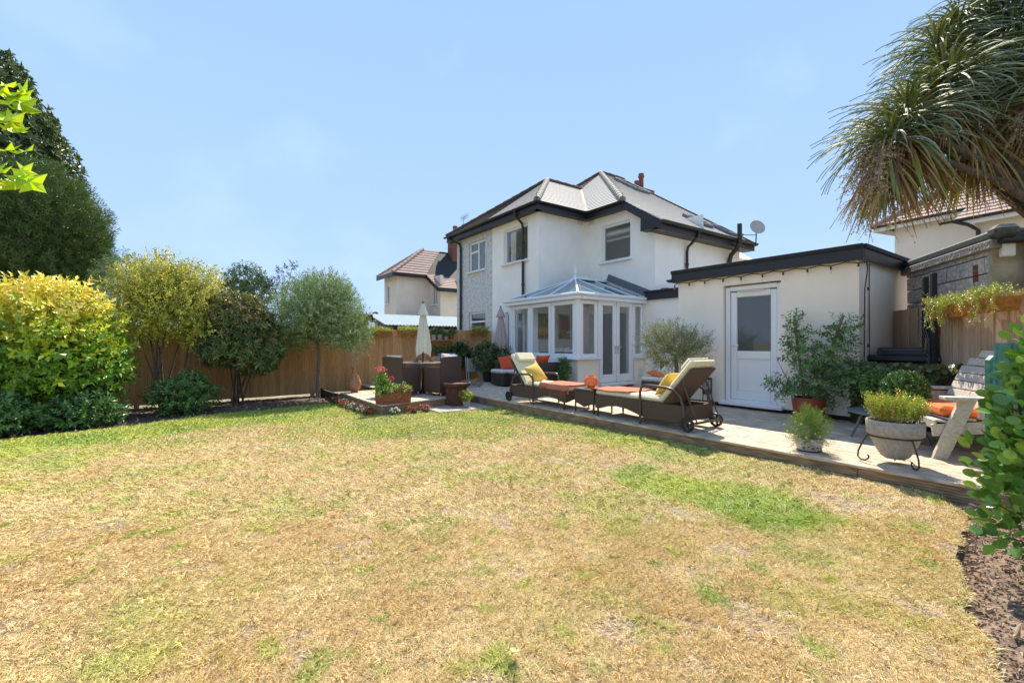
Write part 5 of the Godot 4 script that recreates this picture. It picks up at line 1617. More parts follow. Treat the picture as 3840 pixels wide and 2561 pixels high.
func build_palm() -> void:
	var base := Vector3(0.41, 0.0, -6.98)
	var t := thing("cabbage_palm", "tall spiky palm with drooping grey green fronds at the upper right", "palm", base)
	var fork := Vector3(-0.26, 1.95, -6.53)
	var heads := [Vector3(-1.15, 3.91, -6.13), Vector3(-1.18, 3.54, -5.74), Vector3(-1.24, 3.24, -5.30), Vector3(-0.92, 3.32, -5.93), Vector3(-0.72, 4.47, -7.06), Vector3(-0.72, 3.72, -6.37), Vector3(-0.47, 3.55, -6.21), Vector3(-0.97, 4.28, -6.88), Vector3(-1.30, 3.42, -5.53), Vector3(-1.34, 3.08, -5.15), Vector3(-1.04, 3.62, -5.68), Vector3(-0.84, 3.95, -6.43), Vector3(-0.54, 4.1, -6.63), Vector3(-1.16, 4.69, -6.79), Vector3(-0.99, 4.92, -7.03), Vector3(-0.79, 4.63, -6.96), Vector3(-1.27, 4.37, -6.47)]
	var g := Geo.new()
	g.tube([base, base + Vector3(-.15, .8, .1), base + Vector3(-.4, 1.5, .3), fork], [.13, .11, .1, .09], 11)
	obj("trunk", g, M.bark, t, true)
	for h in heads:
		g = Geo.new()
		limb(g, fork + (h - fork).normalized() * -.05, h, .042, .028, .1, 9)
		obj("limb", g, M.bark, t, true)
	# a sword leaf that arches over
	var leaf := func(l: float, w: float, arch: float) -> Mesh:
		var q := Geo.new()
		q.use_tint = true
		var pv: Array[Vector3] = []; var wd: Array[float] = []
		for k in 8:
			var u := k / 7.0
			pv.append(Vector3(0, l * sin(u * arch) / arch, -l * (1.0 - cos(u * arch)) / arch))
			wd.append(w * (.55 + .45 * sin(PI * minf(u * 1.6, 1.0) * .5 + .1)) * (1.0 - pow(u, 2.2)) * .5)
		for k in 7:
			var nn := (pv[k + 1] - pv[k]).cross(Vector3.RIGHT).normalized()
			var dip := nn * -.006
			for sg in [-1.0, 1.0]:
				var a := pv[k]; var b := pv[k + 1]
				q.quad(a + dip, b + dip, b + Vector3.RIGHT * wd[k + 1] * sg, a + Vector3.RIGHT * wd[k] * sg, nn)
		return q.mesh()
	leaf_mat("palm_leaf", .6, .5)
	var live := [Color(.17, .21, .09), Color(.22, .25, .13), Color(.13, .18, .06), Color(.28, .29, .18)]
	var s := Swarm.new()
	var s2 := Swarm.new()
	for hi in heads.size():
		var h: Vector3 = heads[hi] - base
		for i in [150, 140, 130, 120, 170, 140, 140, 150, 110, 120, 110, 140, 150, 150, 150, 150, 140][hi]:
			var up := rng.randf_range(-.25, 1.0)
			var a := rng.randf() * TAU
			var d := Vector3(cos(a), up, sin(a)).normalized()
			# +y along d, the leaf's back (-z) towards the ground
			var x := d.cross(Vector3.UP).normalized()
			var z := x.cross(d).normalized()
			var k := rng.randf_range(.7, 1.15)
			s.add(Transform3D(Basis(x, d, z) * Basis.from_scale(Vector3(k, k, k)), h + d * .05 + Vector3.UP * rng.randf_range(-.05, .12)), pick(live))
		for i in [30, 60, 150, 200, 30, 110, 140, 30, 40, 100, 50, 40, 40, 20, 20, 20, 20][hi]:
			var a := rng.randf() * TAU
			var d := Vector3(cos(a) * .55, -1.0 + rng.randf() * .5, sin(a) * .55).normalized()
			var x := d.cross(Vector3.UP).normalized()
			var z := x.cross(d).normalized()
			var k := rng.randf_range(.5, .95)
			s2.add(Transform3D(Basis(x, d, z) * Basis.from_scale(Vector3(k, k, k)), h + Vector3(d.x * .09, -.05 - rng.randf() * .2, d.z * .09)), pick([Color(.26, .13, .05), Color(.18, .09, .04), Color(.38, .2, .05), Color(.45, .32, .09), Color(.2, .25, .06)]))
	swarm("fronds", s, leaf.call(.56, .024, 1.15), M.palm_leaf, t)
	leaf_mat("palm_dead", .75, .4)
	swarm("dead_fronds", s2, leaf.call(.75, .034, .3), M.palm_dead, t)
	# flower panicles hanging below the heads
	s = Swarm.new()
	g = Geo.new()
	for q in [[heads[9], Vector3(-.12, -.62, .28)], [heads[9], Vector3(-.22, -.5, .2)], [heads[9], Vector3(-.02, -.72, .16)], [heads[9], Vector3(-.05, -.55, .3)], [heads[9], Vector3(-.18, -.68, .12)], [heads[9], Vector3(.0, -.45, .3)], [heads[9], Vector3(-.25, -.35, .25)], [heads[9], Vector3(.05, -.7, .0)], [heads[5], Vector3(-.25, -.45, .35)], [heads[6], Vector3(-.2, -.45, .3)], [heads[3], Vector3(.1, -.8, .1)]]:
		var a: Vector3 = q[0]; var e: Vector3 = q[0] + q[1] * .95
		var m := a.lerp(e, .5) + Vector3(0, .16, 0)
		g.tube([a, m, e], [.016, .012, .004], 5)
		for i in 46:
			var u := rng.randf_range(.3, 1.0)
			var p := a.lerp(m, minf(u * 2, 1)) if u < .5 else m.lerp(e, u * 2 - 1)
			var tip := p + (ball() * .22 + Vector3(0, -.12, 0))
			g.tube([p, p.lerp(tip, .5) + Vector3(0, .02, 0), tip], [.004, .003, .0015], 3, false)
			for j in 9:
				s.add(Transform3D(Basis.from_euler(ball() * 3.0) * Basis.from_scale(Vector3.ONE * rng.randf_range(.7, 1.3)), p.lerp(tip, (j + 1) / 9.0) + ball() * .012 - base), pick([Color(.5, .38, .2), Color(.4, .3, .15), Color(.6, .48, .27)]))
	obj("flower_stalk", g, M.twig, t, true)
	swarm("flowers", s, leaf_mesh(.014, .018, .4, .2), leaf_mat("palm_flower", .8, .4), t)

# ---------------------------------------------------------------- furniture
func make_lounger(label: String, at: Vector3, turn: float) -> Node3D:
	var t := thing("sun_lounger", label, "sun lounger", at, turn, "wicker sun loungers on the deck")
	var X := Vector3.RIGHT; var Y := Vector3.UP
	var side := [Vector2(-.05, .33), Vector2(-.05, .13), Vector2(.05, .13), Vector2(.2, .175), Vector2(.4, .2), Vector2(.6, .18), Vector2(.78, .13), Vector2(.9, .1), Vector2(1.5, .1), Vector2(1.58, .13), Vector2(1.58, .33)]
	for z in [.3, -.3]:
		var g := Geo.new()
		g.prism(side, .03, Vector3(0, 0, z), X, Y)
		obj("side_panel", g, M.wicker, t)
	var g := Geo.new()
	g.prism([Vector2(-.285, .33), Vector2(-.285, .13), Vector2(-.2, .15), Vector2(0, .2), Vector2(.2, .15), Vector2(.285, .13), Vector2(.285, .33)], .03, Vector3(-.035, 0, 0), Vector3(0, 0, -1), Y)
	g.box(Vector3(1.565, .23, 0), Vector3(.03, .2, .57)); g.box(Vector3(.6, .315, 0), Vector3(1.2, .03, .57))
	obj("end_panel", g, M.wicker, t)
	for q in [Vector3(0, 0, .3), Vector3(0, 0, -.3)]:
		g = Geo.new()
		g.tube([q + Y * .02, q + Y * .2], .017, 8); g.tube([q, q + Y * .02], .012, 8)
		obj("leg", g, M.black_metal, t)
	for z in [.325, -.325]:
		g = Geo.new()
		g.tube([Vector3(.85, .0, z), Vector3(.85, .46, z), Vector3(.87, .52, z), Vector3(.92, .555, z), Vector3(1.0, .565, z), Vector3(1.3, .555, z), Vector3(1.42, .53, z), Vector3(1.5, .46, z), Vector3(1.55, .34, z), Vector3(1.58, .1, z)], .019, 9)
		obj("arm", g, M.brown_metal, t)
		# wheel
		g = Geo.new()
		var ax := Basis(X, PI / 2)
		g.lathe([Vector2(.07, -.02), Vector2(.085, -.026), Vector2(.096, -.018), Vector2(.098, 0), Vector2(.096, .018), Vector2(.085, .026), Vector2(.07, .02), Vector2(.07, -.02)], 24, Vector3(1.62, .098, z * 1.06), ax)
		var w := obj("wheel", g, M.black_metal, t)
		g = Geo.new()
		g.lathe([Vector2(0, -.012), Vector2(.022, -.02), Vector2(.022, .02), Vector2(0, .012)], 10, Vector3(1.62, .098, z * 1.06), ax)
		for k in 5:
			var a := TAU * k / 5.0
			g.bar(Vector3(1.62, .098, z * 1.06), Vector3(1.62 + cos(a) * .075, .098 + sin(a) * .075, z * 1.06), .022, .026, .003)
		obj("rim", g, M.black_metal, w)
	g = Geo.new()
	g.tube([Vector3(1.62, .098, -.34), Vector3(1.62, .098, .34)], .012, 7)
	obj("axle", g, M.brown_metal, t)
	# back rest
	var h := Vector3(1.22, .34, 0); var dir := Vector3(.66, .75, 0).normalized(); var nn := Vector3(-dir.y, dir.x, 0)
	var turn_b := Basis(dir, nn, dir.cross(nn))
	g = Geo.new()
	g.box(h + dir * .32, Vector3(.66, .035, .58), .01, turn_b)
	obj("backrest", g, M.wicker, t)
	g = Geo.new()
	for z in [.27, -.27]: g.tube([h + dir * .42 + Vector3(0, 0, z) - nn * .02, Vector3(1.72, .12, z), Vector3(1.3, .14, z)], .012, 7)
	g.tube([Vector3(1.72, .12, .3), Vector3(1.72, .12, -.3)], .012, 7)
	obj("back_support", g, M.brown_metal, t)
	g = Geo.new()
	g.box(Vector3(.56, .375, 0), Vector3(1.3, .085, .56), .03)
	obj("seat_pad", g, M.cushion_cream, t)
	g = Geo.new()
	g.box(h + dir * .365 + nn * .065, Vector3(.73, .085, .56), .03, turn_b)
	obj("back_pad", g, M.cushion_cream, t)
	g = Geo.new()
	g.box(h + dir * .60 + nn * .135, Vector3(.22, .07, .46), .03, turn_b)
	obj("head_pad", g, M.cushion_cream, t)
	return t
func cushion(label: String, mt: String, at: Vector3, size: Vector3, turn: Basis, pw := 3.0) -> void:
	var g := Geo.new()
	g.pillow(Vector3.ZERO, size, turn, pw)
	one("cushion", g, M[mt], label, "cushion", at)
func towel(label: String, at: Vector3, f: Callable, bands: Callable) -> void:
	var t := thing("towel", label, "towel", at)
	var g := Geo.new()
	g.grid(26, 30, f, Vector3.UP, .008)
	obj("cloth", g, M.towel, t)
	for b in [.90, .925, .95]:
		g = Geo.new()
		g.grid(26, 1, func(u: float, v: float) -> Vector3: return bands.call(u, b + v * .01), Vector3.UP, .003)
		obj("stripe", g, M.towel_band, t)
func make_chair(label: String, at: Vector3, to: Vector3) -> Node3D:
	var d := to - at
	var t := thing("dining_chair", label, "chair", at, atan2(d.x, d.z), "wicker chairs round the dining table")
	var g := Geo.new()
	g.box(Vector3(0, .24, 0.0), Vector3(.5, .34, .5), .015)
	obj("seat", g, M.wicker_dark, t)
	g = Geo.new()
	g.grid(14, 10, func(u: float, v: float) -> Vector3:
		var x := (u - .5) * .6
		return Vector3(x, .07 + v * (.80 - .02 * pow(u * 2 - 1, 2.0)), -.25 - .05 * (1.0 - pow(u * 2 - 1, 2.0)) - .06 * v), Vector3(0, 0, -1), .05)
	obj("backrest", g, M.wicker, t)
	for s in [-1, 1]:
		g = Geo.new()
		g.prism([Vector2(-.27, .07), Vector2(.27, .07), Vector2(.29, .58), Vector2(.24, .62), Vector2(-.28, .64)], .05, Vector3(.285 * s, 0, 0), Vector3(0, 0, 1), Vector3.UP)
		obj("arm", g, M.wicker, t)
	for q in [Vector3(.26, 0, .24), Vector3(-.26, 0, .24), Vector3(.26, 0, -.24), Vector3(-.26, 0, -.24)]:
		g = Geo.new()
		g.tube([q, q + Vector3.UP * .08], .016, 7)
		obj("foot", g, M.chrome, t)
	g = Geo.new()
	g.box(Vector3(0, .445, .01), Vector3(.48, .08, .48), .03)
	obj("seat_cushion", g, M.cushion_white, t)
	g = Geo.new()
	g.pillow(Vector3(0, .7, -.2), Vector3(.48, .14, .42), Basis(Vector3.RIGHT, 1.38))
	obj("back_cushion", g, M.cushion_white, t)
	return t
func parasol(called: String, label: String, at: Vector3, top: float, low: float, r: float, m: Material, pole: Material) -> void:
	var t := thing(called, label, "parasol", at)
	var g := Geo.new()
	g.tube([Vector3(0, .0, 0), Vector3(0, top, 0)], .019, 9); g.lathe([Vector2(0, top + .05), Vector2(.022, top + .03), Vector2(.03, top - .01), Vector2(0, top - .02)], 10)
	obj("pole", g, pole, t)
	g = Geo.new()
	g.lathe([Vector2(.25, 0), Vector2(.25, .05), Vector2(.2, .08), Vector2(.04, .1), Vector2(.03, .25), Vector2(0, .25)], 20)
	obj("base", g, M.black_metal, t)
	# folded cloth: eight pleats
	g = Geo.new()
	g.grid(72, 16, func(u: float, v: float) -> Vector3:
		var a := u * TAU
		var w := lerpf(.035, 1.0, pow(v, .8)) * (1.0 - .18 * smoothstep(.85, 1.0, v))
		var pl := .74 + .26 * pow(absf(cos(a * 4.0 + .5 * sin(v * 3.0))), .7)
		var rr := r * w * pl * (1.0 + .08 * sin(a + 1.0 + v * 2.0))
		var y := lerpf(top - .02, low, v) - .07 * v * v * v * (pl - .74) / .26 * .6 + .05 * sin(a * 2.0 + 1.0) * v * v
		return Vector3(cos(a) * rr, y, sin(a) * rr), Vector3.UP)
	obj("canopy", g, m, t)
	g = Geo.new()
	g.grid(48, 5, func(u: float, v: float) -> Vector3:
		var a := u * TAU
		var rr := lerpf(.03, r * .62, v) * (.85 + .15 * absf(cos(a * 4.0)))
		return Vector3(cos(a) * rr, top - .01 - v * .27 - .03 * absf(cos(a * 4.0)) * v, sin(a) * rr), Vector3.UP)
	obj("vent_flap", g, m, t)
func pot_profile(r: float, h: float, flare: float, rim := .0) -> Array:
	# base radius r * flare, wall, rolled rim, inside
	var p: Array = [Vector2(0, 0), Vector2(r * flare, 0)]
	for k in 6:
		var u := (k + 1) / 6.0
		p.append(Vector2(lerpf(r * flare, r, pow(u, .7)), h * u * (1.0 - (.16 if rim > 0.0 else 0.0))))
	if rim > 0.0:
		p.append_array([Vector2(r + rim, h * .85), Vector2(r + rim, h)])
	else:
		p.append(Vector2(r, h))
	p.append_array([Vector2(r - .018, h), Vector2(r - .025, h * .86), Vector2(0, h * .86)])
	return p
func potted(called: String, label: String, category: String, at: Vector3, r: float, h: float, flare: float, m: Material, rim := 0.0, group := "") -> Node3D:
	var t := thing(called, label, category, at, 0, group)
	var g := Geo.new()
	g.lathe(pot_profile(r, h, flare, rim), 24)
	obj("pot", g, m, t)
	g = Geo.new()
	g.lathe([Vector2(r - .022, h * .88), Vector2(r * .5, h * .9), Vector2(0, h * .91)], 14)
	obj("soil", g, M.soil, t)
	return t
func bloom(s: Swarm, at: Vector3, rad: Vector3, n: int, cols: Array, size: float) -> void:
	for i in n:
		var d := ball()
		s.add(Transform3D(aim(d + Vector3.UP * .8, rng.randf() * TAU, size * rng.randf_range(.7, 1.2)), at + d * rad), pick(cols))
const RED := [Color(.7, .05, .03), Color(.6, .03, .03), Color(.75, .12, .05)]
const PINK := [Color(.75, .16, .2), Color(.8, .28, .28), Color(.65, .1, .16)]
const WHITE_FLOWER := [Color(.8, .76, .72), Color(.75, .6, .62)]
var petal: ArrayMesh
var small_leaf: ArrayMesh
func build_furniture() -> void:
	var Y := Vector3.UP; var X := Vector3.RIGHT
	petal = sprig_mesh(5, .006, .018, .02, 1.5, 31)
	small_leaf = sprig_mesh(6, .06, .03, .045, 1.0, 32)
	leaf_mat("petal", .7, .6)
	var D := .131
	# ---- loungers
	make_lounger("dark wicker sun lounger facing right with cream pads nearest the conservatory", Vector3(-5.9, D, -5.66), PI)
	make_lounger("dark wicker sun lounger on wheels with its back to the glazed door", Vector3(-5.1, D, -5.66), 0.0)
	cushion("round yellow cushion on the lounger nearest the conservatory", "cushion_yellow", Vector3(-7.0, D + .57, -5.6), Vector3(.40, .16, .40), Basis(Vector3(0, 0, 1), -1.0) * Basis(Y, .3), 2.2)
	cushion("yellow scatter cushion against the raised back of the nearer lounger", "cushion_yellow", Vector3(-3.98, D + .58, -5.66), Vector3(.40, .16, .42), Basis(Vector3(0, 0, 1), .95))
	var fold := func(v: float, flat_w: float, drop: float) -> Vector2:
		# along the width, then down over the edge: (across, height)
		var l := v * (flat_w + drop)
		if l < flat_w: return Vector2(l, .02 * sin(v * 9.0) * .2)
		var e := l - flat_w
		return Vector2(flat_w + .022 * (1.0 - exp(-e * 40.0)), -e + .012)
	var t1 := func(u: float, v: float) -> Vector3:
		var q: Vector2 = fold.call(v, .56, .14 + .10 * sin(u * 2.6) * sin(u * 2.6))
		return Vector3(-.40 + u * .80, .432 + q.y + .012 * sin(u * 14.0) * smoothstep(.6, 1.0, v), -.27 + q.x + .014 * sin(u * 18.0) * smoothstep(.7, 1.0, v))
	towel("salmon towel draped over the side of the far lounger", Vector3(-6.2, D, -5.67), t1, func(u: float, v: float) -> Vector3: return t1.call(u, v) + Vector3(0, .001, .009))
	var t2 := func(u: float, v: float) -> Vector3:
		var q: Vector2 = fold.call(v, .74, .07)
		return Vector3(.62 - q.x, .434 + q.y + .008 * sin(u * 9.0 + v * 4.0), -.31 + u * .61)
	towel("salmon towel lying flat on the foot of the nearer lounger", Vector3(-5.12, D, -5.66), t2, func(u: float, v: float) -> Vector3: return t2.call(u, v) + Vector3(-.004, .006, 0))
	# ---- side table and lantern
	var t := thing("side_table", "small square wicker side table with glass top between the loungers", "table", Vector3(-5.46, D, -5.63))
	for s in [-1, 1]:
		for k in 2:
			var g := Geo.new()
			var arch := [Vector2(-.22, .36), Vector2(-.22, .16), Vector2(-.12, .14), Vector2(0, .1), Vector2(.12, .14), Vector2(.22, .16), Vector2(.22, .36)]
			if k == 0: g.prism(arch, .02, Vector3(0, 0, .22 * s), X, Y)
			else: g.prism(arch, .02, Vector3(.22 * s, 0, 0), Vector3(0, 0, 1), Y)
			obj("skirt", g, M.wicker, t)
		for s2 in [-1, 1]:
			var g := Geo.new()
			g.tube([Vector3(.215 * s, 0, .215 * s2), Vector3(.215 * s, .37, .215 * s2)], .014, 7)
			obj("leg", g, M.black_metal, t)
	var g := Geo.new()
	g.box(Vector3(0, .378, 0), Vector3(.49, .03, .49), .01)
	obj("top_frame", g, M.wicker, t)
	g = Geo.new()
	g.box(Vector3(0, .398, 0), Vector3(.47, .008, .47), .002)
	obj("glass_top", g, M.table_glass, t)
	t = thing("lantern", "round orange slatted lantern on the wicker side table", "lantern", Vector3(-5.52, D + .403, -5.63))
	g = Geo.new()
	g.lathe([Vector2(0, 0), Vector2(.06, 0), Vector2(.065, .015), Vector2(.085, .035), Vector2(.098, .06), Vector2(.09, .062), Vector2(.06, .03), Vector2(0, .025)], 24)
	obj("base", g, M.orange_lantern, t)
	g = Geo.new()
	g.lathe([Vector2(.1, .14), Vector2(.096, .165), Vector2(.08, .19), Vector2(.062, .2), Vector2(.062, .215), Vector2(.052, .215), Vector2(.052, .195), Vector2(.085, .165), Vector2(.092, .14), Vector2(.1, .14)], 24)
	obj("collar", g, M.orange_lantern, t)
	for k in 16:
		g = Geo.new()
		var a := TAU * k / 16.0
		var dd := Vector3(cos(a), 0, sin(a))
		g.tube([dd * .096 + Y * .055, dd * .106 + Y * .08, dd * .108 + Y * .1, dd * .106 + Y * .125, dd * .098 + Y * .15], [.013, .013, .013, .013, .013], 6)
		obj("slat", g, M.orange_lantern, t)
	g = Geo.new()
	g.tube([Vector3(0, .025, 0), Vector3(0, .1, 0)], .03, 12)
	obj("candle", g, M.cushion_white, t)
	# ---- dining set
	var tc := Vector3(-9.97, D, -4.55)
	t = thing("dining_table", "round glass topped wicker table under the cream parasol", "table", tc)
	g = Geo.new()
	g.lathe([Vector2(0, .69), Vector2(.5, .69), Vector2(.52, .7), Vector2(.52, .715), Vector2(.5, .72), Vector2(0, .72)], 36)
	obj("top", g, M.table_glass, t)
	g = Geo.new()
	g.lathe([Vector2(.5, .6), Vector2(.505, .69), Vector2(.48, .69), Vector2(.48, .6), Vector2(.5, .6)], 30)
	obj("apron", g, M.wicker, t)
	for k in 4:
		g = Geo.new()
		var a := TAU * k / 4.0 + .4
		g.tube([Vector3(cos(a) * .12, 0.0, sin(a) * .12), Vector3(cos(a) * .1, .3, sin(a) * .1), Vector3(cos(a) * .42, .65, sin(a) * .42)], .03, 8)
		obj("leg", g, M.wicker_dark, t)
	make_chair("wicker tub chair with its back to the flower trough", Vector3(-9.72, D, -3.93), tc)
	make_chair("wicker tub chair behind the rusty planter", Vector3(-9.28, D, -4.72), tc)
	make_chair("wicker tub chair on the fence side of the dining table", Vector3(-10.25, D, -5.2), tc)
	parasol("parasol", "closed cream parasol standing through the dining table", tc, 2.12, .92, .215, M.canvas_cream, M.pole_brown)
	for i in 2:
		t = potted("herb_pot", ["small terracotta pot left of the parasol pole on table", "small terracotta pot right of the parasol pole on table"][i], "plant pot", tc + [Vector3(-.02, .722, .17), Vector3(.06, .722, -.2)][i], .07, .1, .75, M.terracotta_pale, .008)
	# ---- pink parasol, folding chair and pots in the corner
	parasol("parasol", "closed dusky pink parasol against the white wall", Vector3(-11.32, D, -7.7), 2.25, .98, .24, M.canvas_pink, M.lead_grey)
	var cs := sprig_mesh(6, .12, .045, .085, 1.0, 33)
	t = potted("potted_plant", "bushy dark green plant in a pot below the pink parasol", "plant", Vector3(-11.5, D, -7.35), .16, .3, .75, M.black_felt)
	var s := Swarm.new()
	crown(s, Vector3(.05, .72, .05), Vector3(.36, .38, .36), 330, [Color(.08, .13, .04), Color(.06, .1, .03), Color(.14, .19, .07)], 1.0, .3, .6)
	crown(s, Vector3(.3, .65, -.3), Vector3(.28, .3, .28), 160, [Color(.08, .13, .04), Color(.14, .19, .07)], 1.0, .3, .6)
	swarm("foliage", s, cs, M.leaf, t)
	t = thing("folding_chair", "folded white tubular chair leaning in the deck corner", "chair", Vector3(-11.75, D, -7.0))
	for q in [0.0, .12]:
		g = Geo.new()
		g.tube([Vector3(-.1 + q, .75, -.22), Vector3(.0 + q, .02, -.22), Vector3(.02 + q, .0, -.18), Vector3(.02 + q, .0, .18), Vector3(.0 + q, .02, .22), Vector3(-.1 + q, .75, .22)], .012, 7)
		obj("frame", g, M.dish_grey, t)
	g = Geo.new()
	g.box(Vector3(-.06, .5, 0), Vector3(.012, .4, .4), .004, Basis(Vector3(0, 0, 1), .13))
	obj("seat", g, M.canvas_pink, t)
	t = potted("potted_shrub", "leafy shrub in a terracotta pot standing against the fence", "plant", Vector3(-12.62, D, -7.1), .21, .4, .72, M.terracotta)
	s = Swarm.new()
	crown(s, Vector3(0, .75, 0), Vector3(.3, .38, .3), 300, [Color(.05, .1, .03), Color(.08, .15, .04), Color(.04, .075, .025)], 1.0, .2, .7)
	crown(s, Vector3(.1, .55, .3), Vector3(.25, .22, .25), 90, [Color(.05, .1, .03), Color(.08, .15, .04)], 1.0, .2, .5)
	swarm("foliage", s, cs, M.leaf, t)
	t = thing("cable_reel", "orange extension reel with grey cable coiled on the deck", "cable reel", Vector3(-12.1, D, -7.35))
	g = Geo.new()
	g.lathe([Vector2(0, 0), Vector2(.15, .0), Vector2(.16, .02), Vector2(.15, .05), Vector2(.06, .06), Vector2(.05, .09), Vector2(0, .09)], 18)
	obj("reel", g, M.reel_orange, t)
	g = Geo.new()
	var cp: Array = []
	for k in 60:
		var a := k * .42
		cp.append(Vector3(.75 + .012 * k + cos(a) * (.32 + .005 * k), .008 + .0007 * (k % 7), .55 + .012 * k + sin(a) * .26))
	g.tube(cp, .007, 5)
	obj("cable", g, M.lead_grey, t)
	# ---- garden sofa in front of the conservatory
	t = thing("garden_sofa", "dark wicker corner sofa with pale pads in front of the conservatory", "sofa", Vector3(-9.5, D, -7.35))
	g = Geo.new()
	g.box(Vector3(0, .19, -.02), Vector3(1.9, .32, .74), .01)
	obj("seat_base", g, M.wicker_dark, t)
	g = Geo.new()
	g.box(Vector3(-.72, .19, .42), Vector3(.62, .32, .2), .01)
	obj("chaise_base", g, M.wicker_dark, t)
	g = Geo.new()
	g.box(Vector3(0, .5, -.41), Vector3(1.9, .4, .08), .012)
	obj("backrest", g, M.wicker_dark, t)
	g = Geo.new()
	g.box(Vector3(.92, .35, .0), Vector3(.09, .68, .78), .012)
	obj("arm", g, M.wicker, t)
	g = Geo.new()
	g.box(Vector3(-.92, .35, -.0), Vector3(.08, .64, .7), .012)
	obj("arm", g, M.wicker_dark, t)
	g = Geo.new()
	g.box(Vector3(.1, .4, .0), Vector3(1.5, .1, .72), .035)
	obj("seat_pad", g, M.cushion_white, t)
	g = Geo.new()
	g.box(Vector3(-.72, .4, .16), Vector3(.6, .1, .78), .035)
	obj("seat_pad", g, M.cushion_white, t)
	for x in [-.55, .12, .62]:
		g = Geo.new()
		g.pillow(Vector3(x, .66, -.3), Vector3(.62, .2, .5), Basis(X, 1.25), 4.0)
		obj("back_pad", g, M.cushion_white, t)
	cushion("orange red cushion at the left end of the garden sofa", "cushion_orange", Vector3(-10.12, D + .62, -7.08), Vector3(.42, .15, .42), Basis(Vector3(0, 0, 1), -1.1) * Basis(X, .3))
	cushion("dull red cushion leaning inside the right arm of the garden sofa", "cushion_orange", Vector3(-8.78, D + .66, -7.2), Vector3(.44, .14, .44), Basis(Vector3(0, 0, 1), 1.15))
	# ---- small potted climber by the conservatory wall
	t = potted("potted_climber", "slim climber on a cane in a patterned pot by the conservatory corner", "plant", Vector3(-8.32, D, -7.55), .13, .2, .85, M.stone_pot, .01)
	g = Geo.new()
	g.tube([Vector3(0, .15, 0), Vector3(0, 1.05, 0)], .006, 5)
	obj("cane", g, M.twig, t)
	s = Swarm.new()
	crown(s, Vector3(0, .5, 0), Vector3(.11, .26, .11), 90, [Color(.07, .14, .03), Color(.1, .2, .04)], .8, .1, .3)
	swarm("foliage", s, cs, M.leaf, t)
	# ---- armchair with cushions near the olive
	t = thing("garden_armchair", "wicker garden seat with pale pad and cushions by the link wall", "armchair", Vector3(-6.0, D, -8.35))
	g = Geo.new()
	g.box(Vector3(0, .18, 0), Vector3(.72, .34, .68), .012)
	obj("seat_base", g, M.wicker, t)
	g = Geo.new()
	g.box(Vector3(.02, .5, -.35), Vector3(.74, .52, .07), .012)
	obj("backrest", g, M.wicker_dark, t)
	g = Geo.new()
	g.box(Vector3(0, .4, .0), Vector3(.74, .1, .7), .035)
	obj("seat_pad", g, M.cushion_white, t)
	cushion("white cushion with small dark specks on the wicker garden seat", "cushion_white", Vector3(-5.82, D + .58, -8.4), Vector3(.5, .18, .5), Basis(Vector3(0, 0, 1), -.35) * Basis(X, .55))
	cushion("orange cushion under the speckled one on the wicker garden seat", "cushion_tangerine", Vector3(-6.08, D + .5, -8.25), Vector3(.42, .12, .42), Basis(Vector3(0, 0, 1), -.2))
	# ---- potted olive
	t = potted("potted_olive", "bushy potted olive tree behind the nearer lounger at the outbuilding corner", "plant", Vector3(-5.13, D, -7.48), .2, .36, .7, M.black_felt)
	g = Geo.new()
	g.tube([Vector3(0, .3, 0), Vector3(.03, .7, .02), Vector3(-.02, 1.05, 0)], [.045, .036, .03], 8)
	obj("trunk", g, M.olive_bark, t)
	for i in 6:
		g = Geo.new()
		var a := i * 1.1
		limb(g, Vector3(0, .9, 0), Vector3(cos(a) * .4, 1.3 + .05 * i, sin(a) * .4), .014, .004)
		obj("limb", g, M.olive_bark, t)
	s = Swarm.new()
	var oc := [Color(.24, .28, .12), Color(.19, .22, .09), Color(.33, .36, .2), Color(.28, .27, .15)]
	for b in [[Vector3(-.1, 1.12, .05), Vector3(.42, .36, .36), 520], [Vector3(.28, 1.05, .08), Vector3(.32, .26, .3), 260], [Vector3(-.32, 1.2, .12), Vector3(.28, .28, .28), 220], [Vector3(.52, 1.15, .12), Vector3(.2, .16, .2), 80], [Vector3(-.15, .82, .1), Vector3(.34, .22, .3), 160]]:
		crown(s, b[0], b[1], b[2], oc, .9, .15, .6, .45)
	swarm("crown", s, sprig_mesh(9, .18, .014, .055, .8, 34), M.leaf_soft, t)
	# ---- black lantern by the door
	t = thing("floor_lantern", "small black lantern on legs against the outbuilding wall", "lantern", Vector3(-4.72, D, -7.85))
	for k in 3:
		g = Geo.new()
		var a := TAU * k / 3.0
		g.tube([Vector3(cos(a) * .11, 0, sin(a) * .11), Vector3(cos(a) * .07, .24, sin(a) * .07)], .008, 5)
		obj("leg", g, M.black_metal, t)
	g = Geo.new()
	g.lathe([Vector2(0, .22), Vector2(.085, .22), Vector2(.085, .3), Vector2(.08, .3), Vector2(.08, .235), Vector2(0, .235)], 14)
	for k in 14:
		var a := TAU * k / 14.0
		g.tube([Vector3(cos(a) * .08, .3, sin(a) * .08), Vector3(cos(a) * .08, .5, sin(a) * .08)], .005, 4)
	g.lathe([Vector2(.085, .49), Vector2(.085, .52), Vector2(.05, .535), Vector2(0, .535), Vector2(0, .5), Vector2(.085, .49)], 14)
	obj("cage", g, M.black_metal, t)
	build_pots()
	build_right_corner()

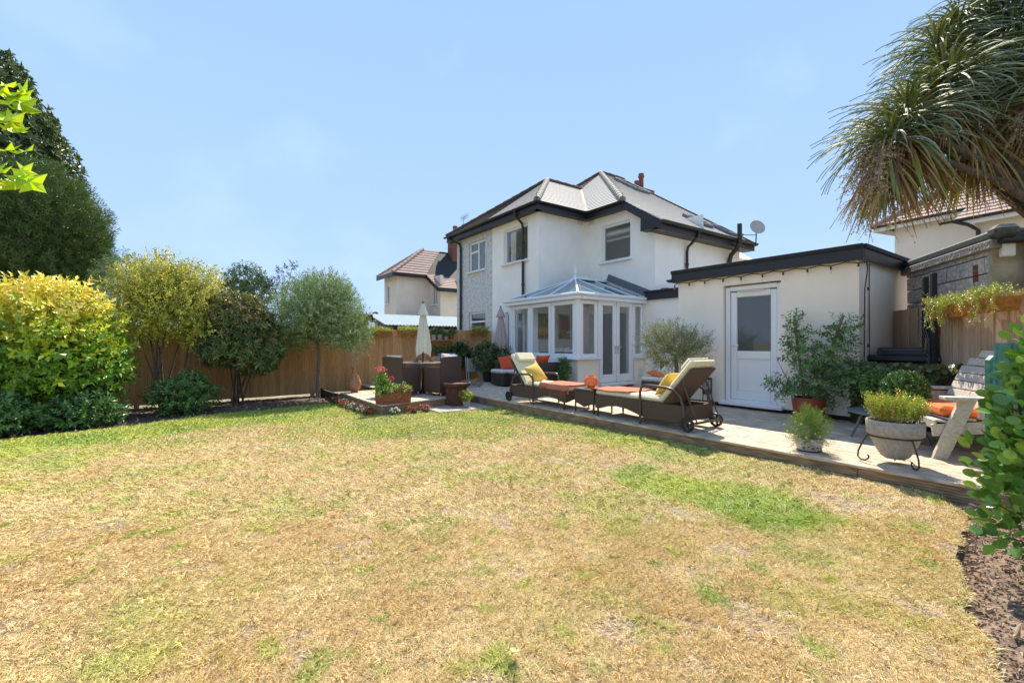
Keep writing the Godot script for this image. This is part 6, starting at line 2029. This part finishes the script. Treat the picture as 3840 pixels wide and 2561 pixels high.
func build_pots() -> void:
	var Y := Vector3.UP; var X := Vector3.RIGHT
	var D := .131
	var g := Geo.new()
	var s := Swarm.new()
	# ---- tomato-like climber on canes
	var t := potted("potted_climber", "tall leafy climber on two stakes in a red brown pot", "plant", Vector3(-2.98, D, -7.72), .23, .34, .78, M.terracotta_red)
	for q in [[Vector3(-.05, .25, .02), Vector3(-.22, 1.6, -.05)], [Vector3(.06, .25, .0), Vector3(.42, 1.58, -.1)]]:
		g = Geo.new()
		g.tube([q[0], q[1]], .018, 6)
		obj("stake", g, M.stake, t)
	for i in 9:
		g = Geo.new()
		var e: Vector3 = [Vector3(-.5, .5, .12), Vector3(-.42, .95, .1), Vector3(-.2, 1.45, 0), Vector3(.1, 1.0, .1), Vector3(.4, 1.3, -.05), Vector3(.48, .9, .05), Vector3(.5, .55, .1), Vector3(.25, .6, .2), Vector3(.55, .72, 0)][i]
		limb(g, Vector3(rng.randf_range(-.1, .1), .28, rng.randf_range(-.08, .08)), e, .009, .003, .12, 5)
		obj("stem", g, M.bark, t)
	var fern := sprig_mesh(9, .16, .028, .06, 1.3, 41)
	var tl := [Color(.11, .21, .065), Color(.15, .27, .08), Color(.085, .17, .055), Color(.2, .33, .11)]
	for b in [[Vector3(.28, .6, .06), Vector3(.28, .32, .22), 130], [Vector3(.34, 1.0, .0), Vector3(.2, .26, .16), 75], [Vector3(.4, 1.36, -.05), Vector3(.14, .14, .12), 40], [Vector3(-.16, 1.35, 0), Vector3(.13, .2, .12), 50], [Vector3(-.1, 1.0, .03), Vector3(.16, .22, .14), 60], [Vector3(-.28, .48, .1), Vector3(.24, .11, .18), 60], [Vector3(.1, .75, .1), Vector3(.18, .26, .16), 60], [Vector3(.5, .7, .02), Vector3(.16, .22, .14), 45]]:
		crown(s, b[0], b[1], b[2], tl, .9, .1, .1, .4)
	swarm("foliage", s, fern, M.leaf, t)
	# ---- daisies in a painted pot
	t = potted("daisy_pot", "small painted white pot of yellow tipped daisies at the deck edge", "plant", Vector3(-2.12, D, -5.5), .135, .14, .78, M.white_pot, .006)
	g = Geo.new()
	g.lathe([Vector2(.112, .0), Vector2(.118, .0), Vector2(.118, .015), Vector2(.112, .015)], 20)
	obj("saucer", g, M.black_metal, t)
	for k in 5:
		g = Geo.new()
		var a := .2 + k * .35
		var c := Vector3(cos(a) * .121, .05 + .012 * (k % 2), sin(a) * .121)
		g.lathe([Vector2(0, 0.004), Vector2(.012 + .004 * (k % 3), 0.0), Vector2(0, -.002)], 7, c, Basis(Vector3(-sin(a), 0, cos(a)), -1.45))
		obj("painted_motif", g, M.terracotta_red if k % 2 == 0 else M.black_metal, t)
	s = Swarm.new()
	crown(s, Vector3(0, .2, 0), Vector3(.2, .2, .2), 520, [Color(.18, .30, .05), Color(.24, .36, .07), Color(.12, .22, .04)], .62, .1, .8, .35)
	crown(s, Vector3(.02, .34, -.02), Vector3(.1, .12, .1), 120, [Color(.18, .30, .05), Color(.3, .4, .08)], .62, .1, .8, .35)
	swarm("foliage", s, sprig_mesh(12, .11, .006, .045, .8, 42), M.leaf, t)
	s = Swarm.new()
	bloom(s, Vector3(0, .24, 0), Vector3(.24, .22, .24), 70, [Color(.7, .5, .2), Color(.6, .4, .2), Color(.75, .6, .3)], .75)
	swarm("flowers", s, petal, M.petal, t)
	# ---- concrete bowl on an iron stand
	var cp := Vector3(-1.41, D, -5.6)
	t = thing("plant_stand", "black iron scroll footed stand holding the concrete bowl", "plant stand", cp)
	g = Geo.new()
	var ring: Array = []
	for k in 33: ring.append(Vector3(cos(TAU * k / 32.0) * .214, .265, sin(TAU * k / 32.0) * .214))
	g.tube(ring, .008, 6, false)
	obj("ring", g, M.iron, t)
	for k in 3:
		g = Geo.new()
		var a: float = [2.62, .72, 4.75][k]
		var o := Vector3(cos(a), 0, sin(a))
		g.tube([o * .212 + Y * .27, o * .25 + Y * .2, o * .29 + Y * .1, o * .295 + Y * .04, o * .27 + Y * .012, o * .235 + Y * .008, o * .21 + Y * .025, o * .205 + Y * .05, o * .218 + Y * .062], .008, 6)
		obj("leg", g, M.iron, t)
	t = thing("concrete_planter", "round grey concrete bowl of bright yellow green foliage at the deck edge", "planter", cp + Y * .05)
	g = Geo.new()
	g.lathe([Vector2(0, .0), Vector2(.08, 0), Vector2(.11, .02), Vector2(.145, .08), Vector2(.18, .16), Vector2(.2, .215), Vector2(.222, .235), Vector2(.228, .36), Vector2(.223, .37), Vector2(.212, .365), Vector2(.2, .33), Vector2(0, .32)], 40)
	obj("bowl", g, M.concrete, t)
	g = Geo.new()
	g.tube([Vector3(0, -.03, 0), Vector3(0, .01, 0)], [.004, .014], 6)
	obj("drain_tip", g, M.concrete, t)
	g = Geo.new()
	g.lathe([Vector2(.203, .335), Vector2(.1, .35), Vector2(0, .35)], 20)
	obj("soil", g, M.soil, t)
	s = Swarm.new()
	var bright := [Color(.48, .52, .05), Color(.36, .46, .05), Color(.55, .5, .07), Color(.26, .38, .05)]
	for i in 620:
		var a := rng.randf() * TAU; var r := .195 * sqrt(rng.randf())
		var p := Vector3(cos(a) * r, .35 + rng.randf() * .14 + .07 * maxf(0.0, noise.get_noise_2d(a * 60.0, r * 700.0)), sin(a) * r)
		var warm := rng.randf() < .12 and p.x < .05
		s.add(Transform3D(aim(Vector3(cos(a) * .4, 1.0, sin(a) * .4) + ball() * .4, rng.randf() * TAU, rng.randf_range(.7, 1.2)), p), pick([Color(.75, .28, .08), Color(.7, .4, .12)]) if warm else pick(bright))
	swarm("foliage", s, sprig_mesh(12, .13, .012, .026, .9, 43), M.leaf, t)
	for i in 14:
		g = Geo.new()
		var a := rng.randf() * TAU
		limb(g, Vector3(cos(a) * .14, .34, sin(a) * .14), Vector3(cos(a) * .2, .5, sin(a) * .2), .004, .002, .1, 4)
		obj("stem", g, M.bark, t)
	# ---- rusty planter
	t = thing("rust_planter", "rusty steel hexagonal planter with wide round rim on the paving", "planter", Vector3(-8.62, -.03, -4.72))
	g = Geo.new()
	var hexa: Array = []
	for k in 6: hexa.append(Vector2(cos(TAU * k / 6.0 + .25), sin(TAU * k / 6.0 + .25)) * .235)
	g.prism(hexa, .42, Vector3(0, .21, 0), X, Vector3(0, 0, -1))
	obj("body", g, M.rust, t)
	g = Geo.new()
	g.lathe([Vector2(.2, .4), Vector2(.27, .4), Vector2(.29, .42), Vector2(.295, .46), Vector2(.3, .475), Vector2(.28, .478), Vector2(.265, .455), Vector2(.0, .45)], 36)
	obj("rim", g, M.rust, t)
	t = potted("flower_pot", "little stone pot of red and yellow flowers beside the rusty planter", "plant", Vector3(-8.2, -.03, -4.72), .075, .12, .8, M.stone_pot, .005)
	s = Swarm.new()
	crown(s, Vector3(0, .22, 0), Vector3(.1, .1, .1), 90, [Color(.25, .38, .05), Color(.35, .42, .05), Color(.15, .26, .04)], .8, .1, .6)
	swarm("foliage", s, small_leaf, M.leaf, t)
	s = Swarm.new()
	bloom(s, Vector3(-.03, .26, .02), Vector3(.09, .07, .09), 26, RED, 1.0); bloom(s, Vector3(.04, .27, -.02), Vector3(.08, .06, .08), 14, [Color(.75, .6, .08)], 1.0)
	swarm("flowers", s, petal, M.petal, t)
	# ---- terracotta trough of geraniums
	t = thing("flower_trough", "long terracotta trough of pink and red flowers on the deck corner", "planter", Vector3(-8.53, D, -3.27))
	g = Geo.new()
	for q in [[Vector3(.0, .1, .305), Vector3(.26, .2, .02), 0], [Vector3(0, .1, -.305), Vector3(.26, .2, .02), 0], [Vector3(.125, .1, 0), Vector3(.02, .2, .6), 1], [Vector3(-.125, .1, 0), Vector3(.02, .2, .6), 1]]:
		g.box(q[0], q[1], .005, Basis(Vector3(1, 0, 0), .07 * signf(q[0].z)) if q[2] == 0 else Basis(Vector3(0, 0, 1), -.07 * signf(q[0].x)))
	g.box(Vector3(0, .01, 0), Vector3(.24, .02, .6), .005)
	obj("box", g, M.terracotta, t)
	g = Geo.new()
	g.box(Vector3(0, .165, 0), Vector3(.24, .03, .59))
	obj("soil", g, M.soil, t)
	s = Swarm.new()
	for b in [[Vector3(0, .28, .2), Vector3(.17, .14, .16), 150], [Vector3(0, .45, .24), Vector3(.08, .2, .08), 60], [Vector3(0, .24, -.15), Vector3(.15, .08, .2), 110]]:
		crown(s, b[0], b[1], b[2], [Color(.2, .36, .04), Color(.3, .46, .06), Color(.12, .24, .035)], .95, .1, .5)
	swarm("foliage", s, small_leaf, M.leaf, t)
	g = Geo.new()
	g.tube([Vector3(0, .17, .22), Vector3(0, .4, .24), Vector3(.0, .62, .25)], .007, 5); g.tube([Vector3(0, .3, .2), Vector3(.03, .45, .08)], .005, 5)
	obj("stem", g, M.bark, t)
	s = Swarm.new()
	bloom(s, Vector3(0, .66, .25), Vector3(.12, .07, .12), 80, PINK, 1.1); bloom(s, Vector3(.03, .47, .07), Vector3(.06, .06, .06), 24, PINK, 1.0)
	bloom(s, Vector3(.05, .25, .1), Vector3(.14, .06, .12), 70, [Color(.8, .3, .25), Color(.7, .4, .35)], 1.0); bloom(s, Vector3(.03, .26, -.17), Vector3(.14, .07, .18), 110, PINK + RED, 1.0)
	swarm("flowers", s, petal, M.petal, t)
	# ---- bedding flowers along the deck
	var bed := [[-10.9, -2.78, 0], [-10.6, -2.76, 1], [-10.3, -2.8, 2], [-10.0, -2.74, 1], [-9.7, -2.77, 0], [-9.4, -2.75, 2], [-9.1, -2.78, 3], [-8.8, -2.74, 2], [-8.5, -2.78, 1], [-8.15, -3.15, 2], [-8.18, -3.5, 1], [-8.25, -3.8, 0]]
	for i in bed.size():
		var q: Array = bed[i]
		var p := Vector3(q[0], lawn_y(q[0], q[1]), q[1])
		var col: Array = [PINK, RED, WHITE_FLOWER, [Color(.3, .08, .2), Color(.5, .3, .4)]][q[2]]
		var ord: String = ["first", "second", "third", "fourth", "fifth", "sixth", "seventh", "eighth", "ninth"][i] if i < 9 else ["nearest", "middle", "farthest"][i - 9]
		var lab: String = ("%s %s clump of the flower row counted from the urn" % [ord, ["pink", "red", "white", "purple"][q[2]]]) if i < 9 else ("%s of three flower clumps below the trough, %s" % [ord, ["pink", "red", "white", "purple"][q[2]]])
		t = thing("bedding_flower", lab, "flower", p, 0, "bedding flowers along the dining deck")
		s = Swarm.new()
		crown(s, Vector3(0, .06, 0), Vector3(.12, .07, .1), 55, [Color(.1, .2, .03), Color(.06, .12, .03), Color(.1, .07, .04)], .7, .1, .5)
		swarm("foliage", s, small_leaf, M.leaf, t)
		s = Swarm.new()
		bloom(s, Vector3(0, .1, 0), Vector3(.13, .06, .11), 42, col, 1.15)
		swarm("flowers", s, petal, M.petal, t)
	# ---- urn with twigs
	t = thing("urn", "tall narrow necked terracotta urn holding dry twigs", "urn", Vector3(-10.98, D, -3.25))
	g = Geo.new()
	g.lathe([Vector2(0, 0), Vector2(.075, 0), Vector2(.09, .03), Vector2(.14, .1), Vector2(.158, .17), Vector2(.15, .24), Vector2(.12, .32), Vector2(.075, .42), Vector2(.058, .5), Vector2(.06, .56), Vector2(.08, .59), Vector2(.08, .605), Vector2(.065, .6), Vector2(.05, .55), Vector2(.048, .4), Vector2(0, .38)], 28)
	obj("body", g, M.terracotta_pale, t)
	for i in 8:
		g = Geo.new()
		var a := i * 2.4
		limb(g, Vector3(0, .42, 0), Vector3(cos(a) * .16, 1.02 + .05 * (i % 3), sin(a) * .2), .006, .003, .04, 4)
		obj("twig", g, M.twig, t)
	# ---- troughs on the fence and trailing plants
	var spill := sprig_mesh(8, .12, .022, .03, 1.0, 44)
	var troughs := [[Vector3(-12.9, 1.5, -4.55), .3, "first yellow fence trough beyond the olive tree"], [Vector3(-12.9, 1.53, -5.42), .3, "fence trough half hidden by the cream parasol"], [Vector3(-12.9, 1.58, -7.9), .3, "fence trough nearest the white house"]]
	for q in troughs:
		fence_trough(q[0], Vector3(0, 0, 1), Vector3(1, 0, 0), q[1] * 2.1, q[2], spill)
	var P := Vector3(.555, 0, .832); var Q := Vector3(.832, 0, -.555)
	var o0 := Vector3(-2.4, 0, -9.8) - Q * .12
	fence_trough(o0 + P * 2.12 - Q * .13 + Y * 1.62, P, -Q, .62, "amber fence trough with trailing plants above the slatted bench", spill)
	fence_trough(o0 + P * 2.95 - Q * .13 + Y * 1.64, P, -Q, .6, "amber fence trough at the right edge of the picture", spill)
	# ---- shelf on the fence
	t = thing("wall_shelf", "wooden two tier plant shelf with lattice hung on the fence", "shelf", Vector3(-12.86, .8, -6.52))
	for y in [.05, .58]:
		g = Geo.new()
		g.box(Vector3(.02, y, 0), Vector3(.18, .025, .82), .004)
		obj("shelf", g, M.fence_0, t)
	for z in [-.4, .4]:
		g = Geo.new()
		g.box(Vector3(-.06, .4, z), Vector3(.03, .95, .03), .004)
		obj("upright", g, M.fence_0, t)
	for k in 7:
		for sg in [-1, 1]:
			g = Geo.new()
			var z := -.36 + k * .12
			g.bar(Vector3(-.07 + .004 * sg, .1, z), Vector3(-.07 + .004 * sg, .56, clampf(z + .4 * sg, -.4, .4)), .018, .006)
			obj("lattice_strip", g, M.fence_2, t)
	var pots := [[-.3, .595, .075, .15, "white_pot", 2, "white pot at the cream parasol end of the upper shelf"], [-.1, .595, .085, .17, "stone_pot", 1, "large pale pot of red flowers on the upper shelf"], [.12, .595, .065, .11, "stone_pot", 2, "small pale pot in the middle of the upper shelf"], [.32, .595, .07, .16, "terracotta_red", 1, "terracotta pot at the far end of the upper shelf"], [-.34, .065, .07, .15, "terracotta_red", 1, "terracotta pot at the parasol end of the lower shelf"], [-.1, .065, .075, .1, "stone_pot", 4, "pot of plain green leaves on the lower shelf"], [.12, .065, .07, .14, "terracotta", 1, "terracotta pot in the middle of the lower shelf"], [.33, .065, .065, .13, "stone_pot", 1, "pale pot of bright red flowers at the far end of lower shelf"]]
	for q in pots:
		t = potted("shelf_pot", q[6], "plant", Vector3(-12.83, .8 + q[1], -6.52 - q[0]), q[2], q[3], .7, M[q[4]], .006)
		s = Swarm.new()
		crown(s, Vector3(0, q[3] + .09, 0), Vector3(.1, .1, .1), 60, [Color(.07, .15, .03), Color(.1, .2, .04), Color(.15, .24, .08)], .9, .1, .5)
		swarm("foliage", s, small_leaf, M.leaf, t)
		if q[5] < 4:
			s = Swarm.new()
			bloom(s, Vector3(0, q[3] + .16, 0), Vector3(.1, .07, .1), 34, RED if q[5] == 1 else WHITE_FLOWER, 1.2)
			swarm("flowers", s, petal, M.petal, t)
	t = thing("shelf_trough", "grey trough standing on the deck below the plant shelf", "planter", Vector3(-12.72, D, -6.5))
	g = Geo.new()
	g.box(Vector3(0, .32, 0), Vector3(.22, .64, .9), .01)
	obj("stand", g, M.fence_1, t)
	g = Geo.new()
	g.box(Vector3(0, .7, 0), Vector3(.2, .12, .7), .012)
	obj("tray", g, M.concrete, t)

func fence_trough(at: Vector3, along: Vector3, out: Vector3, l: float, label: String, spill: Mesh) -> void:
	var Y := Vector3.UP
	var t := thing("fence_trough", label, "planter", at)
	var turn := Basis(along, Y, along.cross(Y))
	var g := Geo.new()
	g.prism([Vector2(-.07, 0), Vector2(.07, 0), Vector2(.1, .15), Vector2(-.1, .15)], l, Vector3.ZERO, out, Y)
	obj("box", g, M.trough_yellow, t)
	g = Geo.new()
	for y in [.05, .1]: g.box(Y * y + out * (.085 + y * .2), Vector3(l - .02, .008, .008), 0.0, turn)
	obj("rib", g, M.terracotta_pale, t)
	var s := Swarm.new()
	var cols := [Color(.42, .5, .07), Color(.52, .52, .1), Color(.3, .4, .06), Color(.5, .45, .12)]
	for i in 170:
		var u := rng.randf_range(-.55, .55) * l
		var p := along * u + out * rng.randf_range(-.06, .13) + Y * (.15 + rng.randf() * .07)
		s.add(Transform3D(aim(out * rng.randf_range(-.2, 1.0) + Y * rng.randf_range(-.3, .9) + ball() * .5, rng.randf() * TAU, rng.randf_range(.6, 1.0)), p), pick(cols))
	for i in 9:
		var u := rng.randf_range(-.55, .55) * l
		var ln := rng.randf_range(.05, .32)
		for k in int(ln / .025):
			s.add(Transform3D(aim(Vector3(0, -1, 0) + ball() * .7, rng.randf() * TAU, rng.randf_range(.45, .75)), along * u + out * (.13 + .02 * rng.randf()) + Y * (.16 - k * .025) + ball() * .015), pick(cols))
	swarm("foliage", s, spill, M.leaf, t)

func build_right_corner() -> void:
	var Y := Vector3.UP; var X := Vector3.RIGHT
	var D := .131
	var g := Geo.new()
	var s := Swarm.new()
	var P := Vector3(-.555, 0, -.832)   # along the bench, away from the viewer
	var F := Vector3(-.832, 0, .555)    # the way the bench faces
	# ---- slatted bench, built in its own axes: x along its width, z to the front
	var turn := atan2(F.x, F.z)
	var b := Vector3(-1.19, D, -6.99)
	var t := thing("bench", "pale slatted reclining two seat bench with orange pads by the fence", "bench", b, turn)
	var hw := .66
	for sx in [-1, 1]:
		g = Geo.new()
		g.prism([Vector2(.40, 0), Vector2(.52, 0), Vector2(.30, .60), Vector2(.17, .60)], .045, Vector3(hw * sx, 0, 0), Vector3(0, 0, 1), Y)
		obj("leg", g, M.white_wood, t)
		g = Geo.new()
		g.prism([Vector2(-.55, 0), Vector2(-.44, 0), Vector2(-.2, .34), Vector2(-.24, .6), Vector2(-.34, .6), Vector2(-.32, .36)], .045, Vector3(hw * sx, 0, 0), Vector3(0, 0, 1), Y)
		obj("leg", g, M.white_wood, t)
		g = Geo.new()
		g.box(Vector3((hw + .01) * sx, .615, .02), Vector3(.12, .035, .84), .006)
		obj("armrest", g, M.white_wood, t)
		g = Geo.new()
		g.box(Vector3((hw - .05) * sx, .33, .05), Vector3(.03, .12, .9), .004, Basis(X, .12)); g.box(Vector3((hw + .0) * sx, .5, -.05), Vector3(.022, .16, .4), .004)
		obj("side_rail", g, M.white_wood, t)
	for k in 5:
		g = Geo.new()
		g.box(Vector3(0, .375 - .035 * k * -.4 - .0, .42 - .11 * k), Vector3(hw * 2 - .06, .022, .098), .004, Basis(X, -.12))
		obj("seat_slat", g, M.white_wood, t)
	g = Geo.new()
	g.box(Vector3(0, .34, .475), Vector3(hw * 2 - .06, .09, .022), .004)
	obj("front_rail", g, M.white_wood, t)
	var up := Vector3(0, .92, -.39).normalized()
	for k in 7:
		g = Geo.new()
		var c := Vector3(0, .44, -.1) + up * (.05 + .1 * k)
		var w := (hw * 2 - .14) * (1.0 if k < 5 else (.86 if k == 5 else .62))
		g.box(c, Vector3(w, .088, .022), .004, Basis(X, up, X.cross(up)))
		obj("back_slat", g, M.white_wood, t)
	for x in [-.4, .4]:
		g = Geo.new()
		g.bar(Vector3(x, .3, -.07), Vector3(x, .3, -.07) + up * .75, .05, .03, .003, X)
		obj("back_post", g, M.white_wood, t)
	for k in 2:
		g = Geo.new()
		g.box(b * 0.0, Vector3(.6, .1, .5), .03)
		var c := one("seat_pad", g, M.cushion_tangerine, ["thick orange seat pad at the near end of the slatted bench", "thick orange seat pad at the far end of the slatted bench"][k], "cushion", b + Basis(Y, turn) * Vector3(.31 - .62 * k, .455, .17), turn)
		c.rotation.x = -.1
	# ---- low round table with topiary balls
	var tp := Vector3(-1.8, D, -7.0)
	t = thing("round_table", "low round grey metal table under the topiary balls", "table", tp)
	g = Geo.new()
	g.lathe([Vector2(0, .3), Vector2(.41, .3), Vector2(.425, .31), Vector2(.425, .325), Vector2(.41, .33), Vector2(0, .325)], 32)
	obj("top", g, M.lead_grey, t)
	for k in 3:
		g = Geo.new()
		var a := TAU * k / 3.0 + .35
		g.tube([Vector3(cos(a) * .3, .3, sin(a) * .3), Vector3(cos(a) * .42, 0, sin(a) * .42)], .014, 7)
		obj("leg", g, M.lead_grey, t)
	var bx := sprig_mesh(7, .04, .014, .022, 1.0, 51)
	for k in 2:
		var p: Vector3 = [Vector3(-1.62, D + .331, -6.8), Vector3(-1.95, D + .331, -7.2)][k]
		t = potted("topiary_ball", ["clipped box ball nearer the bench on the round table", "clipped box ball nearer the outbuilding on the round table"][k], "topiary", p, .11, .14, .75, M.terracotta)
		s = Swarm.new()
		for i in 1500:
			var d := ball().normalized()
			s.add(Transform3D(aim(d + ball() * .5, rng.randf() * TAU, rng.randf_range(.8, 1.3)), Vector3(0, .29, 0) + d * .185 * rng.randf_range(.86, 1.02)), pick([Color(.09, .2, .04), Color(.13, .26, .05), Color(.07, .15, .035)]))
		swarm("crown", s, bx, M.leaf_gloss, t)
		g = Geo.new()
		g.lathe([Vector2(0, .14), Vector2(.1, .17), Vector2(.155, .25), Vector2(.16, .3), Vector2(.13, .39), Vector2(0, .45)], 14)
		obj("heart", g, M.bark, t)
	# ---- ivy screen
	t = thing("ivy_screen", "low screen covered in dark ivy leaves between outbuilding and bench", "hedge", Vector3(-1.85, D, -8.03))
	g = Geo.new()
	g.box(Vector3(0, .42, 0), Vector3(1.2, .84, .05))
	obj("panel", g, M.bark, t)
	s = Swarm.new()
	for i in 1500:
		var p := Vector3(rng.randf_range(-.66, .64), rng.randf_range(.03, .9), rng.randf_range(-.03, .1))
		s.add(Transform3D(aim(Vector3(rng.randf_range(-.6, .6), -.5, .8), rng.randf_range(-.8, .8), rng.randf_range(.7, 1.3)), p), pick([Color(.1, .115, .04), Color(.14, .135, .05), Color(.085, .1, .035), Color(.2, .2, .09)]))
	swarm("foliage", s, round_leaf_mesh(.06, .065), M.leaf_gloss, t)
	# ---- barbecue behind it
	t = thing("barbecue", "black gas barbecue with its lid closed behind the ivy screen", "barbecue", Vector3(-2.0, D, -8.6))
	g = Geo.new()
	g.box(Vector3(0, .45, 0), Vector3(.7, .9, .4), .02)
	obj("cabinet", g, M.black_trim, t)
	g = Geo.new()
	g.box(Vector3(0, .94, 0), Vector3(.9, .1, .46), .025)
	obj("shelf", g, M.black_trim, t)
	g = Geo.new()
	g.prism([Vector2(-.21, 0), Vector2(.21, 0), Vector2(.17, .07), Vector2(.1, .11), Vector2(-.12, .11), Vector2(-.19, .07)], .66, Vector3(0, .995, 0), Vector3(0, 0, 1), Y)
	obj("lid", g, M.black_trim, t)
	g = Geo.new()
	g.tube([Vector3(-.25, 1.06, .2), Vector3(-.25, 1.06, .24), Vector3(.25, 1.06, .24), Vector3(.25, 1.06, .2)], .012, 7)
	obj("handle", g, M.wicker, t)
	# ---- dark posts tied up against the fence
	var PP := Vector3(.555, 0, .832); var Q := Vector3(.832, 0, -.555)
	var o := Vector3(-2.4, D, -9.8) - Q * .2 + PP * 1.45
	t = thing("folded_gazebo", "charred looking dark posts tied with wire against the fence", "posts", o, atan2(-Q.x, -Q.z))
	for k in 4:
		g = Geo.new()
		var x := -.14 + .09 * k
		var h: float = [2.12, 1.75, 1.8, 2.14][k]
		g.box(Vector3(x, h * .5, -.02 + .01 * (k % 2)), Vector3(.07, h, .06), .008, Basis(Vector3(0, 0, 1), .006 * (k - 1.5)))
		obj("post", g, M.black_felt, t)
	for k in 5:
		g = Geo.new()
		var p: Array = []
		for j in 14:
			var a := j * .9 + k
			p.append(Vector3(-.2 + .36 * (.5 + .5 * sin(a)), 1.9 - j * .12 - .05 * k, .04 + .02 * cos(a * 1.7)))
		g.tube(p, .004, 4)
		obj("wire", g, M.lead_grey, t)
	g = Geo.new()
	g.tube([Vector3(-.02, .05, .12), Vector3(.06, 1.25, .04)], .014, 6)
	obj("broom_handle", g, M.stake, t)
	# ---- green cover at the right edge
	t = thing("green_cover", "upright sea green plastic cover standing behind the hedge shrub", "cover", Vector3(-.54, D, -5.93))
	g = Geo.new()
	var a2 := Basis(Y, .948)
	g.grid(16, 10, func(u: float, v: float) -> Vector3:
		var sg := (u - .5) * 2.0
		return a2 * Vector3(-.2 + sg * .16 * (1.0 - .12 * smoothstep(.8, 1.0, v)), v * 1.17, .05 * cos(sg * 1.5) + .012 * sin(u * 20.0 + v * 3.0)), Vector3(.8, 0, .58), .015)
	obj("sheet", g, M.green_cover, t)
	g = Geo.new()
	g.box(a2 * Vector3(-.2, .53, -.08), Vector3(.26, 1.06, .12), .04, a2)
	obj("body", g, M.green_cover, t)

func _ready() -> void:
	rng.seed = 77
	noise.seed = 5; noise.frequency = .01; noise.fractal_octaves = 3
	noise.noise_type = FastNoiseLite.TYPE_SIMPLEX_SMOOTH
	# camera
	var cam := Camera3D.new()
	cam.name = "camera"
	cam.fov = 73.98
	cam.near = .05; cam.far = 3000.0
	add_child(cam)
	cam.position = Vector3(0, 1.3, 0)
	cam.rotation_degrees = Vector3(.185, 54.337, 0)
	cam.current = true
	# sky and exposure
	var we := WorldEnvironment.new()
	we.name = "world_environment"
	var env := Environment.new()
	env.background_mode = Environment.BG_SKY
	var sky := Sky.new()
	var sm := ProceduralSkyMaterial.new()
	sm.sky_top_color = Color(.485, .61, .785)
	sm.sky_horizon_color = Color(.60, .70, .815)
	sm.sky_curve = .35
	sm.ground_bottom_color = Color(.45, .42, .33)
	sm.ground_horizon_color = Color(.6, .66, .66)
	sm.sun_angle_max = 1.0
	# a few faint wisps of high cloud
	var wf := FastNoiseLite.new()
	wf.seed = 21; wf.frequency = .016; wf.fractal_octaves = 5
	var wi := Image.create(1024, 512, false, Image.FORMAT_RGBA8)
	for y in 512:
		for x in 1024:
			var a := TAU * x / 1024.0
			var k := wf.get_noise_3d(cos(a) * 150.0, y * 1.4, sin(a) * 150.0)
			k = smoothstep(.1, .6, k) * .03
			wi.set_pixel(x, y, Color(1, 1, 1, k))
	sm.sky_cover = ImageTexture.create_from_image(wi)
	sm.sky_cover_modulate = Color(1, 1, 1, 1)
	sky.sky_material = sm
	env.sky = sky
	env.tonemap_mode = Environment.TONE_MAPPER_LINEAR
	env.tonemap_exposure = 1.85
	env.sdfgi_enabled = true; env.ssao_enabled = true; env.ssil_enabled = true
	we.environment = env
	add_child(we)
	# sun, high behind the house
	var sun := DirectionalLight3D.new()
	sun.name = "sun"
	add_child(sun)
	sun.basis = Basis.looking_at(Vector3(.5, -1.0, .61).normalized(), Vector3.UP)
	sun.light_energy = 1.6
	sun.light_color = Color(1.0, .955, .88)
	sun.light_angular_distance = .53
	sun.shadow_enabled = true
	make_materials()
	build_ground()
	build_decks()
	build_houses()
	build_conservatory()
	build_outbuilding()
	build_fences()
	build_neighbours()
	build_trees()
	build_furniture()
	build_grass()
